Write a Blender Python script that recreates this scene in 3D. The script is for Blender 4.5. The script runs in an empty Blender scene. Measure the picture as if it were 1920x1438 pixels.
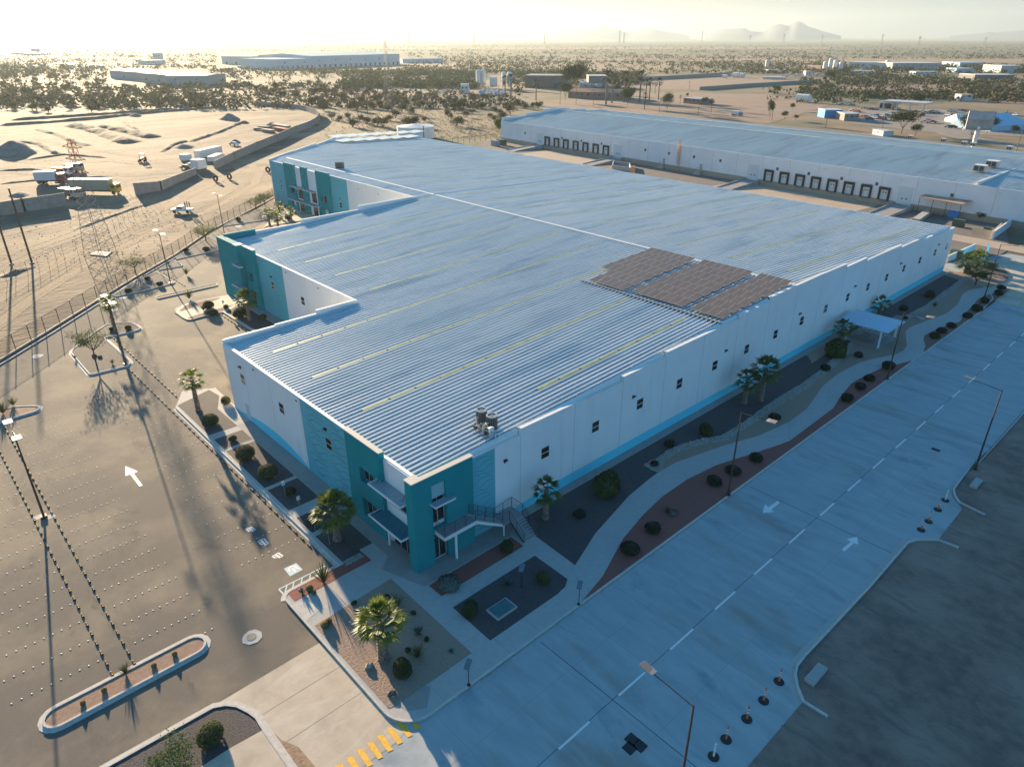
import bpy, math, random
from mathutils import Vector, Matrix
from mathutils.geometry import tessellate_polygon
random.seed(7)
R_ = math.radians
C = bpy.context.scene.collection
scene = bpy.context.scene

# ---------------------------------------------------------------- camera
CAM = Vector((39.007, -24.783, 40.0)); FPX = 1310.69
yaw, pit, rol = R_(137.289), R_(26.3017), R_(-0.0737)
fwd = Vector((math.cos(yaw)*math.cos(pit), math.sin(yaw)*math.cos(pit), -math.sin(pit)))
rt = fwd.cross(Vector((0, 0, 1))).normalized(); up = rt.cross(fwd)
rt, up = (rt*math.cos(rol)+up*math.sin(rol)), (up*math.cos(rol)-rt*math.sin(rol))
cam = bpy.data.objects.new('camera', bpy.data.cameras.new('camera')); C.objects.link(cam)
cam.matrix_world = Matrix(((rt.x, up.x, -fwd.x, CAM.x), (rt.y, up.y, -fwd.y, CAM.y), (rt.z, up.z, -fwd.z, CAM.z), (0, 0, 0, 1)))
cam.data.lens = 36.0*FPX/1920; cam.data.sensor_width = 36; cam.data.clip_start = 0.5; cam.data.clip_end = 60000
scene.camera = cam
# ---------------------------------------------------------------- light
SUN_EL, SUN_AZ = 10.3, 169.5          # the sun stands low beyond the left edge of the view
world = bpy.data.worlds.new('World'); scene.world = world; world.use_nodes = True
wn = world.node_tree; wn.nodes.clear()
sky = wn.nodes.new('ShaderNodeTexSky'); sky.sky_type = 'NISHITA'; sky.sun_disc = False
sky.sun_elevation = R_(SUN_EL); sky.sun_rotation = R_(90-SUN_AZ); sky.air_density = 1.3; sky.dust_density = 0.8; sky.ozone_density = 5.0
bg = wn.nodes.new('ShaderNodeBackground'); bg.inputs[1].default_value = 0.15
wo = wn.nodes.new('ShaderNodeOutputWorld')
# pale dusty air low over the horizon, clear deep blue above it
tcw = wn.nodes.new('ShaderNodeTexCoord'); spz = wn.nodes.new('ShaderNodeSeparateXYZ'); wn.links.new(tcw.outputs['Generated'], spz.inputs[0])
rz_ = wn.nodes.new('ShaderNodeValToRGB'); rz_.color_ramp.elements[0].position = 0.03; rz_.color_ramp.elements[0].color = (1, 1, 1, 1); rz_.color_ramp.elements[1].position = 0.34; rz_.color_ramp.elements[1].color = (0, 0, 0, 1)
wn.links.new(spz.outputs['Z'], rz_.inputs[0])
tint = wn.nodes.new('ShaderNodeMix'); tint.data_type = 'RGBA'; tint.blend_type = 'MULTIPLY'; tint.inputs[0].default_value = 1.0; tint.inputs[7].default_value = (0.175, 0.45, 0.50, 1)
wn.links.new(sky.outputs[0], tint.inputs[6])
dot = wn.nodes.new('ShaderNodeVectorMath'); dot.operation = 'DOT_PRODUCT'; dot.inputs[1].default_value = (math.cos(R_(SUN_AZ)), math.sin(R_(SUN_AZ)), 0)
wn.links.new(tcw.outputs['Generated'], dot.inputs[0])
gl = wn.nodes.new('ShaderNodeMapRange'); gl.inputs[1].default_value = 0.1; gl.inputs[2].default_value = 1.0; gl.interpolation_type = 'SMOOTHSTEP'
wn.links.new(dot.outputs['Value'], gl.inputs[0])
hz = wn.nodes.new('ShaderNodeMix'); hz.data_type = 'RGBA'; hz.inputs[6].default_value = (0.80, 1.02, 1.16, 1); hz.inputs[7].default_value = (0.92, 0.90, 0.80, 1)
wn.links.new(gl.outputs[0], hz.inputs[0])
low = wn.nodes.new('ShaderNodeMix'); low.data_type = 'RGBA'; wn.links.new(rz_.outputs[0], low.inputs[0]); wn.links.new(tint.outputs[2], low.inputs[6]); wn.links.new(hz.outputs[2], low.inputs[7])
wn.links.new(low.outputs[2], bg.inputs[0]); wn.links.new(bg.outputs[0], wo.inputs[0])
sl = bpy.data.lights.new('sun', 'SUN'); sl.energy = 5.0; sl.angle = R_(0.6); sl.color = (1.0, 0.77, 0.50)
sun = bpy.data.objects.new('sun', sl); C.objects.link(sun); sun.location = (-300, 50, 200)
ca, se = math.cos(R_(SUN_EL)), math.sin(R_(SUN_EL))
sdir = Vector((math.cos(R_(SUN_AZ))*ca, math.sin(R_(SUN_AZ))*ca, se))
sun.rotation_euler = (-sdir).to_track_quat('-Z', 'Y').to_euler()
scene.view_settings.view_transform = 'Standard'; scene.view_settings.look = 'None'
scene.view_settings.exposure = 1.95; scene.view_settings.gamma = 1.0
scene.render.resolution_x = 1024; scene.render.resolution_y = 766
scene.cycles.max_bounces = 5; scene.cycles.volume_bounces = 1

# ---------------------------------------------------------------- survey helpers: photo measurements -> metres on the site
def ray(px, py): return rt*(px-960) - up*(py-719) + fwd*FPX
def G(px, py, z=0.0):
    v = ray(px, py); return CAM + v*((z-CAM.z)/v.z)
def PX(px, py, x):
    v = ray(px, py); return CAM + v*((x-CAM.x)/v.x)
def PY(px, py, y):
    v = ray(px, py); return CAM + v*((y-CAM.y)/v.y)
def HZ(b, ytop):
    lo, hi = 0.0, 150.0
    for _ in range(40):
        m = (lo+hi)/2; d = Vector((b[0], b[1], b[2]+m))-CAM
        y = -(d.dot(up))/d.dot(fwd)*FPX+719
        if y > ytop: lo = m
        else: hi = m
    return lo
def Z(o, pts, z=0.0): return [G(o[0]+x/o[2], o[1]+y/o[2], z) for x, y in pts]
c1 = (640, 800, 4.7925); c2 = (780, 1000, 4.7925); b1 = (500, 1000, 4.7925); b3 = (340, 740, 6.39); b4 = (480, 900, 6.39)
z5 = (0, 480, 4.7925); c6 = (260, 380, 4.7925); k5 = (0, 740, 5.53); k0 = (0, 1140, 4.8); c8 = (400, 1138, 4.7925)
d4 = (1180, 740, 6.39); d3 = (1500, 540, 6.39); e6 = (1620, 380, 6.39); r8 = (1100, 750, 2.0902); g8 = (1600, 860, 5.99)
m1 = (0, 240, 6.39); m2 = (300, 170, 5.99); m3 = (0, 60, 4.8); m4 = (400, 60, 4.8); m5 = (800, 100, 4.8); m6 = (1200, 80, 5.333); m7 = (1560, 80, 5.333)
m8 = (920, 200, 4.8); n1 = (1400, 280, 6.0); n2 = (1680, 280, 7.9875); s6 = (240, 990, 5.99)

# ---------------------------------------------------------------- materials
MATS = {}
def mat(name, col, rough=0.8, metal=0.0, var=0.0, scale=1.0, col2=None, bump=0.0, bscale=None, detail=4, spec=None, stretch=None, col3=None, s3=0.1, ramp=(0.35, 0.65), ramp3=(0.45, 0.62), col4=None, s4=1.0, ramp4=(0.6, 0.72), st4=None):
    if name in MATS: return MATS[name]
    m = bpy.data.materials.new(name); m.use_nodes = True; nt = m.node_tree; b = nt.nodes['Principled BSDF']; L = nt.links
    b.inputs['Base Color'].default_value = (*col, 1); b.inputs['Roughness'].default_value = rough; b.inputs['Metallic'].default_value = metal
    if spec is not None: b.inputs['Specular IOR Level'].default_value = spec
    if var or col2 or bump or col3:
        tc = nt.nodes.new('ShaderNodeTexCoord'); mp = nt.nodes.new('ShaderNodeMapping')
        L.new(tc.outputs['Object'], mp.inputs[0])
        if stretch: mp.inputs['Scale'].default_value = stretch
    out = None
    if var or col2:
        n = nt.nodes.new('ShaderNodeTexNoise'); n.inputs['Scale'].default_value = scale; n.inputs['Detail'].default_value = detail; n.inputs['Roughness'].default_value = 0.6
        L.new(mp.outputs[0], n.inputs[0])
        r = nt.nodes.new('ShaderNodeValToRGB'); r.color_ramp.elements[0].position = ramp[0]; r.color_ramp.elements[1].position = ramp[1]
        a = col2 or tuple(c*(1-var) for c in col); c_ = col if col2 else tuple(min(1, c*(1+var)) for c in col)
        r.color_ramp.elements[0].color = (*a, 1); r.color_ramp.elements[1].color = (*c_, 1)
        L.new(n.outputs[0], r.inputs[0]); out = r.outputs[0]
    if col3:
        n = nt.nodes.new('ShaderNodeTexNoise'); n.inputs['Scale'].default_value = s3; n.inputs['Detail'].default_value = 5; n.inputs['Roughness'].default_value = 0.62
        L.new(mp.outputs[0], n.inputs[0])
        r = nt.nodes.new('ShaderNodeValToRGB'); r.color_ramp.elements[0].position = ramp3[0]; r.color_ramp.elements[1].position = ramp3[1]
        L.new(n.outputs[0], r.inputs[0])
        mx = nt.nodes.new('ShaderNodeMix'); mx.data_type = 'RGBA'
        L.new(r.outputs[0], mx.inputs[0])
        if out: L.new(out, mx.inputs[6])
        else: mx.inputs[6].default_value = (*col, 1)
        mx.inputs[7].default_value = (*col3, 1); out = mx.outputs[2]
    if col4:
        n = nt.nodes.new('ShaderNodeTexNoise'); n.inputs['Scale'].default_value = s4; n.inputs['Detail'].default_value = 6; n.inputs['Roughness'].default_value = 0.65; n.inputs['Distortion'].default_value = 0.6
        mp4 = nt.nodes.new('ShaderNodeMapping'); L.new(tc.outputs['Object'], mp4.inputs[0]); mp4.inputs['Location'].default_value = (31.7, 12.3, 4.1)
        if st4: mp4.inputs['Scale'].default_value = st4
        L.new(mp4.outputs[0], n.inputs[0])
        r = nt.nodes.new('ShaderNodeValToRGB'); r.color_ramp.elements[0].position = ramp4[0]; r.color_ramp.elements[1].position = ramp4[1]; L.new(n.outputs[0], r.inputs[0])
        mx = nt.nodes.new('ShaderNodeMix'); mx.data_type = 'RGBA'; L.new(r.outputs[0], mx.inputs[0])
        if out: L.new(out, mx.inputs[6])
        else: mx.inputs[6].default_value = (*col, 1)
        mx.inputs[7].default_value = (*col4, 1); out = mx.outputs[2]
    if out: L.new(out, b.inputs['Base Color'])
    if bump:
        n = nt.nodes.new('ShaderNodeTexNoise'); n.inputs['Scale'].default_value = bscale or scale*4; n.inputs['Detail'].default_value = 3
        L.new(mp.outputs[0], n.inputs[0])
        bp = nt.nodes.new('ShaderNodeBump'); bp.inputs['Strength'].default_value = 1.0; bp.inputs['Distance'].default_value = bump
        L.new(n.outputs[0], bp.inputs['Height']); L.new(bp.outputs[0], b.inputs['Normal'])
    MATS[name] = m; return m

def leaf_mat(name, col, col2, scale=1.5, trans=0.25, rough=0.9, spec=0.08):
    if name in MATS: return MATS[name]
    m = mat(name, col, rough, 0, 0.3, scale, col2, spec=spec)
    nt = m.node_tree; b = nt.nodes['Principled BSDF']; o = nt.nodes['Material Output']
    t = nt.nodes.new('ShaderNodeBsdfTranslucent'); mx = nt.nodes.new('ShaderNodeMixShader'); mx.inputs[0].default_value = trans
    src = b.inputs['Base Color'].links[0].from_socket
    nt.links.new(src, t.inputs[0]); nt.links.new(b.outputs[0], mx.inputs[1]); nt.links.new(t.outputs[0], mx.inputs[2]); nt.links.new(mx.outputs[0], o.inputs[0])
    return m

# ---------------------------------------------------------------- mesh helpers
class MB:
    def __init__(s): s.v = []; s.f = []; s.m = []; s.k = 0
    def add(s, vs, fs):
        o = len(s.v); s.v += [tuple(v) for v in vs]; s.f += [tuple(i+o for i in f) for f in fs]; s.m += [s.k]*len(fs); return s
    def box(s, x0, x1, y0, y1, z0, z1):
        return s.add([(x0,y0,z0),(x1,y0,z0),(x1,y1,z0),(x0,y1,z0),(x0,y0,z1),(x1,y0,z1),(x1,y1,z1),(x0,y1,z1)],
                     [(3,2,1,0),(4,5,6,7),(0,1,5,4),(1,2,6,5),(2,3,7,6),(3,0,4,7)])
    def slab(s, p0, p1, t, z0, za, zb, side=0.0):
        # upright slab from p0 to p1, thickness t, top height za at p0 and zb at p1; side shifts it along its normal
        p0 = Vector((p0[0], p0[1])); p1 = Vector((p1[0], p1[1])); d = (p1-p0).normalized(); n = Vector((-d.y, d.x))
        a = n*(side-t/2); b = n*(side+t/2)
        q = [p0+a, p1+a, p1+b, p0+b]; tz = [za, zb, zb, za]
        return s.add([(v.x, v.y, z0) for v in q]+[(v.x, v.y, h) for v, h in zip(q, tz)], [(3,2,1,0),(4,5,6,7),(0,1,5,4),(1,2,6,5),(2,3,7,6),(3,0,4,7)])
    def prism(s, pts, z0, z1):
        n = len(pts); p = [(q[0], q[1]) for q in pts]
        ar = sum(p[i][0]*p[(i+1) % n][1]-p[(i+1) % n][0]*p[i][1] for i in range(n))
        if ar < 0: p = p[::-1]
        o = len(s.v); s.v += [(x, y, z1) for x, y in p]
        tr = tessellate_polygon([[Vector((x, y, 0)) for x, y in p]])
        for t in tr:
            a, b, c = t
            cr = (p[b][0]-p[a][0])*(p[c][1]-p[a][1])-(p[b][1]-p[a][1])*(p[c][0]-p[a][0])
            s.f.append(tuple(i+o for i in ((a, b, c) if cr > 0 else (a, c, b)))); s.m.append(s.k)
        if z0 is not None:
            s.v += [(x, y, z0) for x, y in p]
            for i in range(n):
                j = (i+1) % n; s.f.append((o+n+i, o+n+j, o+j, o+i)); s.m.append(s.k)
        return s
    def tube(s, p0, p1, r0, r1=None, n=8, cap=True):
        r1 = r0 if r1 is None else r1; p0 = Vector(p0); p1 = Vector(p1); d = (p1-p0).normalized()
        a = d.cross(Vector((0, 0, 1)) if abs(d.z) < 0.9 else Vector((1, 0, 0))).normalized(); b = d.cross(a)
        vs = []
        for p, r in ((p0, r0), (p1, r1)):
            for i in range(n):
                t = 2*math.pi*i/n; vs.append(p+a*(r*math.cos(t))+b*(r*math.sin(t)))
        fs = [(i+n, (i+1) % n+n, (i+1) % n, i) for i in range(n)]
        if cap: fs += [tuple(range(n)), tuple(range(2*n-1, n-1, -1))]
        return s.add(vs, fs)
    def path(s, pts, r, n=6):
        for a, b in zip(pts, pts[1:]): s.tube(a, b, r, r, n)
        return s
    def lathe(s, prof, n=16, c=(0, 0)):
        vs = []; m = len(prof)
        for r, z in prof:
            for i in range(n):
                t = 2*math.pi*i/n; vs.append((c[0]+r*math.cos(t), c[1]+r*math.sin(t), z))
        fs = [(j*n+i, j*n+(i+1) % n, (j+1)*n+(i+1) % n, (j+1)*n+i) for j in range(m-1) for i in range(n)]
        fs.append(tuple(range((m-1)*n, m*n)))
        return s.add(vs, fs)
    def ribbon(s, pts, w0, w1, z0, z1, closed=False):
        # kerb: runs along pts, from offset w0 to w1 to the left
        P = [Vector((p[0], p[1])) for p in pts]; n = len(P); ns = []
        for i in range(n):
            a = P[i-1] if (i or closed) else P[i]; b = P[(i+1) % n] if (i < n-1 or closed) else P[i]
            d1 = (P[i]-a); d2 = (b-P[i]); d1 = d1.normalized() if d1.length > 1e-6 else d2.normalized(); d2 = d2.normalized() if d2.length > 1e-6 else d1
            d = (d1+d2).normalized(); nn = Vector((-d.y, d.x)); k = nn.dot(Vector((-d1.y, d1.x))); ns.append(nn/max(k, 0.5))
        L = [p+q*w0 for p, q in zip(P, ns)]; Rr = [p+q*w1 for p, q in zip(P, ns)]
        for i in range(n if closed else n-1):
            j = (i+1) % n; q = [L[i], L[j], Rr[j], Rr[i]]
            s.add([(v.x, v.y, z0) for v in q]+[(v.x, v.y, z1) for v in q], [(4,5,6,7),(0,1,5,4),(2,3,7,6)]+([(3,0,4,7)] if (i == 0 and not closed) else [])+([(1,2,6,5)] if (i == n-2 and not closed) else []))
        return s
    def build(s, name, mats, parent=None, loc=None, rz=0, smooth=False):
        me = bpy.data.meshes.new(name); me.from_pydata(s.v, [], s.f)
        for m in (mats if isinstance(mats, (list, tuple)) else [mats]): me.materials.append(m)
        if any(s.m): me.polygons.foreach_set('material_index', s.m)
        if smooth: me.polygons.foreach_set('use_smooth', [True]*len(s.f))
        me.update(); o = bpy.data.objects.new(name, me); C.objects.link(o)
        if parent: o.parent = parent
        if loc is not None: o.location = loc
        o.rotation_euler.z = rz; return o
def tag(o, label=None, cat=None, group=None, kind=None):
    if label: o['label'] = label
    if cat: o['category'] = cat
    if group: o['group'] = group
    if kind: o['kind'] = kind
    return o
def empty(name, loc, label, cat, group=None, rz=0, sc=1.0):
    o = bpy.data.objects.new(name, None); C.objects.link(o); o.location = loc; o.rotation_euler.z = rz; o.scale = (sc, sc, sc) if not isinstance(sc, tuple) else sc
    o.empty_display_size = 0.3; return tag(o, label, cat, group)
def structure(name, mb, m): return tag(mb.build(name, m), kind='structure')
KIDS = {}
def copy_tree(o, parent=None):
    c = o.copy(); C.objects.link(c); c.parent = parent
    for ch in o.children: copy_tree(ch, c)
    return c
def place(src, loc, rz=0, sc=1.0, label=None, group=None, used=set()):
    if src.name not in used: used.add(src.name); o = src
    else: o = copy_tree(src)
    o.location = loc; o.rotation_euler.z = rz; o.scale = sc if isinstance(sc, tuple) else (sc, sc, sc)
    if label: o['label'] = label
    if group: o['group'] = group
    return o
def rect(p, w, d, rz):
    c, s = math.cos(rz), math.sin(rz); return [(p[0]+x*c-y*s, p[1]+x*s+y*c) for x, y in ((-w/2,-d/2),(w/2,-d/2),(w/2,d/2),(-w/2,d/2))]
# ================================================================ SETTING
M_desert = mat('desert_soil', (0.27, 0.175, 0.10), 0.95, 0, 0.2, 0.02, (0.19, 0.135, 0.08), bump=0.1, bscale=0.5, detail=8, col3=(0.125, 0.112, 0.06), s3=0.012, ramp3=(0.44, 0.54))
M_dirt = mat('graded_dirt', (0.215, 0.15, 0.094), 0.95, 0, 0.2, 0.25, (0.15, 0.105, 0.068), bump=0.12, bscale=1.2, detail=10, col3=(0.28, 0.20, 0.128), s3=0.05, stretch=(1, 0.4, 1), col4=(0.10, 0.076, 0.056), s4=0.06, st4=(1, 0.25, 1), ramp4=(0.47, 0.57))
M_track = mat('track_dirt', (0.28, 0.19, 0.115), 0.95, 0, 0.15, 1.2, (0.21, 0.14, 0.085), bump=0.08, bscale=2)
M_lot = mat('dark_gravelly_dirt', (0.28, 0.18, 0.135), 0.9, 0, 0.25, 0.8, (0.155, 0.105, 0.085), bump=0.10, bscale=4, detail=10, col3=(0.31, 0.215, 0.165), s3=0.12, col4=(0.185, 0.13, 0.105), s4=0.5, st4=(0.6, 1.6, 1), ramp4=(0.5, 0.7))
M_asph = mat('dusty_asphalt', (0.160, 0.134, 0.106), 0.9, 0, 0.12, 9.0, (0.128, 0.108, 0.087), bump=0.006, bscale=60, col3=(0.26, 0.205, 0.142), s3=0.10, ramp3=(0.45, 0.62), detail=9, col4=(0.095, 0.083, 0.07), s4=0.35, st4=(0.5, 1.2, 1), ramp4=(0.58, 0.72))
M_conc = mat('road_concrete', (0.42, 0.445, 0.44), 0.8, 0, 0.1, 0.9, (0.35, 0.375, 0.375), bump=0.003, bscale=30, col3=(0.32, 0.285, 0.245), s3=0.2, detail=9, stretch=(0.3, 1, 1), ramp3=(0.52, 0.68), col4=(0.22, 0.27, 0.30), s4=0.22, st4=(0.5, 1.3, 1), ramp4=(0.56, 0.72))
M_drive = mat('driveway_concrete', (0.56, 0.46, 0.345), 0.8, 0, 0.1, 0.9, (0.48, 0.39, 0.29), bump=0.003, bscale=30, col3=(0.38, 0.315, 0.245), s3=0.3, detail=9, ramp3=(0.52, 0.72), col4=(0.60, 0.52, 0.42), s4=0.5, st4=(1, 0.4, 1), ramp4=(0.5, 0.65))
M_walk = mat('sidewalk_concrete', (0.47, 0.44, 0.405), 0.85, 0, 0.08, 2.0, (0.42, 0.395, 0.365), bump=0.002, bscale=40, detail=8)
M_walkd = mat('grey_walkway_concrete', (0.36, 0.325, 0.295), 0.85, 0, 0.1, 1.2, (0.31, 0.28, 0.255), bump=0.002, bscale=40, detail=8)
M_kerb = mat('kerb_concrete', (0.55, 0.51, 0.46), 0.85, 0, 0.1, 3.0)
M_black = mat('black_gravel', (0.115, 0.10, 0.098), 0.9, 0, 0.3, 22.0, (0.035, 0.032, 0.034), bump=0.05, bscale=16, detail=3)
M_red = mat('red_gravel', (0.36, 0.12, 0.09), 0.9, 0, 0.3, 18.0, (0.20, 0.062, 0.05), bump=0.03, bscale=18, detail=4)
M_sand = mat('tan_decomposed_granite', (0.37, 0.262, 0.195), 0.95, 0, 0.15, 8.0, (0.28, 0.195, 0.145), bump=0.04, bscale=7, detail=8)
M_stone = mat('river_stone', (0.46, 0.43, 0.37), 0.8, 0, 0.3, 9.0, (0.20, 0.185, 0.16), detail=1)
M_white = mat('white_marking_paint', (0.80, 0.78, 0.74), 0.6)
M_yel = mat('yellow_marking_paint', (0.85, 0.45, 0.02), 0.6, 0, 0.15, 5.0)
M_blu = mat('pale_blue_marking_paint', (0.36, 0.52, 0.58), 0.6)
M_joint = mat('joint_sealant', (0.07, 0.07, 0.07), 0.9)

def sheet(name, pts, z, m, kind='structure'):
    b = MB(); b.prism(pts, None, z); return tag(b.build(name, m), kind=kind)
# one sheet to the horizon
b = MB(); b.box(-30000, 20000, -3000, 40000, -0.6, -0.06); tag(b.build('desert_ground', M_desert), kind='structure')

# far bands of dense scrub cover (ground colour only, lies on the plain)
M_scrubland = mat('scrubland_cover', (0.12, 0.12, 0.062), 0.95, 0, 0.2, 0.02, (0.085, 0.09, 0.048), detail=9, col3=(0.26, 0.19, 0.115), s3=0.006, ramp3=(0.58, 0.68), stretch=(1, 1, 1))
sheet('scrubland', [G(-2500, 79), G(4500, 77), G(2600, 106), G(1850, 112), G(1500, 103), G(1100, 104), G(850, 108), G(520, 96), G(150, 102), G(-400, 112)], -0.03, M_scrubland)

# construction site and dirt tracks
fence_px = [(-140, 755), (0, 676), (86.6, 624), (183.6, 563.5), (256.7, 518.6), (325.5, 480), (393.5, 434), (481, 389), (520, 367), (560, 340)]
sheet('construction_ground', [G(-500, 560), G(-300, 250), G(-60, 222), (G(230, 212)), G(420, 195), G(480, 196), G(560, 212), G(598, 226), G(600, 260), G(550, 300), G(560, 338), G(520, 367), G(481, 389), G(393.5, 434), G(325, 480), G(256, 519), G(86, 625), G(0, 677), G(-200, 790)], -0.04, M_dirt)
def track(px, w, z=-0.02, m=M_track, name='dirt_track'):
    b = MB(); b.ribbon([G(*p) for p in px], -w/2, w/2, z-0.01, z); return tag(b.build(name, m), kind='structure')
track([(-60, 650), (60, 560), (170, 490), (300, 430), (380, 400), (440, 370), (478, 345), (486, 325), (470, 308)], 2.6)
track([(-60, 600), (60, 520), (150, 470), (270, 410), (350, 370), (420, 335), (450, 320), (440, 308), (380, 300)], 2.6)
M_rut = mat('rut_shadowed_soil', (0.24, 0.18, 0.125), 0.95, 0, 0.2, 1.0)
M_berm = mat('turned_soil', (0.20, 0.15, 0.105), 0.95, 0, 0.25, 1.0, bump=0.2, bscale=1.0)
def berm(px, w, h, name='soil_berm', label=None, m=M_berm, rnd=0.3):
    P = [G(*p) for p in px]; Q = []
    for a, c in zip(P, P[1:]):
        n = max(2, int((c-a).length/3)); Q += [a.lerp(c, i/n) for i in range(n)]
    Q.append(P[-1]); vs = []; fs = []
    for i, q in enumerate(Q):
        d = (Q[min(i+1, len(Q)-1)]-Q[max(i-1, 0)]).normalized(); n = Vector((-d.y, d.x, 0)); k = 0.12 if i in (0, len(Q)-1) else 1
        for t, hh in ((-1, 0), (-0.5, 0.7), (0, 1), (0.5, 0.65), (1, 0)):
            r = 1+random.uniform(-rnd, rnd); v = q+n*(t*w/2*r); vs.append((v.x, v.y, -0.03+hh*h*k*(1+random.uniform(-rnd, rnd))))
    for i in range(len(Q)-1):
        for j in range(4): a = i*5+j; fs.append((a, a+1, a+6, a+5))
    b = MB(); b.add(vs, fs); o = b.build(name, m)
    for p in o.data.polygons: p.use_smooth = True
    return o
for px, w, h in [([(74, 243), (110, 252), (165, 274)], 5, 0.7), ([(140, 236), (175, 243), (247, 268)], 9, 1.5), ([(190, 237), (230, 244), (290, 258)], 8, 1.3), ([(232, 228), (255, 243)], 3, 0.7),
                 ([(40, 265), (80, 272), (108, 289)], 3.5, 0.8), ([(355, 266), (405, 250), (440, 235), (455, 230)], 3.5, 0.7), ([(303, 285), (320, 274), (350, 264)], 3, 0.6),
                 ([(0, 236), (90, 230), (180, 223), (260, 214), (420, 201)], 4, 1.0), ([(20, 226), (130, 219), (230, 212), (330, 205)], 4, 1.0), ([(0, 320), (60, 318), (130, 322)], 2.5, 0.4), ([(50, 300), (120, 290), (200, 296)], 2.5, 0.4),
                 ([(0, 345), (70, 338), (210, 330)], 2, 0.3), ([(140, 430), (200, 408), (280, 380)], 2, 0.3), ([(0, 520), (60, 500)], 2.5, 0.5)]:
    tag(berm(px, w, h, 'earth_ridge'), kind='structure')
# asphalt parking lot: everything between the fence kerb and the buildings
asp = [G(*p) for p in fence_px]
sheet('parking_lot', asp+[(-128, 62), (-60, 40), (-30, 20), (12, 5), (12, -9.6), (12, -60), (-60, -80), G(-140, 1500)], 0.0, M_asph)
sheet('building_pad', [(-182, 99), (-182, 128), (-10, 127), (4, 127), (4, 0), (-40, 1.0), (-80, 18), (-147, 58)], -0.01, M_walkd)
# truck court behind, cross road, beyond road
M_court = mat('court_asphalt', (0.20, 0.165, 0.14), 0.9, 0, 0.1, 0.3, (0.17, 0.145, 0.125), detail=7)
b2a = G(939.8, 227, 8.2); b2b = G(1920, 359, 8.2)
sheet('truck_court', [(-176, 124), (-178, 150), (b2a.x-8, b2a.y), (b2b.x+0, b2b.y), (b2b.x, 168), (4, 150), (4, 126)], 0.0, M_court)
M_warm = mat('warm_yard_concrete', (0.50, 0.38, 0.27), 0.85, 0, 0.1, 0.3, (0.44, 0.33, 0.235), detail=7)  # warm pale concrete for the dock aprons and yard strip
def off(p, q, d):  # point from p toward q perpendicular offset helper on a line
    v = Vector((q[0]-p[0], q[1]-p[1])).normalized(); n = Vector((-v.y, v.x)); return n*d
def on2(t, d):      # along the dock wall (t metres from its left end), d metres in front of it
    a = Vector((b2a.x, b2a.y)); v = (Vector((b2b.x, b2b.y))-a).normalized(); n = Vector((v.y, -v.x)); return a+v*t+n*d
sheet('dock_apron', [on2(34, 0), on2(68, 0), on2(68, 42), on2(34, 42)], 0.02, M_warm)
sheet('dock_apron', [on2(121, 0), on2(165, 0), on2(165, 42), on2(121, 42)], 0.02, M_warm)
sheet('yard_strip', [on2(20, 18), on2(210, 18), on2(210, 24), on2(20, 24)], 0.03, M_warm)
# main road, cross road
XL, XR = 12.21, 26.55
structure('road', MB().prism([(XL-2.6, -60), (60, -60), (60, 40), (34, 52), (XR, 56), (XR, 115), (60, 115), (60, 148), (5, 146), (-2, 127), (5, 122), (XL-0.02, 112), (XL-0.02, -4), (XL-2.6, -8)], None, 0.006), M_conc)
structure('driveway', MB().prism([G(599.3, 1204.8), G(620, 1226), G(740, 1340), G(778, 1346.5), (XL, -9.9), (XL, -60), G(700, 1600), G(556, 1460), G(545, 1438), G(498, 1369.6), G(483, 1344.6), G(437, 1319.5), G(406, 1319.5)], None, 0.012), M_drive)
sheet('yard_road', [(5, 121.6), (5, 143), (70, 143), (70, 111), (XL, 111), (9.4, 117)], 0.014, M_drive)
# joints
b = MB()
for y in (G(1030, 1216)[1], G(1540, 975)[1]): b.box(XL+0.3, XR, y-0.025, y+0.025, 0.004, 0.011)
for y in (G(1315, 1434)[1]+0.6,): pass
b.box(19.45, 19.49, -45, 112, 0.004, 0.0105)
structure('road_joint', b, M_joint)
b = MB()
for y in [4.5*i+2.0 for i in range(-10, 25)]: b.box(XL+0.3, XR, y-0.012, y+0.012, 0.004, 0.0095)
for x in (15.8, 23.1): b.box(x-0.012, x+0.012, -45, 112, 0.004, 0.0094)
structure('road_joint', b, mat('faint_joint', (0.30, 0.285, 0.27), 0.9))
b = MB(); A = G(599.3, 1204.8); D = (G(740, 1340)-A)
for k in (0.33, 0.66): p = A+D*k; q = p+Vector((0, -9.5, 0)); b.ribbon([p, q], -0.012, 0.012, 0.01, 0.0165)
structure('driveway_joint', b, mat('faint_warm_joint', (0.38, 0.32, 0.255), 0.9))
b = MB(); b.prism([(G(*p)) for p in ((500, 1372), (560, 1460), (700, 1470), (640, 1430), (585, 1400), (520, 1370))], None, 0.0175)
# tyre dirt washed against the kerb
M_wash = mat('washed_dirt', (0.36, 0.23, 0.14), 0.95, 0, 0.2, 3.0, bump=0.02, bscale=6)
def ruts(px, n, spread, m, z, w=0.35, nm='tyre_ruts'):
    b = MB(); P = [G(*p) for p in px]
    for k in range(n):
        o = random.uniform(-spread, spread); Q = []
        for i, p in enumerate(P):
            d = (P[min(i+1, len(P)-1)]-P[max(i-1, 0)]).normalized(); Q.append(p+Vector((-d.y, d.x, 0))*(o+random.uniform(-0.4, 0.4)))
        Q = [Q[0]]+[a.lerp(c, t)+Vector((random.uniform(-.25, .25), random.uniform(-.25, .25), 0)) for a, c in zip(Q, Q[1:]) for t in (0.33, 0.66, 1)]
        b.ribbon(Q, -w/2, w/2, z-0.008, z+0.0006*k)
    return tag(b.build(nm, m), kind='structure')
M_rutd = mat('rut_dirt', (0.17, 0.122, 0.085), 0.95, 0, 0.3, 1.5)
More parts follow.
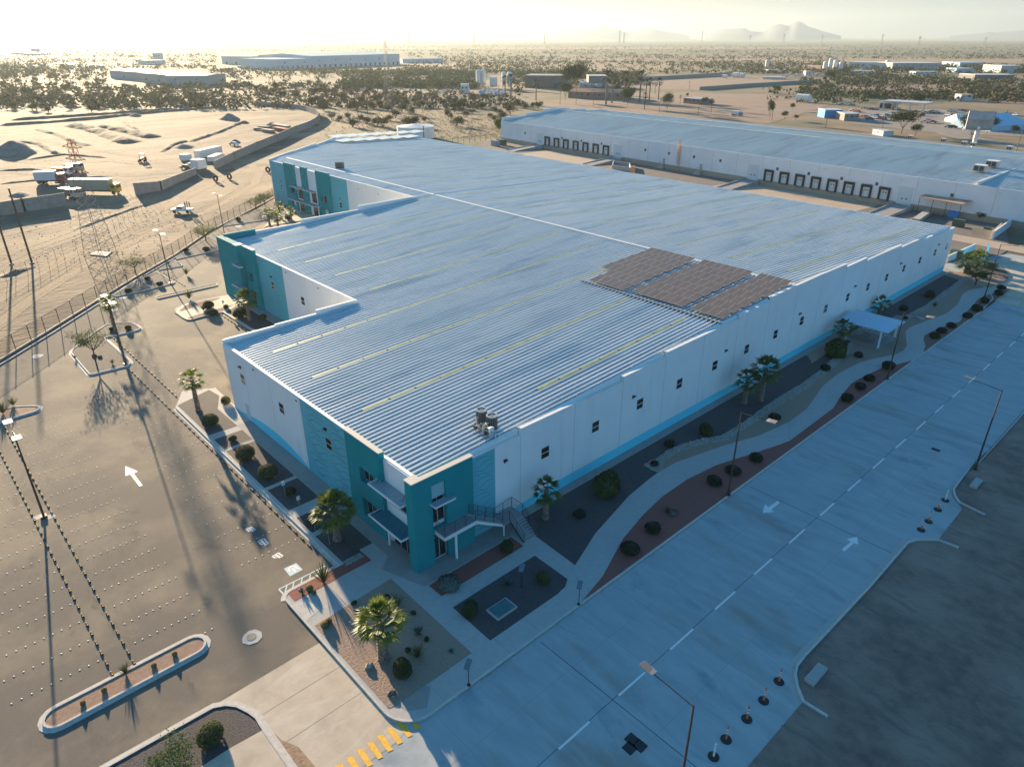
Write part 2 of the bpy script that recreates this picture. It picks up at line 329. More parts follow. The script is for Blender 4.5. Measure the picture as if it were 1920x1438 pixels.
for px_, n_, sp_ in (([(-60, 640), (60, 552), (170, 484), (300, 425), (380, 396), (440, 366), (476, 343), (482, 325)], 7, 2.5), ([(0, 315), (60, 318), (150, 325), (260, 330), (340, 322)], 8, 9), ([(30, 300), (120, 306), (220, 300), (330, 312)], 6, 5), ([(60, 262), (160, 280), (260, 296), (330, 318)], 5, 4), ([(300, 300), (270, 268), (240, 250), (150, 240)], 5, 5), ([(330, 290), (420, 262), (520, 235), (575, 222)], 7, 5), ([(250, 232), (350, 222), (450, 212), (550, 214)], 5, 5), ([(0, 440), (90, 420), (200, 395), (330, 345)], 8, 4), ([(0, 500), (60, 470), (170, 430)], 5, 4)):
    ruts(px_, n_, sp_, M_rutd, -0.022)
structure('washed_dirt', MB().prism([G(*p) for p in ((487, 1345), (502, 1362), (528, 1387), (560, 1400), (580, 1424), (592, 1438), (600, 1470), (560, 1465), (545, 1436), (520, 1400), (500, 1369))], None, 0.0185), M_wash)
# dirt lot on the right of the road
kr_low = [(1330, 1530), (1401, 1438), (1504, 1317)]
lot = [(XR+0.2, 114.8), (XR+0.2, 52)]
structure('dirt_lot', MB().prism([G(1401, 1438), G(1504, 1317), G(1492, 1276), G(1490, 1252), G(1507, 1228.5), G(1628, 1100), G(1700, 1017), G(1716, 1012.5), G(1733, 1012), G(1758.6, 1012.7), G(1804.5, 954), G(1786, 930), G(1785, 918), G(1792, 908.4), G(1832, 860), (XR+0.15, 58), (XR+0.15, 114.8), (200, 114.8), (200, -80), (31, -80)], None, 0.03), M_lot)
# dashed centre line, arrows, yellow crossing, blue hatch
b = MB()
for k in range(-4, 16):
    y = 20.58+5.86*k; b.box(19.46, 19.62, y, y+2.9, 0.006, 0.014)
structure('lane_dashes', b, M_white)
for nm, pts, m, z in [('lane_arrow', [(690, 443), (698, 408), (712, 420), (748, 395), (758, 402), (722, 430), (735, 438)], M_white, 0.014), ('lane_arrow', [(1060, 535), (1064, 567), (1048, 560), (1010, 593), (1000, 585), (1035, 555), (1018, 545)], M_white, 0.014)]:
    structure(nm, MB().prism(Z(r8, pts), None, z), m)
structure('lane_arrow', MB().prism(Z(k5, [(1300, 740), (1430, 795), (1385, 815), (1480, 940), (1445, 950), (1350, 825), (1302, 842)]), None, 0.006), M_white)
b = MB(); st = Vector(Z(c8, [(1645, 1040)])[0])
q0 = Z(c8, [(1555, 1095), (1610, 1080), (1705, 1215), (1660, 1235)]); q1 = Z(c8, [(1467, 1160), (1525, 1143), (1615, 1280), (1570, 1298)])
dv = sum((a-c for a, c in zip(q1, q0)), Vector())/4
for k in range(-1, 9):
    b.prism([p+dv*k for p in q0], None, 0.02)
b.prism(Z(c8, [(1800, 1040), (1830, 1040), (1870, 1075), (1810, 1100), (1800, 1085)]), None, 0.02)
structure('yellow_crossing', b, M_yel)
b = MB(); H = Z(b1, [(110, 500), (480, 315), (560, 275), (480, 400), (155, 555)])
def line(b, p, q, w, z): b.ribbon([p, q], -w/2, w/2, z-0.004, z)
L0, L1 = Z(b1, [(110, 500)])[0], Z(b1, [(530, 290)])[0]; K0, K1 = Z(b1, [(158, 552)])[0], Z(b1, [(560, 352)])[0]
line(b, L0, L1, 0.13, 0.008); line(b, L0, K0, 0.13, 0.0075)
for a, c in (((182, 470), (160, 545)), ((245, 438), (230, 505)), ((320, 400), (305, 470)), ((395, 362), (380, 430)), ((470, 325), (455, 390))):
    p, q = Z(b1, [a, c]); line(b, p, q, 0.11, 0.0085)
structure('blue_hatching', b, M_blu)
structure('accessible_bay_marking', MB().prism(Z(b1, [(155, 315), (265, 265), (325, 325), (210, 385)]), None, 0.007), M_blu)
b = MB()
def strokes(b, o, quad, segs, w, z):
    Q = Z(o, quad)   # quad: origin, +u corner, opposite, +v corner
    def uv(u, v): return Q[0].lerp(Q[1], u).lerp(Q[3].lerp(Q[2], u), v)
    for s in segs:
        for a, c in zip(s, s[1:]): line(b, uv(*a), uv(*c), w, z); z += 0.0003
wq = [(155, 315), (265, 265), (325, 325), (210, 385)]
strokes(b, b1, wq, [[(0.25, 0.55), (0.22, 0.3), (0.35, 0.15), (0.6, 0.14), (0.78, 0.3), (0.8, 0.55)], [(0.5, 0.82), (0.5, 0.4), (0.78, 0.42), (0.86, 0.8)], [(0.5, 0.6), (0.75, 0.62)], [(0.47, 0.88), (0.55, 0.88)]], 0.14, 0.012)
structure('wheelchair_symbol', b, M_white)
for quad in ([(1460, 150), (1525, 115), (1575, 170), (1515, 205)], [(1325, 10), (1385, -15), (1430, 15), (1380, 52)], [(1620, 318), (1690, 275), (1740, 312), (1672, 348)]):
    b = MB(); strokes(b, s6, quad, [[(0, 0), (1, 0)], [(0, 0.33), (1, 0.33)], [(0.1, 0.66), (0.95, 0.66)], [(0.3, 1), (1, 1)], [(0.5, 0), (0.5, 1)], [(1, 0), (1, 1)], [(0, 0), (0, 0.66)]], 0.10, 0.008)
    structure('bay_stencil', b, M_white)
# ---- raised pavement around the corner building
PZ = 0.14
def gz(px, z=PZ): return [G(p[0], p[1], z) for p in px]
pathL = [(1078.4,1059.5),(1116,1000),(1180,928.6),(1219,896.5),(1233,886.3),(1267.6,866.8),(1320.8,848),(1367.8,832.3),(1422.6,816.7),(1480,790.9),(1514,765),(1542,724.7),(1570.4,701.2),(1609.5,680.8),(1640.8,672),(1676.8,665.2),(1694,657.4),(1700.3,648),(1698.7,632.3),(1698,621.4),(1706.6,613.6),(1734.7,602.6),(1773.9,588.5),(1795.3,571),(1804.7,552.1),(1817.2,544.3),(1870.4,533.4),(1889.2,524),(1891.5,516.2),(1884.5,506.8),(1870.4,498.9)]
pathR1 = [(1095,1133),(1130,1080),(1168,1010),(1205.8,965),(1242.6,930),(1289.5,898),(1344.3,871.5),(1374,862),(1414.7,849.5),(1480,826.9),(1562.6,765),(1578.2,740.3),(1597,718.4),(1622,704.3),(1656.5,688.7),(1684.7,682.4),(1711.3,676.1)]
pathR2 = [(1733.2,661.3),(1734.7,648),(1731.6,637),(1733,629.2),(1750.4,619.8),(1800,602.6),(1815,582),(1828.1,567.8),(1834.4,560),(1864.1,549),(1898.6,542.8)]
def arc(cx, cy, r, a0, a1, n=7): return [(cx+r*math.cos(R_(a0+(a1-a0)*i/n)), cy+r*math.sin(R_(a0+(a1-a0)*i/n))) for i in range(n+1)]
xk = XL-0.02
pv_edge = [(-43, -4.25), (-4.85, -4.25)]+arc(-3.95, -8.6, 0.9, 180, 270)+[(9.9, -9.5)]+arc(9.9, -7.25, 2.25, -90, 0)+[(xk, 103.5), (xk-0.6, 112), (9.4, 117.5), (5, 121.6), (0.6, 122.5)]
sheet('sidewalk', pv_edge+[(0.2, 1.2), (-38, 1.2), (-45, 1.4), (-47, -2)], PZ, M_walk)
kb = MB(); kb.ribbon(pv_edge, 0.0, 0.16, 0.0, PZ+0.02)
structure('kerb', kb, M_kerb)
kb = MB(); kb.ribbon(pv_edge[:9], -0.3, 0.0, 0.0, 0.02); structure('gutter', kb, M_kerb)
kb = MB(); kb.ribbon([(xk, -7), (xk, 112)], -0.45, 0.0, 0.0, 0.022); structure('gutter', kb, M_conc)
kb = MB(); kb.ribbon([(-42, -3.93), (-4.75, -3.93)], 0.0, 0.09, PZ, PZ+0.012); structure('kerb_edge', kb, M_kerb)
# grey walkways hugging the walls
z1 = PZ+0.006
def R4(x0, x1, y0, y1): return [(x0, y0), (x1, y0), (x1, y1), (x0, y1)]
sheet('side_walkway', R4(-33.9, 0.3, -0.58, 1.2), z1, M_walkd)
sheet('side_walkway', [(-1.9, -1.9), (2.2, -0.5), (2.2, 8.9), (1.05, 10.7), (1.05, 124), (0.1, 124), (0.1, 0), (-3.4, 0)], z1+0.003, M_walkd)
z2 = PZ+0.012
def bed(name, pts, m, z=z2): return sheet(name, pts, z, m)
bed('gravel_bed', [(-43.4, -3.85), (-41.6, -3.85), (-33.7, -3.85), (-33.7, -0.62), (-39.3, -0.62), (-40.4, -0.1), (-42.5, 0.9), (-45, 0.6)], M_black)
bed('gravel_bed', R4(-32.4, -29.6, -3.8, -0.62), M_black)
bed('gravel_bed', R4(-29.1, -19.75, -3.85, -0.62), M_black)
bed('gravel_bed', R4(-19.2, -14.75, -3.8, -0.62), M_black)
bed('gravel_bed', R4(-13.2, -10.25, -3.8, -0.62), M_black)
bed('gravel_bed', [(-9.6, -3.85), (-4.55, -3.85), (-4.55, -1.95), (-5.35, -1.95), (-5.35, -0.6), (-9.6, -0.6)], M_black)
bed('red_gravel_bed', R4(-4.65, -3.45, -9.0, -1.9), M_red)
bed('sand_bed', [(-0.05, -9.1), (9.9, -9.1), (10.06, -8.6), (10.06, -2.05), (-0.45, -1.95)], M_sand)
bed('red_gravel_bed', R4(2.33, 4.0, -0.15, 8.9), M_red)
bed('gravel_bed', [(5.56, -0.25), (10.08, -0.3), (10.12, 6.8), (9.95, 7.9), (9.48, 8.66), (5.56, 8.72)], M_black)
PL = gz(pathL)
bed('sand_bed', [(1.1, 10.7), (3.6, 10.6)]+PL+[(1.1, 121)], M_sand)
st_up = Z(d4, [(170,850),(240,790),(330,770),(460,660),(620,590),(860,530),(1100,490),(1300,370),(1450,270),(1620,150),(1800,20)], PZ)+Z(d3, [(0,1160),(250,980),(330,900),(520,750),(600,650),(640,560)], PZ)+Z(d3, [(1150,330),(1250,340),(1380,270),(1500,210),(1640,110),(1720,40)], PZ)+Z(e6, [(1000,1040),(1100,960),(1180,900),(1290,830)], PZ)
st_lo = Z(d4, [(350,935),(380,900),(420,780),(600,690),(850,600),(1100,570),(1200,540),(1300,440),(1500,350),(1650,220),(1917,60)], PZ)+Z(d3, [(0,1260),(250,1080),(440,920),(560,790),(650,680)], PZ)
i0 = 2
bed('gravel_bed', [(1.15, 10.75), (3.6, 10.65)]+PL[:5]+st_up[:17]+[(3.1, 64), (1.6, 66), (1.15, 66)], M_black, z2+0.006)
bed('gravel_bed', [(1.15, 76.5), (3.2, 77)]+st_up[17:]+[(st_up[-1][0]+3.5, st_up[-1][1]+2), G(1889.2,524,PZ), G(1891.5,516.2,PZ), G(1884.5,506.8,PZ), G(1866,499,PZ), (4, 119), (1.15, 120)], M_black, z2+0.006)
kin = [(XL-0.2, y) for y in (0,)]
r1 = gz(pathR1); r2 = gz(pathR2)
bed('red_gravel_bed', [(min(p[0], XL-0.2), p[1]) for p in r1], M_red)
bed('red_gravel_bed', [(min(p[0], XL-0.2), p[1]) for p in r2], mat('faded_red_gravel', (0.30,0.165,0.125),0.9,0,0.25,16.0,(0.19,0.095,0.072),bump=0.03,bscale=18))
# kerb ramps at the corners (lighter flush concrete)
structure('kerb_ramp', MB().prism([(-3.2, -9.3), (-0.9, -9.3), (-1.3, -7.9), (-2.9, -7.9)], None, PZ+0.007), M_kerb)
structure('kerb_ramp', MB().prism([(9.2, -8.7), (10.9, -8.3), (11.6, -7.2), (10.4, -6.0), (9.4, -6.6)], None, PZ+0.007), M_walkd)
# painted or cut lines between beds are drains
b = MB()
for x in (-29.35, -19.48, -9.92):
    for dx in (-0.2, 0.2): b.box(x+dx-0.05, x+dx+0.05, -3.9, -0.6, PZ, PZ+0.02)
structure('bed_edging', b, M_kerb)
# joints in the sidewalks
b = MB()
for i in range(1, len(PL)-6, 2):
    p = PL[i]; q = min(r1+r2, key=lambda t: (t-p).length); b.ribbon([p, q], -0.012, 0.012, PZ, PZ+0.003)
for y in (-6.2, -3.9): b.box(-3.4, -0.4, y-0.01, y+0.01, PZ, PZ+0.003)
for x in (1.5, 4, 6.5, 9): b.box(x-0.01, x+0.01, -2.0, -0.2, PZ, PZ+0.003)
for y in (-6, -3, 0, 3, 6, 9): b.box(10.1, XL-0.2, y-0.01, y+0.01, PZ, PZ+0.003)
for y in (2, 4.5, 7): b.box(4.05, 5.5, y-0.01, y+0.01, PZ, PZ+0.003)
structure('sidewalk_joint', b, mat('faint_joint2', (0.27, 0.25, 0.23), 0.9))
# ---- river stones (loose, uncountable)
def rocks(name, n, sampler, r0, r1, m, label):
    b = MB(); base = [Vector(v).normalized() for v in ((1,0,0),(-1,0,0),(0,1,0),(0,-1,0),(0,0,1),(0.7,0.7,0.1),(-0.7,0.7,0.1),(0.7,-0.7,0.1),(-0.7,-0.7,0.1))]
    fs = [(0,5,4),(5,2,4),(2,6,4),(6,1,4),(1,8,4),(8,3,4),(3,7,4),(7,0,4)]
    for _ in range(n):
        p = sampler(); r = random.uniform(r0, r1); a = random.uniform(0, 6.28); sx = random.uniform(0.7, 1.4); vs = []
        for v in base:
            k = r*random.uniform(0.8, 1.15); x = v.x*k*sx; y = v.y*k; vs.append((p[0]+x*math.cos(a)-y*math.sin(a), p[1]+x*math.sin(a)+y*math.cos(a), p[2]+v.z*k*0.75-0.01))
        b.add(vs, fs)
    return tag(b.build(name, m), label, 'stones', kind='stuff')
rocks('loose_clods', 1500, lambda: (lambda g: (g.x, g.y, 0.0))(G(random.uniform(-20, 590), 232+random.random()**1.5*260)) , 0.05, 0.17, mat('clod_soil', (0.22, 0.16, 0.11), 0.95), 'loose stones and clods scattered over the construction site')
rocks('loose_gravel', 900, lambda: (XR+1.5+random.random()**1.3*30, random.uniform(-26, 44), 0.03) if True else 0, 0.02, 0.07, mat('lot_stone', (0.26, 0.21, 0.18), 0.95), 'loose gravel scattered over the dark dirt beside the road')
def band(up_, lo_):
    segs = []; 
    for i in range(60):
        t = i/59; 
        def at(P, t):
            L = [0]; 
            for a, c in zip(P, P[1:]): L.append(L[-1]+(c-a).length)
            d = t*L[-1]
            for k in range(len(P)-1):
                if d <= L[k+1]+1e-6: return P[k].lerp(P[k+1], (d-L[k])/max(1e-6, L[k+1]-L[k]))
            return P[-1]
        segs.append((at(up_, t), at(lo_, t)))
    def f():
        i = random.randint(0, 58); u = random.random(); a = segs[i][0].lerp(segs[i+1][0], u); c = segs[i][1].lerp(segs[i+1][1], u); q = a.lerp(c, random.random()); return (q.x, q.y, z2+0.006)
    return f
rocks('river_stones', 2600, band(st_up[:16], st_lo[:16]), 0.06, 0.15, M_stone, 'winding band of pale river stones in the bed along the long wall')
rocks('river_stones', 1100, band(st_up[17:], [p+Vector((1.0, -0.4, 0)) for p in st_up[17:]]), 0.07, 0.16, M_stone, 'band of pale river stones beyond the shade pavilion')
rocks('river_stones', 220, lambda: (random.uniform(-4.95, -4.3)+0.0, random.uniform(-3.8, -2.1), z2), 0.05, 0.11, M_stone, 'small patch of grey stones between black gravel and red gravel')
# ---- kerbed islands in the parking lot
def island(name, pts, m, bedz=0.10, kh=0.15, gut=0.35, w=0.16):
    P = [Vector((p[0], p[1])) for p in pts]; ar = sum(P[i].x*P[(i+1) % len(P)].y-P[(i+1) % len(P)].x*P[i].y for i in range(len(P)))
    if ar < 0: P = P[::-1]
    structure(name, MB().prism(P, None, bedz), m)
    structure('kerb', MB().ribbon(P, 0.0, w, 0.0, kh, closed=True), M_kerb)
    if gut: structure('gutter', MB().ribbon(P, -gut, 0.0, 0.0, 0.02, closed=True), M_kerb)
M_isl = mat('island_soil', (0.36, 0.235, 0.165), 0.95, 0, 0.2, 3.0, (0.29, 0.175, 0.12), bump=0.02, bscale=9)
island('island_bed', arc(-4.4, -25.3, 0.95, 180, 360)+arc(-4.4, -16.6, 0.95, 0, 180), M_isl, gut=0.28)
island('island_bed', Z(k5, [(-250, 260), (0, 165), (160, 130), (300, 122), (385, 122), (420, 135), (410, 160), (370, 180), (0, 290), (-250, 370)]), M_isl, gut=0.28)
island('island_bed', Z(z5, [(940, 740), (1170, 945), (1178, 965), (1150, 990), (825, 1070), (800, 1068), (640, 880), (645, 850), (870, 675), (960, 620), (1060, 605), (1190, 605), (1235, 630), (1268, 655), (1240, 672)]), M_black, gut=0.3)
island('island_bed', Z(z5, [(1400, 370), (1900, 255)], 0)+Z(c6, [(690, 733), (705, 740), (690, 750), (175, 862), (160, 855)])[:], M_isl, gut=0) if 0 else None
P_ = Z(c6, [(165, 850), (700, 730), (712, 742), (700, 750), (180, 868), (160, 862)]); island('island_bed', P_, M_isl, gut=0.0, w=0.13)
island('island_bed', Z(z5, [(1015, 362), (1180, 250), (1400, 150), (1425, 155), (1575, 240), (1560, 250), (1300, 315), (1040, 372)]), mat('pale_gravel', (0.17,0.15,0.135),0.9,0,0.3,12.0,(0.11,0.10,0.095),bump=0.03,bscale=14), gut=0.0)
island('island_bed', Z(z5, [(1430, 130), (1560, 40), (1640, 85), (1635, 95)]), MATS['pale_gravel'], gut=0.0)
island('island_bed', Z(c6, [(320, 500), (640, 310), (745, 370), (1000, 440), (760, 420), (340, 512)][:3]+[(750, 420), (345, 512)]), MATS['pale_gravel'], gut=0.0)
island('island_bed', Z(c6, [(760, 215), (900, 130), (1110, 60), (1180, 120), (1150, 160)]), MATS['pale_gravel'], gut=0.0)
# bottom island with the round bush
bi = [G(*p) for p in ((60, 1520), (200, 1438), (400, 1326), (425, 1321.5), (446, 1324), (468, 1335), (483, 1346), (498, 1371), (544, 1438), (560, 1462))]
structure('island_bed', MB().prism(bi[:8]+[G(431, 1405), G(300, 1490)], None, 0.10), M_black)
structure('sidewalk', MB().prism([G(496, 1369), G(544, 1438), G(570, 1480), G(420, 1560), G(300, 1490), G(431, 1405)], None, 0.13), M_drive)
structure('kerb', MB().ribbon(bi, 0.0, -0.16, 0.0, 0.15), M_kerb); structure('gutter', MB().ribbon(bi, 0.35, 0.0, 0.0, 0.024), M_kerb)
# second entrance: walk, red beds and gravel in front of the recessed wing
s2 = Z(c6, [(325, 978), (340, 950), (400, 915), (590, 872), (830, 822)])
s2 = [(p.x, p.y) for p in s2]
cut = G(260+760/4.79, 380+985/4.79)
e2 = s2+[(-73.5, 18.0), (-73.5, 18.9), (-38.0, 18.9), (-38.0, cut.y), (cut.x, cut.y)]+[(p.x, p.y) for p in Z(c6, [(640, 1010), (470, 1055), (440, 1055), (400, 1035)])]
structure('sidewalk', MB().prism(e2, None, 0.12), M_drive)
structure('kerb', MB().ribbon(s2[::-1], 0.16, 0.0, 0.0, 0.15), M_kerb)
structure('kerb', MB().ribbon([(-38.1, cut.y), (cut.x, cut.y)]+[(p.x, p.y) for p in Z(c6, [(640, 1010), (470, 1055), (440, 1055), (400, 1035), (330, 985)])], 0.0, 0.16, 0.0, 0.15), M_kerb)
structure('side_walkway', MB().prism([(-73, 17.2), (-38.1, 17.2), (-38.1, 18.9), (-73, 18.9)], None, 0.13), M_walkd)
M_redbr = mat('brown_red_gravel', (0.22, 0.115, 0.09), 0.9, 0, 0.25, 14.0, (0.14, 0.07, 0.055), bump=0.03, bscale=14)
structure('red_gravel_bed', MB().prism(Z(c6, [(362, 975), (425, 920), (600, 875), (735, 852), (700, 872), (560, 915), (390, 975)], 0.12), None, 0.135), M_redbr)
structure('red_gravel_bed', MB().prism(Z(c6, [(440, 1035), (600, 985), (820, 925), (850, 915), (760, 972), (480, 1045)], 0.12), None, 0.135), M_redbr)
gb = G(260+860/4.79, 380+920/4.79, 0.12)
structure('gravel_bed', MB().prism([(cut.x+0.6, cut.y+0.3), (-56, cut.y+0.3), (-56, 17.0), (gb.x, 17.0)], None, 0.136), M_black)
structure('gravel_bed', MB().prism([(-54.5, cut.y+0.3), (-38.3, cut.y+0.3), (-38.3, 17.0), (-54.5, 17.0)], None, 0.136), M_black)
# third entrance (far left), pale walk with palms
structure('sidewalk', MB().prism(Z(c6, [(1115, 235), (1150, 215), (1500, 160), (1700, 110), (1560, 40), (1350, 60), (1180, 160)]), None, 0.10), M_drive)
# right-hand kerbs of the road
kr = [G(*p) for p in ((1628, 1100), (1700, 1017), (1716, 1012.5), (1733, 1012), (1758.6, 1012.7), (1797, 1027))]
low = [G(*p) for p in ((1550, 1345.7), (1504, 1317), (1493, 1290), (1488.5, 1265), (1492, 1248), (1507, 1228.5))]
structure('kerb', MB().ribbon(low+[kr[0]]+kr[1:], 0.0, -0.17, 0.0, 0.16), M_kerb)
up_k = [G(*p) for p in ((1845, 967), (1797, 943.5), (1788, 930), (1785.5, 918), (1792, 908.4), (1832, 860))]+[Vector((XR+0.1, y, 0)) for y in (52, 80, 113)]
structure('kerb', MB().ribbon(up_k, 0.0, -0.17, 0.0, 0.16), M_kerb)
structure('gutter', MB().ribbon(low+[kr[0]]+kr[1:5], 0.4, 0.0, 0.0, 0.012), M_walk)
# fence kerb and drainage channel on the left
fk = [G(*p) for p in fence_px]
structure('kerb', MB().ribbon(fk, -0.12, 0.12, -0.05, 0.22), M_drive)
structure('drain_channel', MB().ribbon(fk[:6], -1.0, -0.16, -0.01, 0.015), mat('shaded_channel', (0.06, 0.06, 0.065), 0.8))  # flat strip; the channel's shade is painted as a near-black colour
structure('kerb', MB().ribbon(fk[:6], -1.2, -1.03, 0.0, 0.13), M_kerb)
# ================================================================ MAIN WAREHOUSE
M_wall = mat('white_wall_paint', (0.88, 0.875, 0.86), 0.75, 0, 0.03, 0.35, (0.84, 0.83, 0.815), detail=6, col4=(0.74, 0.73, 0.71), s4=0.9, st4=(1, 1, 0.12), ramp4=(0.56, 0.8))
M_cyan = mat('sky_blue_wall_paint', (0.12, 0.70, 0.86), 0.7)
M_teal = mat('dark_teal_paint', (0.002, 0.27, 0.30), 0.8, 0, 0.05, 0.5, spec=0.2)
M_aqua = mat('aqua_mural_paint', (0.12, 0.47, 0.54), 0.7, 0, 0.05, 0.3)
M_wave = mat('mural_wave_paint', (0.06, 0.33, 0.40), 0.7)
M_groove = mat('panel_joint', (0.45, 0.45, 0.44), 0.9)
M_glass = mat('dark_glass', (0.012, 0.018, 0.022), 0.08, spec=0.8)
M_frame = mat('aluminium_frame', (0.62, 0.62, 0.61), 0.4, 0.3)
M_dark = mat('dark_metal', (0.035, 0.037, 0.045), 0.5, 0.4)
M_cap = mat('parapet_cap', (0.82, 0.79, 0.74), 0.6)
M_roof = mat('shaded_pan_metal', (0.33, 0.44, 0.49), 0.34, 0.25, 0.12, 0.5, (0.22, 0.34, 0.41), detail=8, stretch=(1.6, 0.12, 1), col3=(0.13, 0.24, 0.33), s3=0.5, ramp3=(0.5, 0.62), col4=(0.50, 0.56, 0.58), s4=0.25, st4=(1.5, 0.25, 1), ramp4=(0.55, 0.7))  # pans: darker copy of the metal, rib shade painted into its colour
M_rib = mat('lit_rib_metal', (0.66, 0.69, 0.70), 0.4, 0.15, 0.1, 0.5, (0.54, 0.60, 0.62), detail=6, stretch=(1.5, 0.15, 1), col3=(0.40, 0.48, 0.53), s3=0.4, ramp3=(0.52, 0.66))  # ribs: lighter copy of the same metal, sunlight painted into the colour
M_sky = mat('skylight_panel', (0.26, 0.30, 0.13), 0.5, 0, 0.2, 1.0)
M_awn = mat('awning_sheet', (0.38, 0.44, 0.48), 0.4, 0.4)
M_awnt = mat('teal_awning_sheet', (0.03, 0.22, 0.27), 0.45, 0.2)
M_rail = mat('railing_steel', (0.09, 0.095, 0.11), 0.5, 0.5)
M_floor = mat('balcony_floor', (0.30, 0.28, 0.28), 0.8)

wh = empty('main_warehouse', (0, 0, 0), 'large white and teal warehouse with a ribbed metal roof filling the middle of the photo', 'warehouse')
XB = [-0.15, -38.0, -80.0]                      # the wings step back along the front
YF = [1.2, 18.9, 58.7]
def yr(x): return 62.0-x*0.012
def yb(x):
    y = 122.6-x*0.030
    return y
def yf(x):
    if x > -38: return YF[0]
    if x > -80: return YF[1]
    if x > -146: return YF[2]
    return 58.7+(-146-x)*1.16
def zr(x, y):
    r = yr(x); return 8.30+0.0425*(min(y, r)-1.2)-(0.040*(y-r) if y > r else 0)
# --- roof
b = MB(); pitch_ = 0.6; x = -0.45; prof = [(0, 0), (0.33, 0), (0.37, 0.115), (0.50, 0.115), (0.54, 0)]
xs = []
while x > -181.5:
    xs.append(x)
    x -= pitch_
for x in xs:
    X = [x-p for p, _ in prof]+[x-pitch_]; Hh = [h for _, h in prof]+[0]
    rows = []
    for which in (0, 1, 2):
        row = []
        for xx, hh in zip(X, Hh):
            f_ = yf(x-0.25 if x > -174 else x-0.3); y = (f_+0.15, max(f_+0.4, yr(xx)), yb(xx)-0.25)[which]
            if x < -174: y = (f_+0.15, f_+0.4, yb(xx)-0.25+(x+174)*0.0)[which]
            row.append((xx, y, zr(xx, y)+hh))
        rows.append(row)
    n = len(X); b.add(rows[0]+rows[1]+rows[2], [(i, i+n, i+n+1, i+1) for i in range(n-1)]+[(i+n, i+2*n, i+2*n+1, i+n+1) for i in range(n-1)])
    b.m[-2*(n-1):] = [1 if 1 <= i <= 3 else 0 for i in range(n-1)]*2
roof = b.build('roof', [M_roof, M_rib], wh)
b = MB(); b.add([(-0.3, yr(0)-0.28, zr(0, 62)+0.10), (-146.5, yr(-146)-0.28, zr(-146, yr(-146))+0.10), (-146.5, yr(-146), zr(-146, yr(-146))+0.17), (-0.3, yr(0), zr(0, 62)+0.17), (-146.5, yr(-146)+0.28, zr(-146, yr(-146))+0.10), (-0.3, yr(0)+0.28, zr(0, 62)+0.10)], [(0, 1, 2, 3), (3, 2, 4, 5)])
b.build('ridge_cap', M_cap, roof)
# raised joint cap across the roof between the wings
b = MB(); y0, y1 = 59.2, yr(-79); 
b.add([(-79.8, y0, zr(-80, y0)+0.1), (-79.4, y0, zr(-80, y0)+0.2), (-79.0, y0, zr(-80, y0)+0.1), (-79.8, y1, zr(-80, y1)+0.1), (-79.4, y1, zr(-80, y1)+0.2), (-79.0, y1, zr(-80, y1)+0.1), (-79.8, 124.5, zr(-80, 124.5)+0.1), (-79.4, 124.5, zr(-80, 124.5)+0.2), (-79.0, 124.5, zr(-80, 124.5)+0.1)], [(0, 1, 4, 3), (1, 2, 5, 4), (3, 4, 7, 6), (4, 5, 8, 7)])
b.build('expansion_joint_cap', M_cap, roof)
# black cable tray line under the solar array
b = MB(); 
zt = zr(-11, 44.6)
b.box(-22.2, -0.2, 44.55, 44.75, zt+0.08, zt+0.18); b.build('cable_tray', mat('galvanised_tray', (0.42, 0.43, 0.43), 0.5, 0.5), roof)
b = MB(); b.box(-22.1, -0.2, 44.30, 44.52, zt+0.05, zt+0.09); b.box(-22.1, -0.2, 44.78, 44.9, zt+0.05, zt+0.09); b.build('cable_tray', M_dark, roof)
nsky = 0
b = MB(); wt = [(6.2, 12.15, 8.38), (12.15, 26.4, 8.98), (26.4, 33.6, 9.44), (33.6, 48.05, 9.98), (48.05, 55.2, 10.45), (55.2, 76.6, 10.95), (76.6, 83.6, 10.42), (83.6, 97, 9.86), (97, 104.5, 9.45), (104.5, 111.2, 8.99), (111.2, 122, 8.51), (0.5, 6.2, 8.38)]
for y0, y1, tz in wt:
    y = y0+0.02
    while y < y1-0.05:
        e = min(y+2.4, y1-0.02); za, zb = max(zr(-0.4, y)+0.05, tz-0.05), max(zr(-0.4, e)+0.05, tz-0.05)
        b.add([(-0.52, y, za+0.06), (-0.19, y, za), (-0.19, e, zb), (-0.52, e, zb+0.06), (-0.19, y, tz-0.4), (-0.19, e, tz-0.4)], [(0, 1, 2, 3), (1, 4, 5, 2)]); y = e
b.build('edge_flashing', M_cap, roof)
def skylight(xc, y0, y1):
    b = MB(); y = y0
    while y < y1-1:
        e = min(y+2.9, y1)
        b.add([(xc-0.19, y, zr(xc, y)+0.13), (xc+0.19, y, zr(xc, y)+0.13), (xc+0.19, e, zr(xc, e)+0.13), (xc-0.19, e, zr(xc, e)+0.13)], [(0, 1, 2, 3)]); y = e+0.2
    b.build('skylight', M_sky, roof)
def snap(x): return -0.45-0.6*round((-0.45-x)/0.6)-0.18
for i in range(19):
    xc = snap(-4.2-9.1*i)
    s = (18.5, 45, 0)[0] if i == 0 else (4.2 if xc > -38 else (22.5 if xc > -80 else 61.5))
    if xc > -80: skylight(xc, s, 43.5 if i < 2 else yr(xc)-2)
    if xc > -146 and xc < -3: skylight(xc, yr(xc)+5.5, yb(xc)-7)
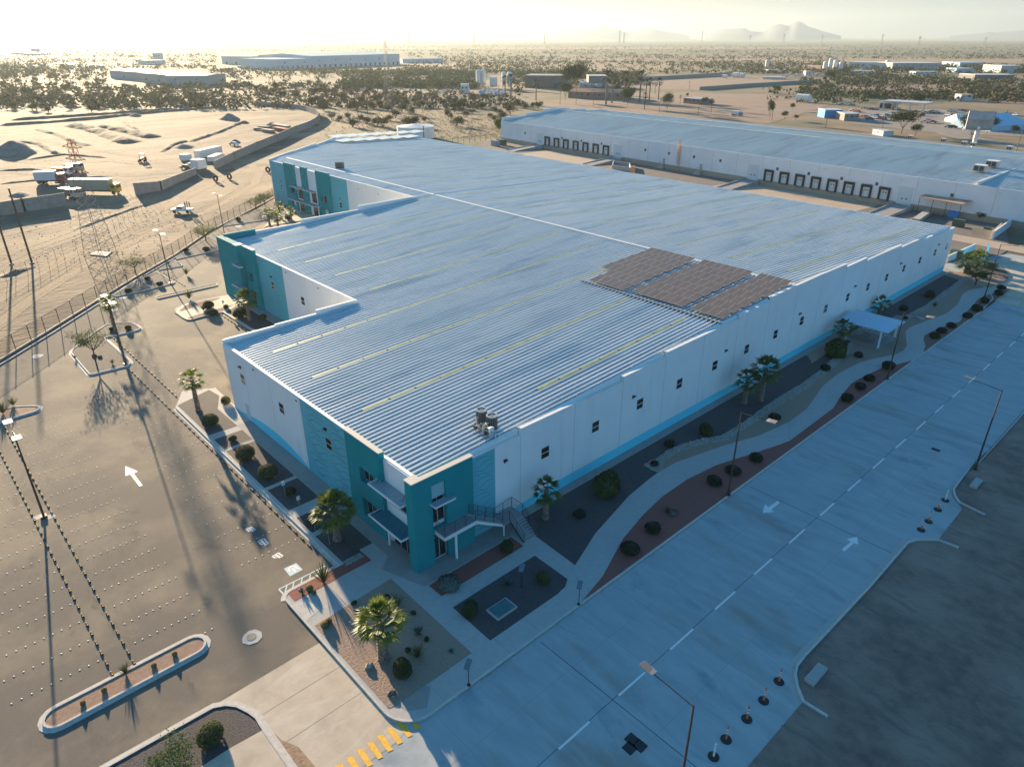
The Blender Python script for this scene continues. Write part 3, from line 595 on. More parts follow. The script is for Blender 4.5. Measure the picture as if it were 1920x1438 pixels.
# --- walls
b = MB()
T = 0.3
def W(p0, p1, za, zb, side=0.0, z0=-0.05, t=T): b.slab(p0, p1, t, z0, za, zb, side)
steps = [(0.02, 6.2, 8.38, 8.38), (6.2, 12.15, 8.38, 8.36), (12.15, 26.4, 9.02, 8.95), (26.4, 33.6, 9.42, 9.46), (33.6, 48.05, 9.95, 10.05), (48.05, 55.2, 10.45, 10.45), (55.2, 69.5, 11.02, 11.05), (69.5, 76.6, 11.0, 10.86), (76.6, 83.6, 10.42, 10.42), (83.6, 97, 9.98, 9.75), (97, 104.5, 9.5, 9.4), (104.5, 111.2, 9.02, 8.96), (111.2, 122.6, 8.52, 8.50)]
for y0, y1, a, c in steps: W((0.0, y0), (0.0, y1), a, c)
W((-38.15, YF[0]), (-0.16, YF[0]), 8.52, 8.52)
# left side of wing one, stepping
for y0, y1, a in ((1.06, 7.5, 8.95), (7.5, 13, 9.1), (13, 18.74, 9.55)): W((-38.0, y0), (-38.0, y1), a, a)
W((-79.9, YF[1]), (-38.16, YF[1]), 9.35, 9.35)
for y0, y1, a in ((24.4, 33, 9.9), (33, 45, 10.5), (45, 58.5, 11.2)): W((-80.05, y0), (-80.05, y1), a, a)
W((-146.0, YF[2]), (-80.2, YF[2]), 10.95, 10.95)
diag = [(-146.1, 58.6), (-157, 71.3), (-168, 84.0), (-180.2, 98.2)]
for (p, q), a in zip(zip(diag, diag[1:]), (11.3, 11.1, 10.6)): W(p, q, a, a)
W((-180.2, 98.4), (-176.5, 114), 10.3, 9.7); W((-176.5, 114), (-173.6, yb(-173)), 9.4, 9.0)
W((-173.5, yb(-173)), (-0.15, yb(0)), zr(-173, yb(-173))-0.02, zr(0, yb(0))-0.02)
b.k = 1
for i in range(1, 18):
    y = 7.15*i-2.2
    if y > 6.3 and y < 120: b.box(0.148, 0.156, y-0.02, y+0.02, 0, [s for s in steps if s[0] <= y < s[1]][0][2]-0.1)
for x in (-20, -26.5, -33): b.box(x-0.015, x+0.015, 1.042, 1.052, 0, 8.4)
for x in (-45, -52): b.box(x-0.015, x+0.015, 18.742, 18.752, 0, 9.2)
b.build('wall', [M_wall, M_groove], wh)
b = MB()
for y0, y1, a, c in steps: b.slab((0, y0+0.005), (0, y1-0.005), T+0.05, a+0.001, a+0.05, c+0.06) if a >= c-0.02 else b.slab((0, y0+0.005), (0, y1-0.005), T+0.05, min(a, c)-0.02, a+0.05, c+0.05)
b.slab((-38.2, 1.2), (-10.6, 1.2), 0.36, 8.521, 8.57, 8.57); b.slab((-4.7, 1.2), (-0.2, 1.2), 0.36, 8.521, 8.57, 8.57)
for y0, y1, a in ((1.4, 7.49, 8.95), (7.51, 12.99, 9.1), (13.01, 18.7, 9.55)): b.slab((-38.0, y0), (-38.0, y1), 0.36, a+0.001, a+0.05, a+0.05)
b.slab((-67, 18.9), (-38.2, 18.9), 0.36, 9.351, 9.4, 9.4)
for y0, y1, a in ((24.4, 32.99, 9.9), (33.01, 44.99, 10.5), (45.01, 58.5, 11.2)): b.slab((-80.05, y0), (-80.05, y1), 0.36, a+0.001, a+0.05, a+0.05)
b.slab((-114, 58.7), (-80.3, 58.7), 0.36, 10.951, 11.0, 11.0)
b.build('parapet_cap', M_cap, wh)
# --- painted bands and murals (thin coats standing 3 mm proud)
b = MB()
def wallpoly(pts, plane, pos, d=0.004):
    # upright painted patch: pts are (along, z)
    vs = [(pos, a, z) if plane == 'x' else (a, pos, z) for a, z in pts]
    tr = tessellate_polygon([[Vector((a, z, 0)) for a, z in pts]]); fs = []
    for t in tr:
        a, c, e = [pts[i] for i in t]; cr = (c[0]-a[0])*(e[1]-a[1])-(c[1]-a[1])*(e[0]-a[0])
        want = 1 if plane == 'x' else 1
        fs.append(tuple(t) if cr > 0 else (t[0], t[2], t[1]))
    b.add(vs, fs)
def smooth_band(x0, x1, f, n=40): return [(x0+(x1-x0)*i/n, f(i/n)) for i in range(n+1)]
wallpoly([(9.05, 0.02), (122.5, 0.02)]+smooth_band(122.5, 16, lambda t: 1.22+0.06*math.sin(t*9))+[(12, 0.95), (10, 0.5)], 'x', 0.155)
wallpoly([(-38.15, 0.02), (-19.75, 0.02), (-19.75, 0.35)]+smooth_band(-19.8, -38.15, lambda t: 0.35+1.35*math.sin(math.pi*min(1, t*1.1))**1.0*(1-0.35*t)), 'y', 1.045)
b.build('blue_base_band', M_cyan, wh)
for pts_, pl_, ps_ in (([(6.2, 0.02), (9.05, 0.02), (9.05, 8.35), (6.2, 8.35)], 'x', 0.155), ([(-19.7, 0.02), (-10.3, 0.02), (-10.3, 8.5), (-19.7, 8.5)], 'y', 1.045), ([(-67.7, 0.02), (-59.0, 0.02), (-58.9, 9.34), (-67.7, 9.34)], 'y', 18.745), ([(-146.0, 0.02), (-137, 0.02), (-137, 10.93), (-146.0, 10.93)], 'y', 58.545), ([(-114.5, 0.02), (-107, 0.02), (-107, 10.93), (-114.5, 10.93)], 'y', 58.545)):
    b = MB(); wallpoly(pts_, pl_, ps_); b.build('aqua_mural', M_aqua, wh)
b = MB()
def wave(a0, a1, z, plane, pos, amp, w, ph, n=14):
    up_, lo_ = [], []
    for i in range(n+1):
        t = i/n; a = a0+(a1-a0)*t; c = z+amp*math.sin(ph+t*6.5)+0.35*amp*math.sin(ph*2+t*15); k = w*math.sin(math.pi*t)**0.6+0.01
        up_.append((a, c+k)); lo_.append((a, c-k*0.3))
    wallpoly(lo_+up_[::-1], plane, pos)
for key in range(3):
    b = MB()
    for r in range(15):
        z = 0.6+r*0.52
        if key == 0: wave(-19.4+random.uniform(0, 1.0), -15.2+random.uniform(-0.5, 0.5), z, 'y', 1.041, 0.22, 0.10, r*1.3); wave(-14.6+random.uniform(-0.4, 0.3), -10.5-random.uniform(0, 0.5), z+0.2, 'y', 1.041, 0.22, 0.10, r*1.3+2)
        if key == 1: wave(6.4, 8.95, z, 'x', 0.159, 0.16, 0.07, r*1.7)
        if key == 2: wave(-67+random.random(), -63.6, z+0.2, 'y', 18.741, 0.2, 0.035, r*1.3); wave(-63, -59.4, z, 'y', 18.741, 0.2, 0.035, r*1.3)
    b.build('mural_waves', M_wave, wh)
# --- teal blocks
TB = []
class TealB(MB): pass
b = MB()
b.box(0.16, 0.6, 0.0, 1.9, -0.05, 8.95); b.box(0.16, 0.6, 3.3, 6.2, -0.05, 8.95); b.box(0.16, 0.6, 1.9, 3.3, 7.95, 8.95); b.box(0.16, 0.6, 1.9, 3.3, 3.1, 3.6); b.box(-0.35, 0.159, 0.0, 1.04, -0.05, 8.95)
b.build('teal_block', M_teal, wh)
def teal_front(x0, x1, yw, zt, win, t=0.45, yy=None):
    # slab in front of the wall with window openings
    b = MB(); y0 = yw-t if yy is None else yy; X = sorted(win, key=lambda w: w[2]); 
    xa = [x0]+sorted(set([w[0] for w in win]+[w[1] for w in win]))+[x1]
    for i in range(len(xa)-1):
        a, c = xa[i], xa[i+1]; z = -0.05
        for w in X:
            if w[0] <= a+1e-6 and w[1] >= c-1e-6: b.box(a, c, y0, yw, z, w[2]); z = w[3]
        b.box(a, c, y0, yw, z, zt)
    return b.build('teal_block', M_teal, wh)
teal_front(-10.3, -4.75, 1.04, 9.15, [(-8.3, -6.0, 1.0, 3.0), (-8.3, -6.0, 4.75, 6.3)], 0.5)
teal_front(-73.5, -72.2, 18.74, 10.1, [], 1.2)
teal_front(-71.5, -67.7, 18.74, 10.1, [(-70.9, -69.2, 4.7, 6.0), (-70.9, -69.2, 1.1, 3.0)], 0.5); b = MB(); b.box(-80.3, -73.501, 17.6, 18.74, -0.05, 10.1); b.box(-80.31, -79.85, 18.75, 24.3, -0.05, 10.3); tb = b.build('teal_block', M_teal, wh)
for x0, x1, win in ((-137, -131.6, [(-134.9, -132.6, 4.1, 5.9), (-134.9, -132.6, 0.9, 2.6)]), (-128.2, -125.3, []), (-120.5, -114.5, [(-118.6, -116, 4.1, 5.9), (-118.6, -116, 0.9, 2.6)])): teal_front(x0, x1, 58.54, 11.5, win, 0.6)
for bx in ((0.13, 0.66, -0.04, 6.24, 8.951, 9.02), (-0.4, 0.129, -0.04, 1.06, 8.951, 9.02), (-10.35, -4.7, 0.48, 1.02, 9.151, 9.21), (-73.55, -72.15, 17.5, 18.8, 10.101, 10.15), (-71.55, -67.65, 18.2, 18.8, 10.101, 10.15)): b = MB(); b.box(*bx); b.build('block_coping', mat('coping_paint', (0.62, 0.55, 0.46), 0.7), wh)
# recessed white front between the corner blocks
b = MB(); b.box(-4.74, -0.36, 0.9, 1.035, 6.15, 8.51); b.box(-4.74, -0.36, 0.9, 1.035, 3.3, 4.3); b.box(-4.74, -4.3, 0.9, 1.035, -0.05, 3.3); b.box(-4.74, -4.5, 0.9, 1.035, 4.3, 6.15); b.build('white_bay', M_wall, wh); b = MB(); b.box(-72.19, -71.51, 18.5, 18.73, -0.05, 9.34); b.build('white_bay', M_wall, wh)
for x0, x1 in ((-131.6, -128.2), (-125.3, -120.5)): b = MB(); b.box(x0+0.01, x1-0.01, 58.3, 58.53, -0.05, 10.94); b.build('white_bay', M_wall, wh)
# --- windows
def win_x(y, z, w=1.05, h=1.2):
    f = MB(); f.box(0.15, 0.165, y-w/2, y+w/2, z-h/2, z+h/2); o = f.build('window', M_frame, wh)
    g = MB(); g.box(0.165, 0.168, y-w/2+0.04, y+w/2-0.04, z+0.04, z+h/2-0.04); g.box(0.165, 0.168, y-w/2+0.04, y+w/2-0.04, z-h/2+0.04, z-0.08); g.build('pane', M_glass, o)
    return o
def win_y(x, z, yw, w=1.05, h=1.2, split=1, m=M_glass):
    f = MB(); f.box(x-w/2, x+w/2, yw-0.015, yw, z-h/2, z+h/2); o = f.build('window', M_frame, wh)
    g = MB()
    if split == 1: g.box(x-w/2+0.04, x+w/2-0.04, yw-0.018, yw-0.0151, z+0.04, z+h/2-0.04); g.box(x-w/2+0.04, x+w/2-0.04, yw-0.018, yw-0.0151, z-h/2+0.04, z-0.08)
    else:
        n = split; s = w/n
        for i in range(n): g.box(x-w/2+s*i+0.035, x-w/2+s*(i+1)-0.035, yw-0.018, yw-0.0151, z-h/2+0.04, z+h/2-0.04)
    g.build('pane', m, o); return o
for i in range(15): win_x(15.3+7.1*i, 5.28)
win_x(120.5, 5.35, 0.8, 1.3)
for x in (-33.8, -24.3, -14.6): win_y(x, 5.5, 1.05)
for x in (-63.1, -53.4): win_y(x, 5.4, 18.75)
for x in (-140.9, -110.7): win_y(x, 4.6, 58.55)
win_y(-7.15, 5.52, 1.03, 2.26, 1.5, 3); win_y(-7.15, 2.0, 1.03, 2.26, 1.95, 3)
win_y(-2.45, 5.2, 1.03, 4.1, 1.8, 3); win_y(-2.3, 1.55, 1.03, 3.8, 3.2, 4)
M_gglass = mat('green_tinted_glass', (0.10, 0.22, 0.10), 0.1, spec=0.8)
win_y(-71.85, 5.3, 18.48, 0.6, 2.2, 2, M_gglass); win_y(-70.05, 5.35, 18.73, 1.6, 1.25, 2); win_y(-70.05, 2.05, 18.73, 1.6, 1.8, 2)
for x in (-133.75, -117.3): win_y(x, 5.0, 58.53, 2.2, 1.7, 2)
for x in (-129.9, -122.9): win_y(x, 4.6, 58.29, 2.4, 2.6, 3); win_y(x, 1.4, 58.29, 2.2, 2.6, 2)
for z0, z1, n in ((0.28, 3.0, 2), (4.0, 7.0, 2)):
    f = MB(); f.box(0.20, 0.23, 1.9, 3.3, z0, z1 if n else z1); o = f.build('glass_door', M_frame, wh); g = MB()
    for a in (1.96, 2.63): g.box(0.2301, 0.235, a, a+0.6, z0+0.06, z1-0.55); g.box(0.2301, 0.235, a, a+0.6, z1-0.48, z1-0.06)
    g.build('pane', M_glass, o)
b = MB(); b.box(0.17, 0.4, 1.9, 3.3, 6.55, 7.95); b.build('pale_panel', mat('pale_teal_paint', (0.28, 0.50, 0.53), 0.7), wh)
def doorp(x0, x1, z1, yw, m): MB().box(x0, x1, yw-0.02, yw, 0.02, z1).build('door', m, wh)
doorp(-34.5, -33.5, 2.15, 1.04, mat('door_paint', (0.52, 0.62, 0.66), 0.6)); doorp(-13.0, -12.0, 2.15, 1.04, mat('aqua_door_paint', (0.10, 0.36, 0.43), 0.6))
def wlamp(p, d):
    b = MB(); 
    if d == 'x': b.box(0.15, 0.42, p-0.16, p+0.16, 6.6, 6.72); b.box(0.15, 0.2, p-0.1, p+0.1, 6.35, 6.6)
    else: b.box(p[0]-0.16, p[0]+0.16, p[1]-0.27, p[1], p[2], p[2]+0.12); b.box(p[0]-0.1, p[0]+0.1, p[1]-0.05, p[1], p[2]-0.25, p[2])
    b.build('wall_lamp', M_dark, wh)
for y in (10.2, 28.2, 45.7, 63.9, 81.0, 98.3, 115.5): wlamp(y, 'x')
for p in ((-33.8, 1.05, 7.0), (-14.8, 1.05, 7.05), (-63.2, 18.75, 6.8), (-140.9, 58.55, 6.2), (-110.7, 58.55, 6.2)): wlamp(p, 'y')
def scup(x, z, yw): MB().box(x-0.16, x+0.16, yw-0.06, yw, z-0.08, z+0.08).build('scupper', mat('scupper_metal', (0.20, 0.22, 0.24), 0.5, 0.5), wh)
for x in (-30.2, -20.4, -10.9): scup(x, 7.9, 1.05)
for x in (-57.8, -48.0): scup(x, 8.7, 18.75)
for x in (-102, -94, -86): scup(x, 9.6, 58.55)
# --- awnings
def awning(x0, x1, y0, y1, z, m, ties=True, t=0.14, wallz=None):
    b = MB(); b.box(x0, x1, y0, y0+0.1, z-t, z); b.box(x0, x0+0.08, y0+0.101, y1, z-t, z); b.box(x1-0.08, x1, y0+0.101, y1, z-t, z); o = b.build('awning', M_cap, wh)
    s = MB(); n = int((x1-x0)/0.3)
    s.box(x0+0.081, x1-0.081, y0+0.101, y1, z-0.09, z-0.05)
    for i in range(n): xx = x0+0.15+i*0.3; s.box(xx, xx+0.06, y0+0.11, y1-0.01, z-0.0499, z-0.005)
    s.build('awning_sheet', m, o)
    if ties:
        for xx in (x0+0.5, x1-0.5): r = MB(); r.tube((xx, y0+0.6, z), (xx, y1, z+1.3), 0.025, n=5); r.box(xx-0.06, xx+0.06, y1-0.06, y1, z+1.2, z+1.4); r.build('tie_rod', M_dark, o)
awning(-5.35, -0.6, -0.45, 0.89, 6.4, M_awn); awning(-5.3, -0.36, -0.75, 0.89, 3.35, M_awnt)
awning(-73.6, -70.6, 16.9, 17.5, 7.0, M_awn, False); awning(-74.2, -70.2, 16.5, 17.4, 3.5, M_awn, False)
for x0, x1 in ((-132.2, -127.2), (-125.6, -120.2)): awning(x0, x1, 56.6, 57.9, 6.4, M_awn, False); awning(x0-1, x1+1, 56.2, 57.9, 3.2, M_awn, False)
b = MB(); b.box(0.601, 1.35, 1.65, 3.75, 6.25, 6.4); o = b.build('awning', M_cap, wh); s = MB()
for i in range(6): s.box(0.66, 1.30, 1.75+i*0.33, 1.81+i*0.33, 6.4, 6.45)
s.box(0.61, 1.33, 1.68, 3.72, 6.401, 6.42); s.build('awning_sheet', M_awn, o)
# pilaster-like white post under the awning
b = MB(); b.tube((-4.1, 0.4, 0), (-4.1, 0.4, 3.2), 0.09, n=10); b.build('awning_post', M_wall, wh)
# --- balcony with two short flights down to the ground
b = MB(); b.box(0.61, 1.85, 2.05, 5.35, 3.3, 3.5); bal = b.build('balcony', M_floor, wh)
b = MB(); b.ribbon([(0.61, 2.03), (1.87, 2.03), (1.87, 5.35)], -0.05, 0.0, 3.18, 3.52); b.build('balcony_fascia', M_cap, bal)
b = MB(); b.tube((1.28, 3.6, 0.1), (1.28, 3.6, 3.3), 0.11, n=12); b.build('balcony_column', M_wall, bal)
b = MB(); b.tube((1.75, 8.6, 0.1), (1.75, 8.6, 1.35), 0.07, n=10); b.build('balcony_column', M_wall, bal)
b = MB(); b.box(0.4, 1.9, 8.35, 10.8, 1.35, 1.5); b.build('stair_landing', M_floor, bal)
M_tread = mat('stair_tread', (0.40, 0.39, 0.38), 0.7); b = MB()
for i in range(11): y = 5.36+i*0.272; z = 3.5-(i+1)*0.167; b.box(0.66, 1.85, y, y+0.29, z-0.05, z)
b.build('upper_stair', M_tread, bal); b = MB()
for i in range(8): x = 1.91+i*0.225; z = 1.5-(i+1)*0.167; b.box(x, x+0.25, 9.25, 10.75, z-0.05, z)
b.build('lower_stair', M_tread, bal)
b = MB()
for xx in (0.66, 1.87): b.add([(xx-0.02, 5.35, 3.2), (xx-0.02, 8.36, 1.3), (xx-0.02, 8.36, 1.55), (xx-0.02, 5.35, 3.52), (xx+0.02, 5.35, 3.2), (xx+0.02, 8.36, 1.3), (xx+0.02, 8.36, 1.55), (xx+0.02, 5.35, 3.52)], [(3, 2, 1, 0), (4, 5, 6, 7), (3, 7, 6, 2), (0, 1, 5, 4)])
b.build('stair_stringer', M_cap, bal); b = MB()
for yy in (9.23, 10.77): b.add([(1.9, yy-0.02, 1.25), (3.72, yy-0.02, 0.0), (3.72, yy-0.02, 0.2), (1.9, yy-0.02, 1.52), (1.9, yy+0.02, 1.25), (3.72, yy+0.02, 0.0), (3.72, yy+0.02, 0.2), (1.9, yy+0.02, 1.52)], [(0, 1, 2, 3), (7, 6, 5, 4), (3, 2, 6, 7), (0, 4, 5, 1)])
b.build('stair_stringer', M_rail, bal)
r = MB()
for ln in ([(0.65, 2.1, 3.5), (1.82, 2.1, 3.5), (1.82, 5.35, 3.5), (1.82, 8.4, 1.5), (1.86, 9.2, 1.5), (3.7, 9.24, 0.15)], [(0.66, 5.6, 3.4), (0.66, 8.4, 1.5), (0.45, 10.75, 1.5), (1.9, 10.76, 1.5), (3.7, 10.76, 0.15)]):
    for k, zz in enumerate((0.28, 0.52, 0.76, 1.05)): r.path([(x, y, z+zz) for x, y, z in ln], 0.03 if k == 3 else 0.016, 5)
    for a, c in zip(ln, ln[1:]):
        n = max(1, round(math.dist(a, c)/1.15))
        for i in range(n+1): t = i/n; p = [a[k]+(c[k]-a[k])*t for k in range(3)]; r.tube((p[0], p[1], p[2]-0.05), (p[0], p[1], p[2]+1.07), 0.03, n=5)
r.build('railing', M_rail, bal)
# ---------------------------------------------------------------- solar arrays on the roof
M_pv = mat('solar_cell', (0.20, 0.142, 0.10), 0.35, 0.0, 0.12, 1.0, (0.165, 0.118, 0.085), spec=0.3)
M_pvf = mat('solar_frame', (0.62, 0.56, 0.50), 0.4, 0.6)
def array(name, label, cells, w, h, dz, mp=M_pv, tilt=0.0, loc0=(0, 0)):
    x0, y0 = loc0; t = empty('solar_array', (x0, y0, zr(x0, y0)), label, 'solar array', 'solar arrays on the warehouse roofs')
    for (x, y) in cells:
        z = zr(x, y)+dz-zr(x0, y0); sl_ = 0.0425 if y < yr(x) else -0.04
        p = MB(); a = (x-x0, y-y0)
        def pt(u, v, dd): return (a[0]+u, a[1]+v, z+v*(sl_+tilt)+dd)
        p.add([pt(-w/2, -h/2, 0), pt(w/2, -h/2, 0), pt(w/2, h/2, 0), pt(-w/2, h/2, 0), pt(-w/2, -h/2, 0.05), pt(w/2, -h/2, 0.05), pt(w/2, h/2, 0.05), pt(-w/2, h/2, 0.05)], [(3,2,1,0),(0,1,5,4),(1,2,6,5),(2,3,7,6),(3,0,4,7),(4,5,6,7)])
        p.k = 1; e = 0.035; p.add([pt(-w/2+e, -h/2+e, 0.052), pt(w/2-e, -h/2+e, 0.052), pt(w/2-e, h/2-e, 0.052), pt(-w/2+e, h/2-e, 0.052)], [(0, 1, 2, 3)])
        p.build('solar_panel', [M_pvf, mp], t)
    f = MB()
    for x in sorted(set(round(c[0], 2) for c in cells)):
        ys = [c[1] for c in cells if abs(c[0]-x) < 0.02]; 
        a, c = min(ys)-h/2, max(ys)+h/2; f.add([(x-x0-0.03, a-y0, zr(x, a)-zr(x0, y0)+dz-0.08), (x-x0+0.03, a-y0, zr(x, a)-zr(x0, y0)+dz-0.08), (x-x0+0.03, c-y0, zr(x, c)-zr(x0, y0)+dz-0.08), (x-x0-0.03, c-y0, zr(x, c)-zr(x0, y0)+dz-0.08)], [(0, 1, 2, 3)])
    f.build('mounting_rail', M_pvf, t)
def grid(x0, x1, y0, y1, w, h, gap=0.05, skew=0):
    nx = max(1, int((x1-x0+gap)/(w+gap))); ny = max(1, int((y1-y0+gap)/(h+gap)))
    return [(x0+w/2+i*(w+gap), y0+h/2+j*(h+gap)) for j in range(ny) for i in range(nx)]
pw, ph = 1.10, 2.2
def blocks(x0s, y0, nrow, nx, rowstep, shift):
    cells = []
    for j in range(nrow):
        for k in range(nx): cells.append((x0s+pw/2+k*(pw+0.03)+shift*j, y0+ph/2+j*rowstep))
    return cells
A1 = blocks(-23.2, 50.0, 5, 7, 2.32, 0.0)+[(-20.4+k*1.18, 48.4) for k in range(5)]+[(-20.4+k*1.18, 46.1) for k in range(5)]
A2 = blocks(-14.1, 45.4, 7, 7, 2.36, 0.0)
A3 = blocks(-5.15, 45.4, 7, 4, 2.36, 0.0)
array('solar_array', 'brown solar array farthest from the right wall, notched at its lower left corner', A1, pw, ph, 0.42, tilt=0.13, loc0=(-18, 54))
array('solar_array', 'largest brown solar array, in the middle of the three near the roof ridge', A2, pw, ph, 0.42, tilt=0.13, loc0=(-10, 54))
array('solar_array', 'narrow brown solar array beside the right parapet', A3, pw, ph, 0.42, tilt=0.13, loc0=(-3, 54))
M_pvw = mat('glaring_panel', (0.80, 0.76, 0.70), 0.3, 0.0)  # white glare on the far panels painted as a pale base colour
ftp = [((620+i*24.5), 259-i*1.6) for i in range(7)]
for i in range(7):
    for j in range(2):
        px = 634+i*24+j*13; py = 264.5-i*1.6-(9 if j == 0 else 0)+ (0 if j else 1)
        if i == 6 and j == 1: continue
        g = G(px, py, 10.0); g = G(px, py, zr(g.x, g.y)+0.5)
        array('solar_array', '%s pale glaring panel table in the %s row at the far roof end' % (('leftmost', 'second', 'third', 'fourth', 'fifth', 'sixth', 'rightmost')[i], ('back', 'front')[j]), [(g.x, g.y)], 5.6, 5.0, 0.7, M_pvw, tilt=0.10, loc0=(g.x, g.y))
# ---------------------------------------------------------------- rooftop condensers
M_cond = mat('condenser_grey', (0.07, 0.075, 0.08), 0.6, 0.3); M_condl = mat('condenser_top', (0.34, 0.35, 0.35), 0.5, 0.3)
def condenser(loc, label, s=1.0, group='rooftop condenser units'):
    t = empty('condenser_unit', loc, label, 'condenser', group, sc=s)
    b = MB(); b.lathe([(0.50, 0.0), (0.50, 1.15), (0.47, 1.2)], 20); b.build('casing', M_cond, t)
    g = MB()
    for i in range(20): a = 2*math.pi*i/20; g.tube((0.505*math.cos(a), 0.505*math.sin(a), 0.05), (0.505*math.cos(a), 0.505*math.sin(a), 1.15), 0.012, n=4)
    g.build('grille', M_condl, t)
    r = MB(); r.lathe([(0.52, 1.15), (0.52, 1.27), (0.36, 1.27), (0.36, 1.205)], 20); r.build('fan_ring', M_condl, t)
    f = MB(); f.tube((0, 0, 1.2), (0, 0, 1.24), 0.1, n=10)
    for i in range(4):
        a = i*math.pi/2; f.add([(0.1*math.cos(a), 0.1*math.sin(a), 1.21), (0.34*math.cos(a-0.25), 0.34*math.sin(a-0.25), 1.215), (0.34*math.cos(a+0.25), 0.34*math.sin(a+0.25), 1.225)], [(0, 1, 2)])
    f.build('fan', M_condl, t); return t
def on_roof(px, py, dz=0.1):
    g = G(px, py, 8.8); 
    for _ in range(5): g = G(px, py, zr(g.x, g.y)+dz)
    return g
g1 = on_roof(820+530/6.39, 640+960/6.39); g2 = on_roof(820+655/6.39, 640+1030/6.39)
condenser((g1.x, g1.y, g1.z), 'round dark condenser farther from the parapet, the taller looking of the near pair'); condenser((g2.x, g2.y, g2.z), 'round dark condenser of the near pair beside the white filter tank')
t = empty('roof_piping', on_roof(820+560/6.39, 640+1080/6.39), 'tangle of pale and dark pipes on the roof in front of the near condensers', 'pipework')
b = MB()
for k in range(7): x = random.uniform(-1.3, 1.0); y = random.uniform(-0.6, 0.6); z = random.uniform(0.15, 0.9); b.path([(x, y, 0), (x, y, z), (x+random.uniform(-0.9, 0.9), y, z), (x+random.uniform(-0.5, 0.5), y+0.6, z)], 0.045, 6)
b.build('pipe', mat('pale_pipe', (0.62, 0.58, 0.52), 0.5, 0.2), t)
b = MB()
for k in range(6): x = random.uniform(-1.3, 1.0); y = random.uniform(-0.6, 0.6); z = random.uniform(0.1, 0.5); b.path([(x, y, 0), (x, y, z), (x+random.uniform(-0.9, 0.9), y+0.3, z)], 0.05, 6); b.box(x-0.1, x+0.1, y-0.1, y+0.1, z, z+0.2)
b.build('valve', M_cond, t)
t = empty('filter_tank', on_roof(820+650/6.39, 640+1150/6.39), 'small white capped tank beside the roof pipes at the parapet', 'tank')
b = MB(); b.lathe([(0.18, 0), (0.22, 0.1), (0.22, 0.65), (0.12, 0.75)], 14); b.build('body', mat('tank_blue_grey', (0.45, 0.52, 0.56), 0.5), t); b = MB(); b.lathe([(0.25, 0.72), (0.25, 0.95), (0.1, 1.02)], 14); b.build('cap', M_cap, t); b = MB(); b.path([(0.3, 0.2, 0), (0.3, 0.2, 0.4), (0.7, 0.3, 0.5), (0.8, 0.3, 0.1)], 0.05, 6); b.build('hose', M_cap, t)
gg = on_roof(634, 316); condenser((gg.x, gg.y, gg.z), 'left one of the two small condensers by the far end of the ridge', 1.25); gg = on_roof(641, 316); condenser((gg.x, gg.y, gg.z), 'right one of the two small condensers by the far end of the ridge', 1.25)
# ================================================================ PLANTS
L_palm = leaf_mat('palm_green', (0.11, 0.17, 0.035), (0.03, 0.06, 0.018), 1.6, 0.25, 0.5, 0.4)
L_palmy = leaf_mat('palm_sunlit_green', (0.26, 0.30, 0.05), (0.05, 0.09, 0.02), 2.2, 0.3, 0.5, 0.4)  # lit copy of the palm green: sunshine painted as brighter yellow-green
M_pdry = mat('dry_palm_thatch', (0.24, 0.16, 0.09), 0.9, 0, 0.3, 6.0)
M_ptrunk = mat('palm_trunk_boots', (0.34, 0.26, 0.20), 0.9, 0, 0.35, 7.0, (0.15, 0.11, 0.085), bump=0.03, bscale=9)
L_bush = leaf_mat('clipped_bush_green', (0.075, 0.10, 0.035), (0.035, 0.055, 0.02), 4.0, 0.15)
L_bushg = leaf_mat('grey_green_bush', (0.125, 0.14, 0.055), (0.06, 0.075, 0.03), 4.0, 0.15)
L_dark = leaf_mat('dark_bush_green', (0.03, 0.055, 0.035), (0.015, 0.03, 0.02), 4.0, 0.1)
L_tree = leaf_mat('fine_tree_leaf', (0.11, 0.16, 0.05), (0.05, 0.085, 0.03), 1.0, 0.3)
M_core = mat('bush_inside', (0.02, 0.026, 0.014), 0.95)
M_bark = mat('bark', (0.10, 0.075, 0.055), 0.9, 0, 0.3, 4.0)
L_agave = leaf_mat('agave_leaf', (0.10, 0.17, 0.16), (0.06, 0.11, 0.10), 3.0, 0.05)
L_yucca = leaf_mat('yucca_leaf', (0.15, 0.17, 0.07), (0.08, 0.10, 0.045), 3.0, 0.1)
M_cact = mat('cactus_green', (0.09, 0.12, 0.05), 0.8, 0, 0.3, 9.0); M_spine = mat('yellow_spines', (0.62, 0.42, 0.05), 0.8, 0, 0.3, 20)

def fan_crown(nf, L, droop, seed, e0=76, e1=112):
    rs = random.Random(seed); b = MB()
    for i in range(nf):
        az = 2*math.pi*(i*0.618)+rs.uniform(-0.2, 0.2); el = R_(e0-e1*(i/nf)**0.85+rs.uniform(-8, 8))
        d = Vector((math.cos(az)*math.cos(el), math.sin(az)*math.cos(el), math.sin(el))); side = Vector((-math.sin(az), math.cos(az), 0)); upv = side.cross(d)*-1
        pl = L*rs.uniform(0.5, 0.68); p0 = d*0.12; p1 = d*pl-Vector((0, 0, 0.1*droop)); b.tube(p0, p1, 0.022, 0.014, 3, False)
        fl = L*rs.uniform(0.6, 0.8); nb = 15
        for k in range(nb):
            t = -1+2*k/(nb-1); a = t*(0.85 if nf > 45 else 1.05); dd = (d*math.cos(a)+side*math.sin(a)); l = fl*(1-0.25*abs(t))*rs.uniform(0.8, 1.12); w = 0.042*L/1.3
            tw = upv*(0.02*(k % 2)); e = p1+dd*l-Vector((0, 0, 1))*(l*0.28*droop*(0.6+rs.random()*0.8)); m = p1+dd*(l*0.55)+upv*0.03; pd = dd.cross(upv).normalized()
            b.add([p1, m-pd*w+tw, e, m+pd*w-tw], [(0, 1, 2, 3)])
    return b
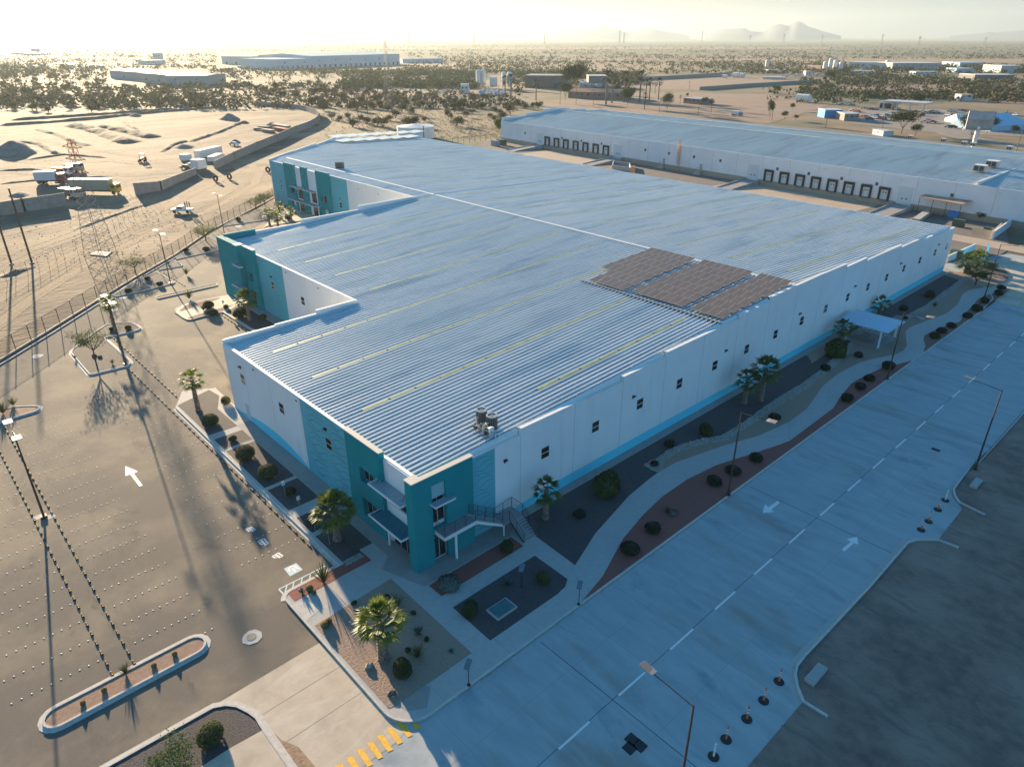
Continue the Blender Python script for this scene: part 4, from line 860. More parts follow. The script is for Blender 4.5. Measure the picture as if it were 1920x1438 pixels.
def palm_src(label, h, L=1.3, nf=34, seed=1, r=0.24, leaf=None, group='fan palms planted round the warehouse'):
    t = empty('fan_palm', (0, 0, 0), label, 'palm tree', group)
    rs = random.Random(seed); prof = []; n = int(h*7)
    for i in range(n+1):
        z = h*i/n; k = r*(1.25-0.35*(i/n))*(1+0.14*(1 if i % 2 else -1)) ; prof.append((k*(1.15 if i < 2 else 1), z))
    b = MB(); b.lathe(prof, 10)
    for i in range(int(h*24)):   # leaf boots
        a = rs.uniform(0, 6.28); z = rs.uniform(0.1, h-0.05); k = r*(1.25-0.35*z/h); c, s = math.cos(a), math.sin(a); w = 0.07
        b.add([(c*k-s*w, s*k+c*w, z), (c*k+s*w, s*k-c*w, z), (c*(k+0.09), s*(k+0.09), z+0.2)], [(0, 1, 2), (2, 1, 0)])
    b.build('trunk', M_ptrunk, t)
    (fan_crown(nf, L, 0.55, seed, 84, 112) if nf > 45 else fan_crown(nf, L, 1.0, seed)).build('crown', leaf or L_palm, t, loc=(0, 0, h))
    return t
def bush_mesh(seed, n=1500, leaf=0.07, flat=0.8, lumps=6, rough=0.10):
    rs = random.Random(seed); b = MB(); L = [(Vector((rs.gauss(0, 1), rs.gauss(0, 1), rs.gauss(0, 0.7))).normalized(), rs.uniform(-rough, rough*1.2)) for _ in range(lumps)]
    for _ in range(n):
        d = Vector((rs.gauss(0, 1), rs.gauss(0, 1), rs.gauss(0, 1))).normalized()
        if d.z < -0.5: continue
        r = 1+sum(k*max(0, d.dot(l))**3 for l, k in L)+rs.uniform(-0.09, 0.05); p = Vector((d.x*r, d.y*r, (d.z*flat+flat*0.75)*r))
        a = Vector((rs.gauss(0, 1), rs.gauss(0, 1), rs.gauss(0, 1))).normalized(); u = d.cross(a).normalized()*leaf; v = (u.cross(d).normalized()+d*rs.uniform(-0.5, 0.9))*leaf
        b.add([p-u, p-v*0.8, p+u, p+v], [(0, 1, 2, 3)])
    return b
def bush_src(name, label, m, seed, cat='shrub', group=None, **k):
    t = empty(name, (0, 0, 0), label, cat, group); bush_mesh(seed, **k).build('foliage', m, t)
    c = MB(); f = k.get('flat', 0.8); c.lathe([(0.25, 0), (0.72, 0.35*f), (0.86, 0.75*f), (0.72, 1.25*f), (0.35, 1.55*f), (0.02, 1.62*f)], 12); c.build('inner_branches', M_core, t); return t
def tree_mesh(seed, H=4.2, spread=2.3, nl=2200, leaf=0.09, clumps=22, lo=0.45):
    rs = random.Random(seed); tr = MB(); lf = MB(); th = H*lo; tips = []
    tr.tube((0, 0, 0), (0.1, 0.05, th*0.8), 0.11, 0.085, 7)
    for i in range(7):
        a = 2*math.pi*i/7+rs.uniform(-0.3, 0.3); e = Vector((math.cos(a)*spread*rs.uniform(0.35, 0.6), math.sin(a)*spread*rs.uniform(0.35, 0.6), H*rs.uniform(0.6, 0.8)))
        tr.tube((0.1, 0.05, th*0.75), e, 0.06, 0.03, 5); tips.append(e)
        for j in range(3):
            q = e+Vector((rs.uniform(-1, 1)*spread*0.45, rs.uniform(-1, 1)*spread*0.45, rs.uniform(0, 0.25)*H)); tr.tube(e, q, 0.028, 0.012, 4); tips.append(q)
    for i in range(nl):
        c = tips[rs.randrange(len(tips))]; p = c+Vector((rs.gauss(0, 1)*0.24*spread*0.8, rs.gauss(0, 1)*0.24*spread*0.8, rs.gauss(0, 1)*0.10*H*0.7))
        a = Vector((rs.gauss(0, 1), rs.gauss(0, 1), rs.gauss(0, 1))).normalized(); u = a*leaf; v = a.cross(Vector((0.3, 0.5, 1))).normalized()*leaf*0.6
        lf.add([p-u, p-v, p+u, p+v], [(0, 1, 2, 3)])
    return tr, lf
def tree_src(name, label, m, seed, cat='tree', group=None, bark=None, **k):
    t = empty(name, (0, 0, 0), label, cat, group); a, l = tree_mesh(seed, **k); a.build('trunk', bark or M_bark, t); l.build('crown', m, t); return t
def spiky(name, label, cat, m, n, L, w, el0, el1, seed, group=None, curve=0.0):
    rs = random.Random(seed); b = MB()
    for i in range(n):
        a = 2*math.pi*i*0.618+rs.uniform(-0.1, 0.1); el = R_(rs.uniform(el0, el1)); l = L*rs.uniform(0.75, 1.1); d = Vector((math.cos(a)*math.cos(el), math.sin(a)*math.cos(el), math.sin(el))); s = Vector((-math.sin(a), math.cos(a), 0))
        m1 = d*l*0.5+Vector((0, 0, curve*l)); e = d*l-Vector((0, 0, curve*l)); base = d*0.03
        b.add([base-s*w*0.7, base+s*w*0.7, m1+s*w, e, m1-s*w, m1-Vector((0, 0, w*0.5))], [(0, 1, 2, 5), (0, 5, 4), (5, 2, 3), (5, 3, 4)])
    return tag(b.build(name, m), label, cat, group)
def barrel(label, r=0.22, group='golden barrel cacti'):
    t = empty('barrel_cactus', (0, 0, 0), label, 'cactus', group); n = 28; prof = [(0.7, 0), (0.95, 0.35), (1.0, 0.7), (0.85, 1.15), (0.55, 1.45), (0.2, 1.55)]
    vs = []
    for rr, z in prof:
        for i in range(n): a = 2*math.pi*i/n; k = rr*r*(1.0 if i % 2 else 0.86); vs.append((k*math.cos(a), k*math.sin(a), z*r))
    b = MB(); b.add(vs, [(j*n+i, j*n+(i+1) % n, (j+1)*n+(i+1) % n, (j+1)*n+i) for j in range(5) for i in range(n)]+[tuple(range(5*n, 6*n))]); b.build('ribbed_body', M_cact, t)
    s = MB()
    for i in range(0, n):
        a = 2*math.pi*i/n
        for rr, z in prof[1:]:
            for q in range(2):
                k = rr*r*(1.0 if i % 2 else 0.9); p = Vector((k*math.cos(a), k*math.sin(a), z*r)); e = p*1.16+Vector((random.uniform(-0.02, 0.02), random.uniform(-0.02, 0.02), 0.02)); s.add([p, e, p+Vector((-math.sin(a)*0.016, math.cos(a)*0.016, 0.008))], [(0, 1, 2), (2, 1, 0)])
    s.build('spines', M_spine, t); return t
def rock(loc, label, s=0.3, m=None):
    b = MB(); n = 8; vs = []
    for z, k in ((0, 1), (0.5, 1.05), (0.9, 0.6)):
        for i in range(n): a = 2*math.pi*i/n; q = k*s*random.uniform(0.8, 1.15); vs.append((q*math.cos(a)*1.2, q*math.sin(a)*0.8, z*s*random.uniform(0.85, 1.1)))
    b.add(vs, [(j*n+i, j*n+(i+1) % n, (j+1)*n+(i+1) % n, (j+1)*n+i) for j in range(2) for i in range(n)]+[tuple(range(2*n, 3*n))]); return tag(b.build('boulder', m or M_stone, loc=loc, rz=random.uniform(0, 3)), label, 'rock', 'boulders in the planting beds')

PG = 'fan palms planted round the warehouse'
def at(px, py, z=0.14): return G(px, py, z)
def palm(px, py, top, label, L=1.3, nf=34, seed=1, r=0.24, leaf=None, z=0.14):
    g = at(px, py, z); h = HZ(g, top); t = palm_src(label, h, L, nf, seed, r, leaf); t.location = g; t.rotation_euler.z = seed*1.3; return t
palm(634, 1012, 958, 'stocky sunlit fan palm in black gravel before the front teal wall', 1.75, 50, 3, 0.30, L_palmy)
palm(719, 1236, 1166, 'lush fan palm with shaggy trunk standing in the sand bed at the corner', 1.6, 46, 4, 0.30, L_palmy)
palm(1023, 972, 918, 'fan palm in black gravel just beyond the foot of the stair', 1.35, 20, 5, 0.24)
palm(372, 769, 712, 'fan palm at the far corner of the front gravel bed beside the parking lot', 1.35, 26, 6, 0.24, L_palmy)
palm(1395, 756, 712, 'shorter fan palm of the pair against the long white wall', 1.45, 26, 7, 0.26)
palm(1426, 752, 693, 'taller fan palm of the pair against the long white wall', 1.75, 34, 8, 0.26)
palm(1574, 644, 613, 'fan palm with a reddish trunk at the near end of the shade pavilion', 1.4, 22, 9, 0.26)
palm(1648, 590, 570, 'fan palm rising behind the far side of the shade pavilion', 1.5, 18, 10, 0.24)
palm(1808, 512, 492, 'left fan palm of the clump at the far end of the long wall', 1.9, 34, 11, 0.28)
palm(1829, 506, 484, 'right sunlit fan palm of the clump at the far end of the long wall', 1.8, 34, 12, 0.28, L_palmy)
palm(217, 622, 568, 'tall slender fan palm in the triangular parking island', 1.35, 24, 13, 0.20, L_palmy, 0.1)
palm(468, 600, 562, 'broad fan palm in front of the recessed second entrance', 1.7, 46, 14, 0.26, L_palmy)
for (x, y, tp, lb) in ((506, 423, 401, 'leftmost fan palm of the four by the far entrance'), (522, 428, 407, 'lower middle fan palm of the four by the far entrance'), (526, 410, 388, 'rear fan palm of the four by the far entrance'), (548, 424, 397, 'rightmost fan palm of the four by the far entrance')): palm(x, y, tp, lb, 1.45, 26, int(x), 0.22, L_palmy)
# clipped round bushes
SB = {}
def bush(px, py, r, kind, label, z=0.14, flat=None):
    if kind not in SB:
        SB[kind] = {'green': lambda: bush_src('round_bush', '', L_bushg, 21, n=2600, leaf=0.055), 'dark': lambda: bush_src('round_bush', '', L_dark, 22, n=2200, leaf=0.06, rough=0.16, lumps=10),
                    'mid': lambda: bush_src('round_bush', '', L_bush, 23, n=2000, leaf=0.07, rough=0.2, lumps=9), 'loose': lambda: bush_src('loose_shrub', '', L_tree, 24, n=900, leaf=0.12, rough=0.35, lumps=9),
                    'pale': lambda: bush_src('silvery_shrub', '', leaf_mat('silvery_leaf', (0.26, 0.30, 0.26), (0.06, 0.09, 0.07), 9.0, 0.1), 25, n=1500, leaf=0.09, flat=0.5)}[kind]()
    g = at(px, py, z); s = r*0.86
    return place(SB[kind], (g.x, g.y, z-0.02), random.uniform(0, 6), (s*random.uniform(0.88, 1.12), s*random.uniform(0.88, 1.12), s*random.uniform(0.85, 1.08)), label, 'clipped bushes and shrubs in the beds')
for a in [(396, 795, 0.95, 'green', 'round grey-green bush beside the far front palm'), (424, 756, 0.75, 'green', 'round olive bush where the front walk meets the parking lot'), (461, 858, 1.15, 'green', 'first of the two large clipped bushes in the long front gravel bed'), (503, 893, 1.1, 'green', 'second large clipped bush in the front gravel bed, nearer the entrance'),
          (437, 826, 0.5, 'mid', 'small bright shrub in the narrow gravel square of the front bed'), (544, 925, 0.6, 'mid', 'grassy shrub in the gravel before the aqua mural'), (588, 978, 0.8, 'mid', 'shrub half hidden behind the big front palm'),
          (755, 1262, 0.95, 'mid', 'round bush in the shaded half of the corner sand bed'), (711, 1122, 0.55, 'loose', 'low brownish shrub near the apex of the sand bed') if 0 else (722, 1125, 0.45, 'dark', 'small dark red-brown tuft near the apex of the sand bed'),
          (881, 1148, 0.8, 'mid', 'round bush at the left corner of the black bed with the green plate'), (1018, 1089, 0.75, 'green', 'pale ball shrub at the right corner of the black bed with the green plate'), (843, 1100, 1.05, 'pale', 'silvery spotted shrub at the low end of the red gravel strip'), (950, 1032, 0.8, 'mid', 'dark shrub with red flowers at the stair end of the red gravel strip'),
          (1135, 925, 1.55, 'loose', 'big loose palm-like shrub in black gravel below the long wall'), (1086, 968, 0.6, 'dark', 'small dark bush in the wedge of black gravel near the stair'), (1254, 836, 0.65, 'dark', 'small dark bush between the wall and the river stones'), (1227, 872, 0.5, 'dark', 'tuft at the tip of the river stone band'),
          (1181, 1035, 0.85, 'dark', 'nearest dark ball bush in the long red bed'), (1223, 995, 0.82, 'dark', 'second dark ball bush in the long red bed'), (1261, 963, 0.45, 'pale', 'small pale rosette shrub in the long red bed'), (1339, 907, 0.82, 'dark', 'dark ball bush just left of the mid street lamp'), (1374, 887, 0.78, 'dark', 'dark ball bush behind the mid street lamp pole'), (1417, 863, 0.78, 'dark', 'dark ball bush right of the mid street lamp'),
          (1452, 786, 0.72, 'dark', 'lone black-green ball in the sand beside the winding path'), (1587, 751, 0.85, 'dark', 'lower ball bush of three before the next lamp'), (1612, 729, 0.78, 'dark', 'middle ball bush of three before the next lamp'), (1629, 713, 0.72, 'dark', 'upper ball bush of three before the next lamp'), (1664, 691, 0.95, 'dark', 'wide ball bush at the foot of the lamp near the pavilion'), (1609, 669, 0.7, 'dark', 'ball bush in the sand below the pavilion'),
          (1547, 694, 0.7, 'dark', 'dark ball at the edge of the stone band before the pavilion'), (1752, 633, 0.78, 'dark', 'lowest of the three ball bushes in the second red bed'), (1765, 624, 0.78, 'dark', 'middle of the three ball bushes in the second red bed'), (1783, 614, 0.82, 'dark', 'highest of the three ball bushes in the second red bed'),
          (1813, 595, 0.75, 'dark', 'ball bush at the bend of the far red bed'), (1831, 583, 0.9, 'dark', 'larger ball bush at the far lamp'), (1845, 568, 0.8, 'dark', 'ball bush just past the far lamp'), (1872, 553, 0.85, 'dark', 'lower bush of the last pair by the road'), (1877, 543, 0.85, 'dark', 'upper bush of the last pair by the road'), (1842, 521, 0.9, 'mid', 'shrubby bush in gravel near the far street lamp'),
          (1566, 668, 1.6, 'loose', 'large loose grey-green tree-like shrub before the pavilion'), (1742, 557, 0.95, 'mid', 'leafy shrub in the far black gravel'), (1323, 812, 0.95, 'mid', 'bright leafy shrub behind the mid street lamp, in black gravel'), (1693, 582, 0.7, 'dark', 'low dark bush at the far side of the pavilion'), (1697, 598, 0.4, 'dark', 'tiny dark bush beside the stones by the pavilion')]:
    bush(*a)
for a in [(396, 1385, 1.0, 'green', 'large round bush in the gravel at the bottom edge'), (392, 578, 1.0, 'mid', 'upper round bush on the second entrance walk'), (399, 590, 0.85, 'mid', 'lower round bush on the second entrance walk'), (450, 594, 1.1, 'dark', 'wide dark bush behind the second entrance palm'), (300, 535, 0.7, 'dark', 'round dark bush on the fence-side gravel triangle'), (277, 525, 0.6, 'mid', 'pale bush on the fence-side gravel triangle'), (241, 548, 0.6, 'mid', 'small bush at the near point of the fence-side gravel triangle'), (241, 618, 0.55, 'mid', 'bush at the rounded tip of the triangular island'), (211, 619, 0.5, 'mid', 'bush beside the island palm trunk'), (349, 472, 0.7, 'mid', 'shrub in the second fence-side gravel patch'), (387, 470, 0.8, 'dark', 'dark shrub under the green tree in the second fence-side patch'), (447, 414, 0.7, 'mid', 'shrub in the far gravel patch near the parking'), (541, 412, 1.0, 'dark', 'dark bush behind the four palms'), (424, 578, 0.5, 'mid', 'thin shrub by the second entrance path'), (493, 598, 0.7, 'mid', 'shrub between the second entrance palm and the wall')]: bush(*a, z=0.1)
# leafy trees
tr1 = tree_src('palo_verde_tree', 'wispy low tree leaning over the triangular parking island', L_tree, 31, group='feathery trees', H=3.6, spread=2.4, nl=1500, leaf=0.10)
place(tr1, at(178, 672, 0.1))
g = at(253, 510, 0.1); place(tr1, (g.x, g.y, 0.0), 1, (1.1, 1.1, 0.75), 'feathery bright tree growing through the black fence', 'feathery trees')
g = at(386, 452, 0.1); place(tr1, (g.x, g.y, 0.0), 2, (1.3, 1.3, 0.85), 'spreading green tree behind the second wing near the fence', 'feathery trees')
g = at(480, 392, 0.1); place(tr1, (g.x, g.y, 0.0), 3, (1.2, 1.2, 0.8), 'bright green tree beside the fence at the far entrance', 'feathery trees')
g = at(497, 385, 0.1); place(tr1, (g.x, g.y, 0.0), 4, (1.1, 1.1, 0.8), 'second bright green tree beside the fence at the far entrance', 'feathery trees')
g = at(1828, 535, 0.14); place(tr1, (g.x, g.y, 0.1), 5, (1.1, 1.1, 0.8), 'wispy tree among the far palms at the end of the wall', 'feathery trees')
g = at(335, 1452, 0.1); place(tr1, (g.x, g.y, 0.1), 5, (0.62, 0.62, 0.5), 'bright wispy shrub cut by the bottom edge of the photo', 'feathery trees')
# agaves, yuccas and cacti
ag = spiky('agave', 'blue agave with broad leaves in the middle of the sand bed', 'agave', L_agave, 22, 0.75, 0.06, 25, 80, 41, 'agaves and yuccas'); place(ag, at(785, 1188))
for x, y, s, lb in ((672, 1152, 0.9, 'blue agave left of the corner palm crown'), (846, 1222, 0.5, 'small pale prickly plant at the right corner of the sand bed'), (756, 1160, 0.6, 'pale agave between the corner palm and the front path'), (567, 1112, 0.75, 'blue agave in the red bed at the parking corner'), (951, 1095, 1.1, 'agave in the black bed beside the marker post'), (1250, 955, 0.5, 'small agave beside the pale rosette in the red bed')): place(ag, at(x, y), x, s, lb)
yu = spiky('yucca', 'spiky yucca right of the corner palm', 'yucca', L_yucca, 46, 1.25, 0.032, 40, 88, 42, 'agaves and yuccas', 0.02); place(yu, at(745, 1138))
for x, y, s, lb in ((782, 1232, 1.0, 'tall thin yucca in the shaded lower sand bed'), (607, 1092, 1.5, 'tall yucca with long blades in the red strip at the parking corner'), (1752, 575, 0.8, 'thin upright plant in the far sand'), (1334, 858, 0.0, ''), (236, 1262, 0.75, 'spindly ocotillo-like plant in the long capsule island'), (1251, 962, 0.7, 'yellowish yucca in the long red bed'), (355, 560, 1.4, 'tall spindly yucca at the second entrance island'), (382, 582, 1.1, 'yellow-green yucca on the second entrance walk'), (350, 515, 1.2, 'spiky plant on the thin kerbed island'), (6, 775, 1.3, 'dark spiky plant in the island at the left edge'), (141, 672, 0.45, 'small yellow yucca left in the triangular island'), (211, 682, 0.6, 'small yellow yucca right in the triangular island'), (316, 496, 0.7, 'yellow tuft in the small fence-side patch'), (25, 760, 1.0, 'second spiky plant in the island at the left edge')):
    if s: place(yu, at(x, y, 0.1), x, s, lb)
ba = barrel('yellow barrel cactus nearer the kerb of the sand bed', 0.3); place(ba, at(609, 1175))
place(ba, at(617, 1167), 0, 0.85, 'yellow barrel cactus farther from the kerb of the sand bed'); place(ba, at(581, 1106), 0, 1.0, 'orange-yellow barrel cactus in the red corner bed'); place(ba, at(589, 1113), 0, 0.7, 'shaded barrel cactus beside the orange one')
for x, y, lb in ((67.5, 1389-0, ''), (68, 1313, 'pale stub of cactus at the left end of the capsule island'),): pass
for x, y, s, lb in ((156, 1320, 0.6, 'pale boxy cactus at the left end of the capsule island'), (196, 1296, 0.65, 'brown barrel cactus second from the left in the capsule island'), (289, 1250, 0.65, 'brown barrel cactus third along the capsule island'), (328, 1228, 0.65, 'brown barrel cactus at the right end of the capsule island')): place(ba, at(x, y, 0.1), 0, s, lb)
rock(at(660, 1168), 'small pale boulder in the sunlit corner of the sand bed', 0.18); rock(at(692, 1250), 'pale boulder casting a long shadow in the sand bed', 0.28); rock(at(734, 1301), 'dark pointed rock at the bottom of the sand bed', 0.26, mat('dark_rock', (0.12, 0.10, 0.08), 0.9)); rock(at(737, 1306), 'small yellowish stone beside the dark rock', 0.12)
rock(at(177, 667, 0.1), 'dark rock at the foot of the island tree', 0.3, MATS['dark_rock']); rock(at(187, 669, 0.1), 'second dark rock near the island tree', 0.26, MATS['dark_rock']); rock(at(1321, 826), 'boulder at the upper edge of the river stones', 0.35)
for x, y, lb in ((664, 1132, 'low shrub left of the corner palm'), (800, 1200, 'tiny plant right of the middle agave'), (765, 1220, 'tiny plant under the yucca'), (775, 1150, 'bright little plant at the upper right of the sand bed')): bush(x, y, 0.25, 'mid', lb)
# ================================================================ SITE FURNITURE
M_pole = mat('bronze_pole_paint', (0.10, 0.065, 0.045), 0.5, 0.3)
M_ledp = mat('panel_face', (0.30, 0.22, 0.17), 0.35, 0.2); M_lpale = mat('pale_metal', (0.38, 0.36, 0.34), 0.5, 0.3)
def lamp_src(label, h=9.2, arm=2.6):
    t = empty('street_lamp', (0, 0, 0), label, 'street lamp', 'street lamps along the road')
    b = MB(); b.tube((0, 0, 0), (0, 0, h), 0.10, 0.055, 8); b.build('pole', M_pole, t)
    b = MB(); b.box(-0.2, 0.2, -0.2, 0.2, 0, 0.12); b.tube((0, 0, 0.12), (0, 0, 0.6), 0.14, 0.14, 8); b.build('base', M_pole, t)
    b = MB(); b.path([(0, 0, h-0.12), (arm*0.6, 0, h+0.05), (arm, 0, h+0.12)], 0.035, 6); b.build('arm', M_pole, t)
    b = MB(); b.add([(arm-0.1, -0.25, h+0.12), (arm+0.78, -0.25, h+0.22), (arm+0.78, 0.25, h+0.30), (arm-0.1, 0.25, h+0.20), (arm-0.1, -0.25, h+0.18), (arm+0.78, -0.25, h+0.28), (arm+0.78, 0.25, h+0.36), (arm-0.1, 0.25, h+0.26)], [(3,2,1,0),(0,1,5,4),(1,2,6,5),(2,3,7,6),(3,0,4,7),(4,5,6,7)])
    b.k = 1; b.add([(arm-0.06, -0.22, h+0.187), (arm+0.74, -0.22, h+0.284), (arm+0.74, 0.22, h+0.358), (arm-0.06, 0.22, h+0.258)], [(0, 1, 2, 3)]); b.build('solar_lamp_head', [M_lpale, M_ledp], t); return t
ls = lamp_src('street lamp with brown solar head rising from the bottom edge of the photo')
lt = G(1301, 1322, 9.2); place(ls, (lt.x, lt.y, 0.0), math.pi)
g = at(1828, 880, 0); place(ls, (g.x, g.y, 0), math.pi, 1.0, 'street lamp standing in the dirt on the right side of the road')
g = at(1365, 928); place(ls, (g.x, g.y, 0.14), 0, 1.0, 'street lamp in the long red bed, nearest on the left of the road')
g = at(1663, 711); place(ls, (g.x, g.y, 0.14), 0, 1.0, 'street lamp in front of the shade pavilion')
g = at(1846, 557); place(ls, (g.x, g.y, 0.14), 0, 1.0, 'farthest street lamp, at the end of the winding path')
def lot_lamp(label, h=9.3):
    t = empty('parking_lamp', (0, 0, 0), label, 'lamp post', 'tall lamp posts in the parking lot')
    b = MB(); b.tube((0, 0, 0), (0, 0, h), 0.11, 0.06, 8); b.build('pole', M_pole, t)
    b = MB(); b.box(-0.25, 0.25, -0.25, 0.25, 0, 0.25); b.build('base', M_pole, t)
    for s in (-1, 1):
        b = MB(); b.path([(0, 0, h-0.1), (0, s*1.0, h+0.05), (0, s*1.5, h+0.1)], 0.035, 6); b.build('arm', M_pole, t)
        b = MB(); b.box(-0.35, 0.35, min(s*1.45, s*2.35), max(s*1.45, s*2.35), h+0.08, h+0.16); b.build('lamp_head', M_lpale, t)
    return t
ll = lot_lamp('double-headed lamp post in the middle of the near parking rows'); g = G(83, 970); place(ll, (g.x, g.y, 0), R_(90+0))
g = G(236, 684); place(ll, (g.x, g.y, 0), R_(90), 1.0, 'double-headed lamp post by the triangular island, behind its palm')
g = G(320, 532); place(ll, (g.x, g.y, 0), R_(90), 1.0, 'double-headed lamp post at the tip of the fence-side gravel triangle')
g = G(421, 440); place(ll, (g.x, g.y, 0), R_(90), 0.95, 'double-headed lamp post beside the spreading tree near the fence')
for (x, y), k in (((78, 972), 0), ((89, 966), 0)): pass
g = G(83, 970); structure('lamp_pad', MB().prism(rect((g.x-0.45, g.y-0.3), 0.75, 0.75, 0.2), None, 0.006), M_kerb); structure('lamp_pad', MB().prism(rect((g.x+0.2, g.y+0.45), 0.7, 0.7, 0.2), None, 0.006), M_kerb)
# short path lights
def path_light(px, py, label):
    g = at(px, py); t = empty('path_light', (g.x, g.y, 0.14), label, 'path light', 'short solar path lights', rz=R_(30))
    b = MB(); b.tube((0, 0, 0), (0, 0, 1.9), 0.03, n=6); b.tube((0, 0, 0), (0, 0, 0.05), 0.14, n=10); b.build('post', M_dark, t)
    b = MB(); b.add([(-0.2, -0.35, 1.85), (0.2, -0.35, 1.85), (0.2, 0.35, 2.1), (-0.2, 0.35, 2.1), (-0.2, -0.35, 1.89), (0.2, -0.35, 1.89), (0.2, 0.35, 2.14), (-0.2, 0.35, 2.14)], [(3,2,1,0),(4,5,6,7),(0,1,5,4),(1,2,6,5),(2,3,7,6),(3,0,4,7)]); b.build('solar_head', mat('slate_panel', (0.16, 0.20, 0.22), 0.35, 0.2), t)
path_light(1085, 1133, 'short solar path light by the point of the red bed'); path_light(879, 1284, 'short solar path light beside the corner of the sand bed'); path_light(978, 1100, 'small dark marker light inside the black bed')
for x, y, lb in ((563, 958, 'first slim white marker post in the front bed'), (535, 930, 'slim white marker post by the grassy shrub'), (591, 994, 'third slim white marker post, beside the big palm'), (618, 1020, 'slim marker post right of the last bed edging'), (421, 582, 'slim marker post at the second entrance')):
    g = at(x, y); t = empty('marker_post', (g.x, g.y, 0.14), lb, 'sign post', 'slim sign posts in the front beds'); b = MB(); b.tube((0, 0, 0), (0, 0, 1.5), 0.025, n=6); b.build('post', M_lpale, t); b = MB(); b.box(-0.02, 0.02, -0.16, 0.16, 1.25, 1.7); b.build('sign_plate', M_cap, t)
# wheel stops: two short rubber blocks to a bay
M_rub = mat('black_rubber', (0.03, 0.028, 0.027), 0.8); M_ylw = mat('stop_reflector', (0.60, 0.42, 0.06), 0.6)
def stop_src():
    t = empty('wheel_stop', (0, 0, 0), 'x', 'wheel stop'); b = MB(); w = 0.275
    b.add([(-w, -0.08, 0), (w, -0.08, 0), (w, 0.08, 0), (-w, 0.08, 0), (-w+0.04, -0.05, 0.11), (w-0.04, -0.05, 0.11), (w-0.04, 0.05, 0.11), (-w+0.04, 0.05, 0.11)], [(3,2,1,0),(4,5,6,7),(0,1,5,4),(1,2,6,5),(2,3,7,6),(3,0,4,7)]); b.build('block', M_rub, t)
    b = MB(); b.box(-w+0.08, -w+0.14, -0.045, 0.045, 0.1, 0.114); b.box(w-0.14, w-0.08, -0.045, 0.045, 0.1, 0.114); b.build('reflector', M_ylw, t); return t
ss = stop_src()
def stops(x0, x1, y, label, group, step=1.265, rz=0):
    n = int(round((x1-x0)/step))
    for i in range(n+1): place(ss, (x0+(x1-x0)*i/n, y, 0.0), rz, 1.0, label, group)
stops(-57.7, -9.0, -4.8, 'black rubber wheel stop in the long row against the kerb of the front walk', 'wheel stops along the front kerb')
stops(-71.8, -42.6, -3.05, 'black rubber wheel stop in the far row that starts at the triangular island', 'wheel stops of the far row')
stops(-51.4, -5.8, -20.25, 'black rubber wheel stop in the right-hand row ending at the capsule island', 'wheel stops of the near right row')
stops(-50.8, -5.8, -21.7, 'black rubber wheel stop in the left-hand row ending at the capsule island', 'wheel stops of the near left row')
ga, gb_ = Z(c6, [(760, 1008), (1000, 1160)]); stops(ga.x, gb_.x, ga.y-0.3, 'black wheel stop along the kerb of the recessed second wing', 'wheel stops by the second wing')
ga, gb_ = Z(c6, [(225, 632), (410, 748)]); stops(ga.x, gb_.x, ga.y, 'black wheel stop in the small bays before the second wing', 'wheel stops before the second wing')
# reflective studs that mark the bays
M_stud = mat('stud_white', (0.80, 0.78, 0.74), 0.5)
pts = []
X0 = -7.7
RG = {}
def stud_rows(x0, x1, ya, yb_, n, where=''):
    k = int(round((x1-x0)/2.525))
    for i in range(k+1):
        x = x0+2.525*i
        for j in range(n): pts.append((x+random.uniform(-0.02, 0.02), ya+(yb_-ya)*j/(n-1))); RG[pts[-1]] = where
stud_rows(-50.6, -5.2, -19.6, -14.9, 10, 'right of the near wheel stop rows'); stud_rows(-48.1, -7.7, -22.1, -27.4, 10, 'left of the near wheel stop rows'); stud_rows(-56.0, -10.6, -5.3, -10.2, 9, 'beside the kerb of the front walk'); stud_rows(-70.5, -45.5, -2.6, 2.2, 8, 'before the far left wing'); stud_rows(-70.5, -61, -3.8, -8.4, 8, 'below the triangular island')
pts.sort(key=lambda p: (Vector((p[0], p[1], 0))-CAM).length)
def studmb(b, x, y, ox=0, oy=0): b.lathe([(0.055, 0.0), (0.05, 0.025), (0.02, 0.035)], 8, (x-ox, y-oy)); return b
s0 = tag(studmb(MB(), 0, 0).build('road_stud', M_stud), 'small white round stud in one of the dotted lines that mark the parking bays', 'road stud', 'white studs marking the parking bays')
s0.location = (*pts[0], 0)
s0['label'] = 'small white bay stud in the dotted lines '+RG[pts[0]]; s0['group'] = 'white bay studs '+RG[pts[0]]
for p in pts[1:295]: c = s0.copy(); C.objects.link(c); c.location = (*p, 0); c['label'] = 'small white bay stud in the dotted lines '+RG[p]; c['group'] = 'white bay studs '+RG[p]
b = MB()
for p in pts[295:]: studmb(b, *p)
tag(b.build('road_studs', M_stud), 'far dotted lines of white studs in the parking bays', 'road studs', kind='stuff')
# delineator posts at the driveway mouths
M_org = mat('orange_plastic', (0.75, 0.17, 0.07), 0.5)
def delin(white, label):
    t = empty('delineator_post', (0, 0, 0), label, 'traffic post'); b = MB(); b.lathe([(0.36, 0), (0.36, 0.05), (0.12, 0.1)], 14); b.build('rubber_base', M_rub, t)
    b = MB(); b.lathe([(0.065, 0.08), (0.055, 1.15), (0.07, 1.2)], 10); b.build('tube', M_cap if white else M_org, t)
    if not white: b = MB(); b.lathe([(0.066, 0.62), (0.064, 0.75)], 10); b.lathe([(0.064, 0.88), (0.062, 1.0)], 10); b.build('reflective_band', M_cap, t)
    return t
dw = delin(True, 'white traffic post on black base, nearest of all to the bottom edge'); do = delin(False, 'orange traffic post second from the bottom')
place(dw, Z(r8, [(497, 1397)])[0], 0, 1, None, 'traffic posts at the two openings'); place(do, Z(r8, [(546, 1330)])[0], 0, 1, None, 'traffic posts at the two openings')
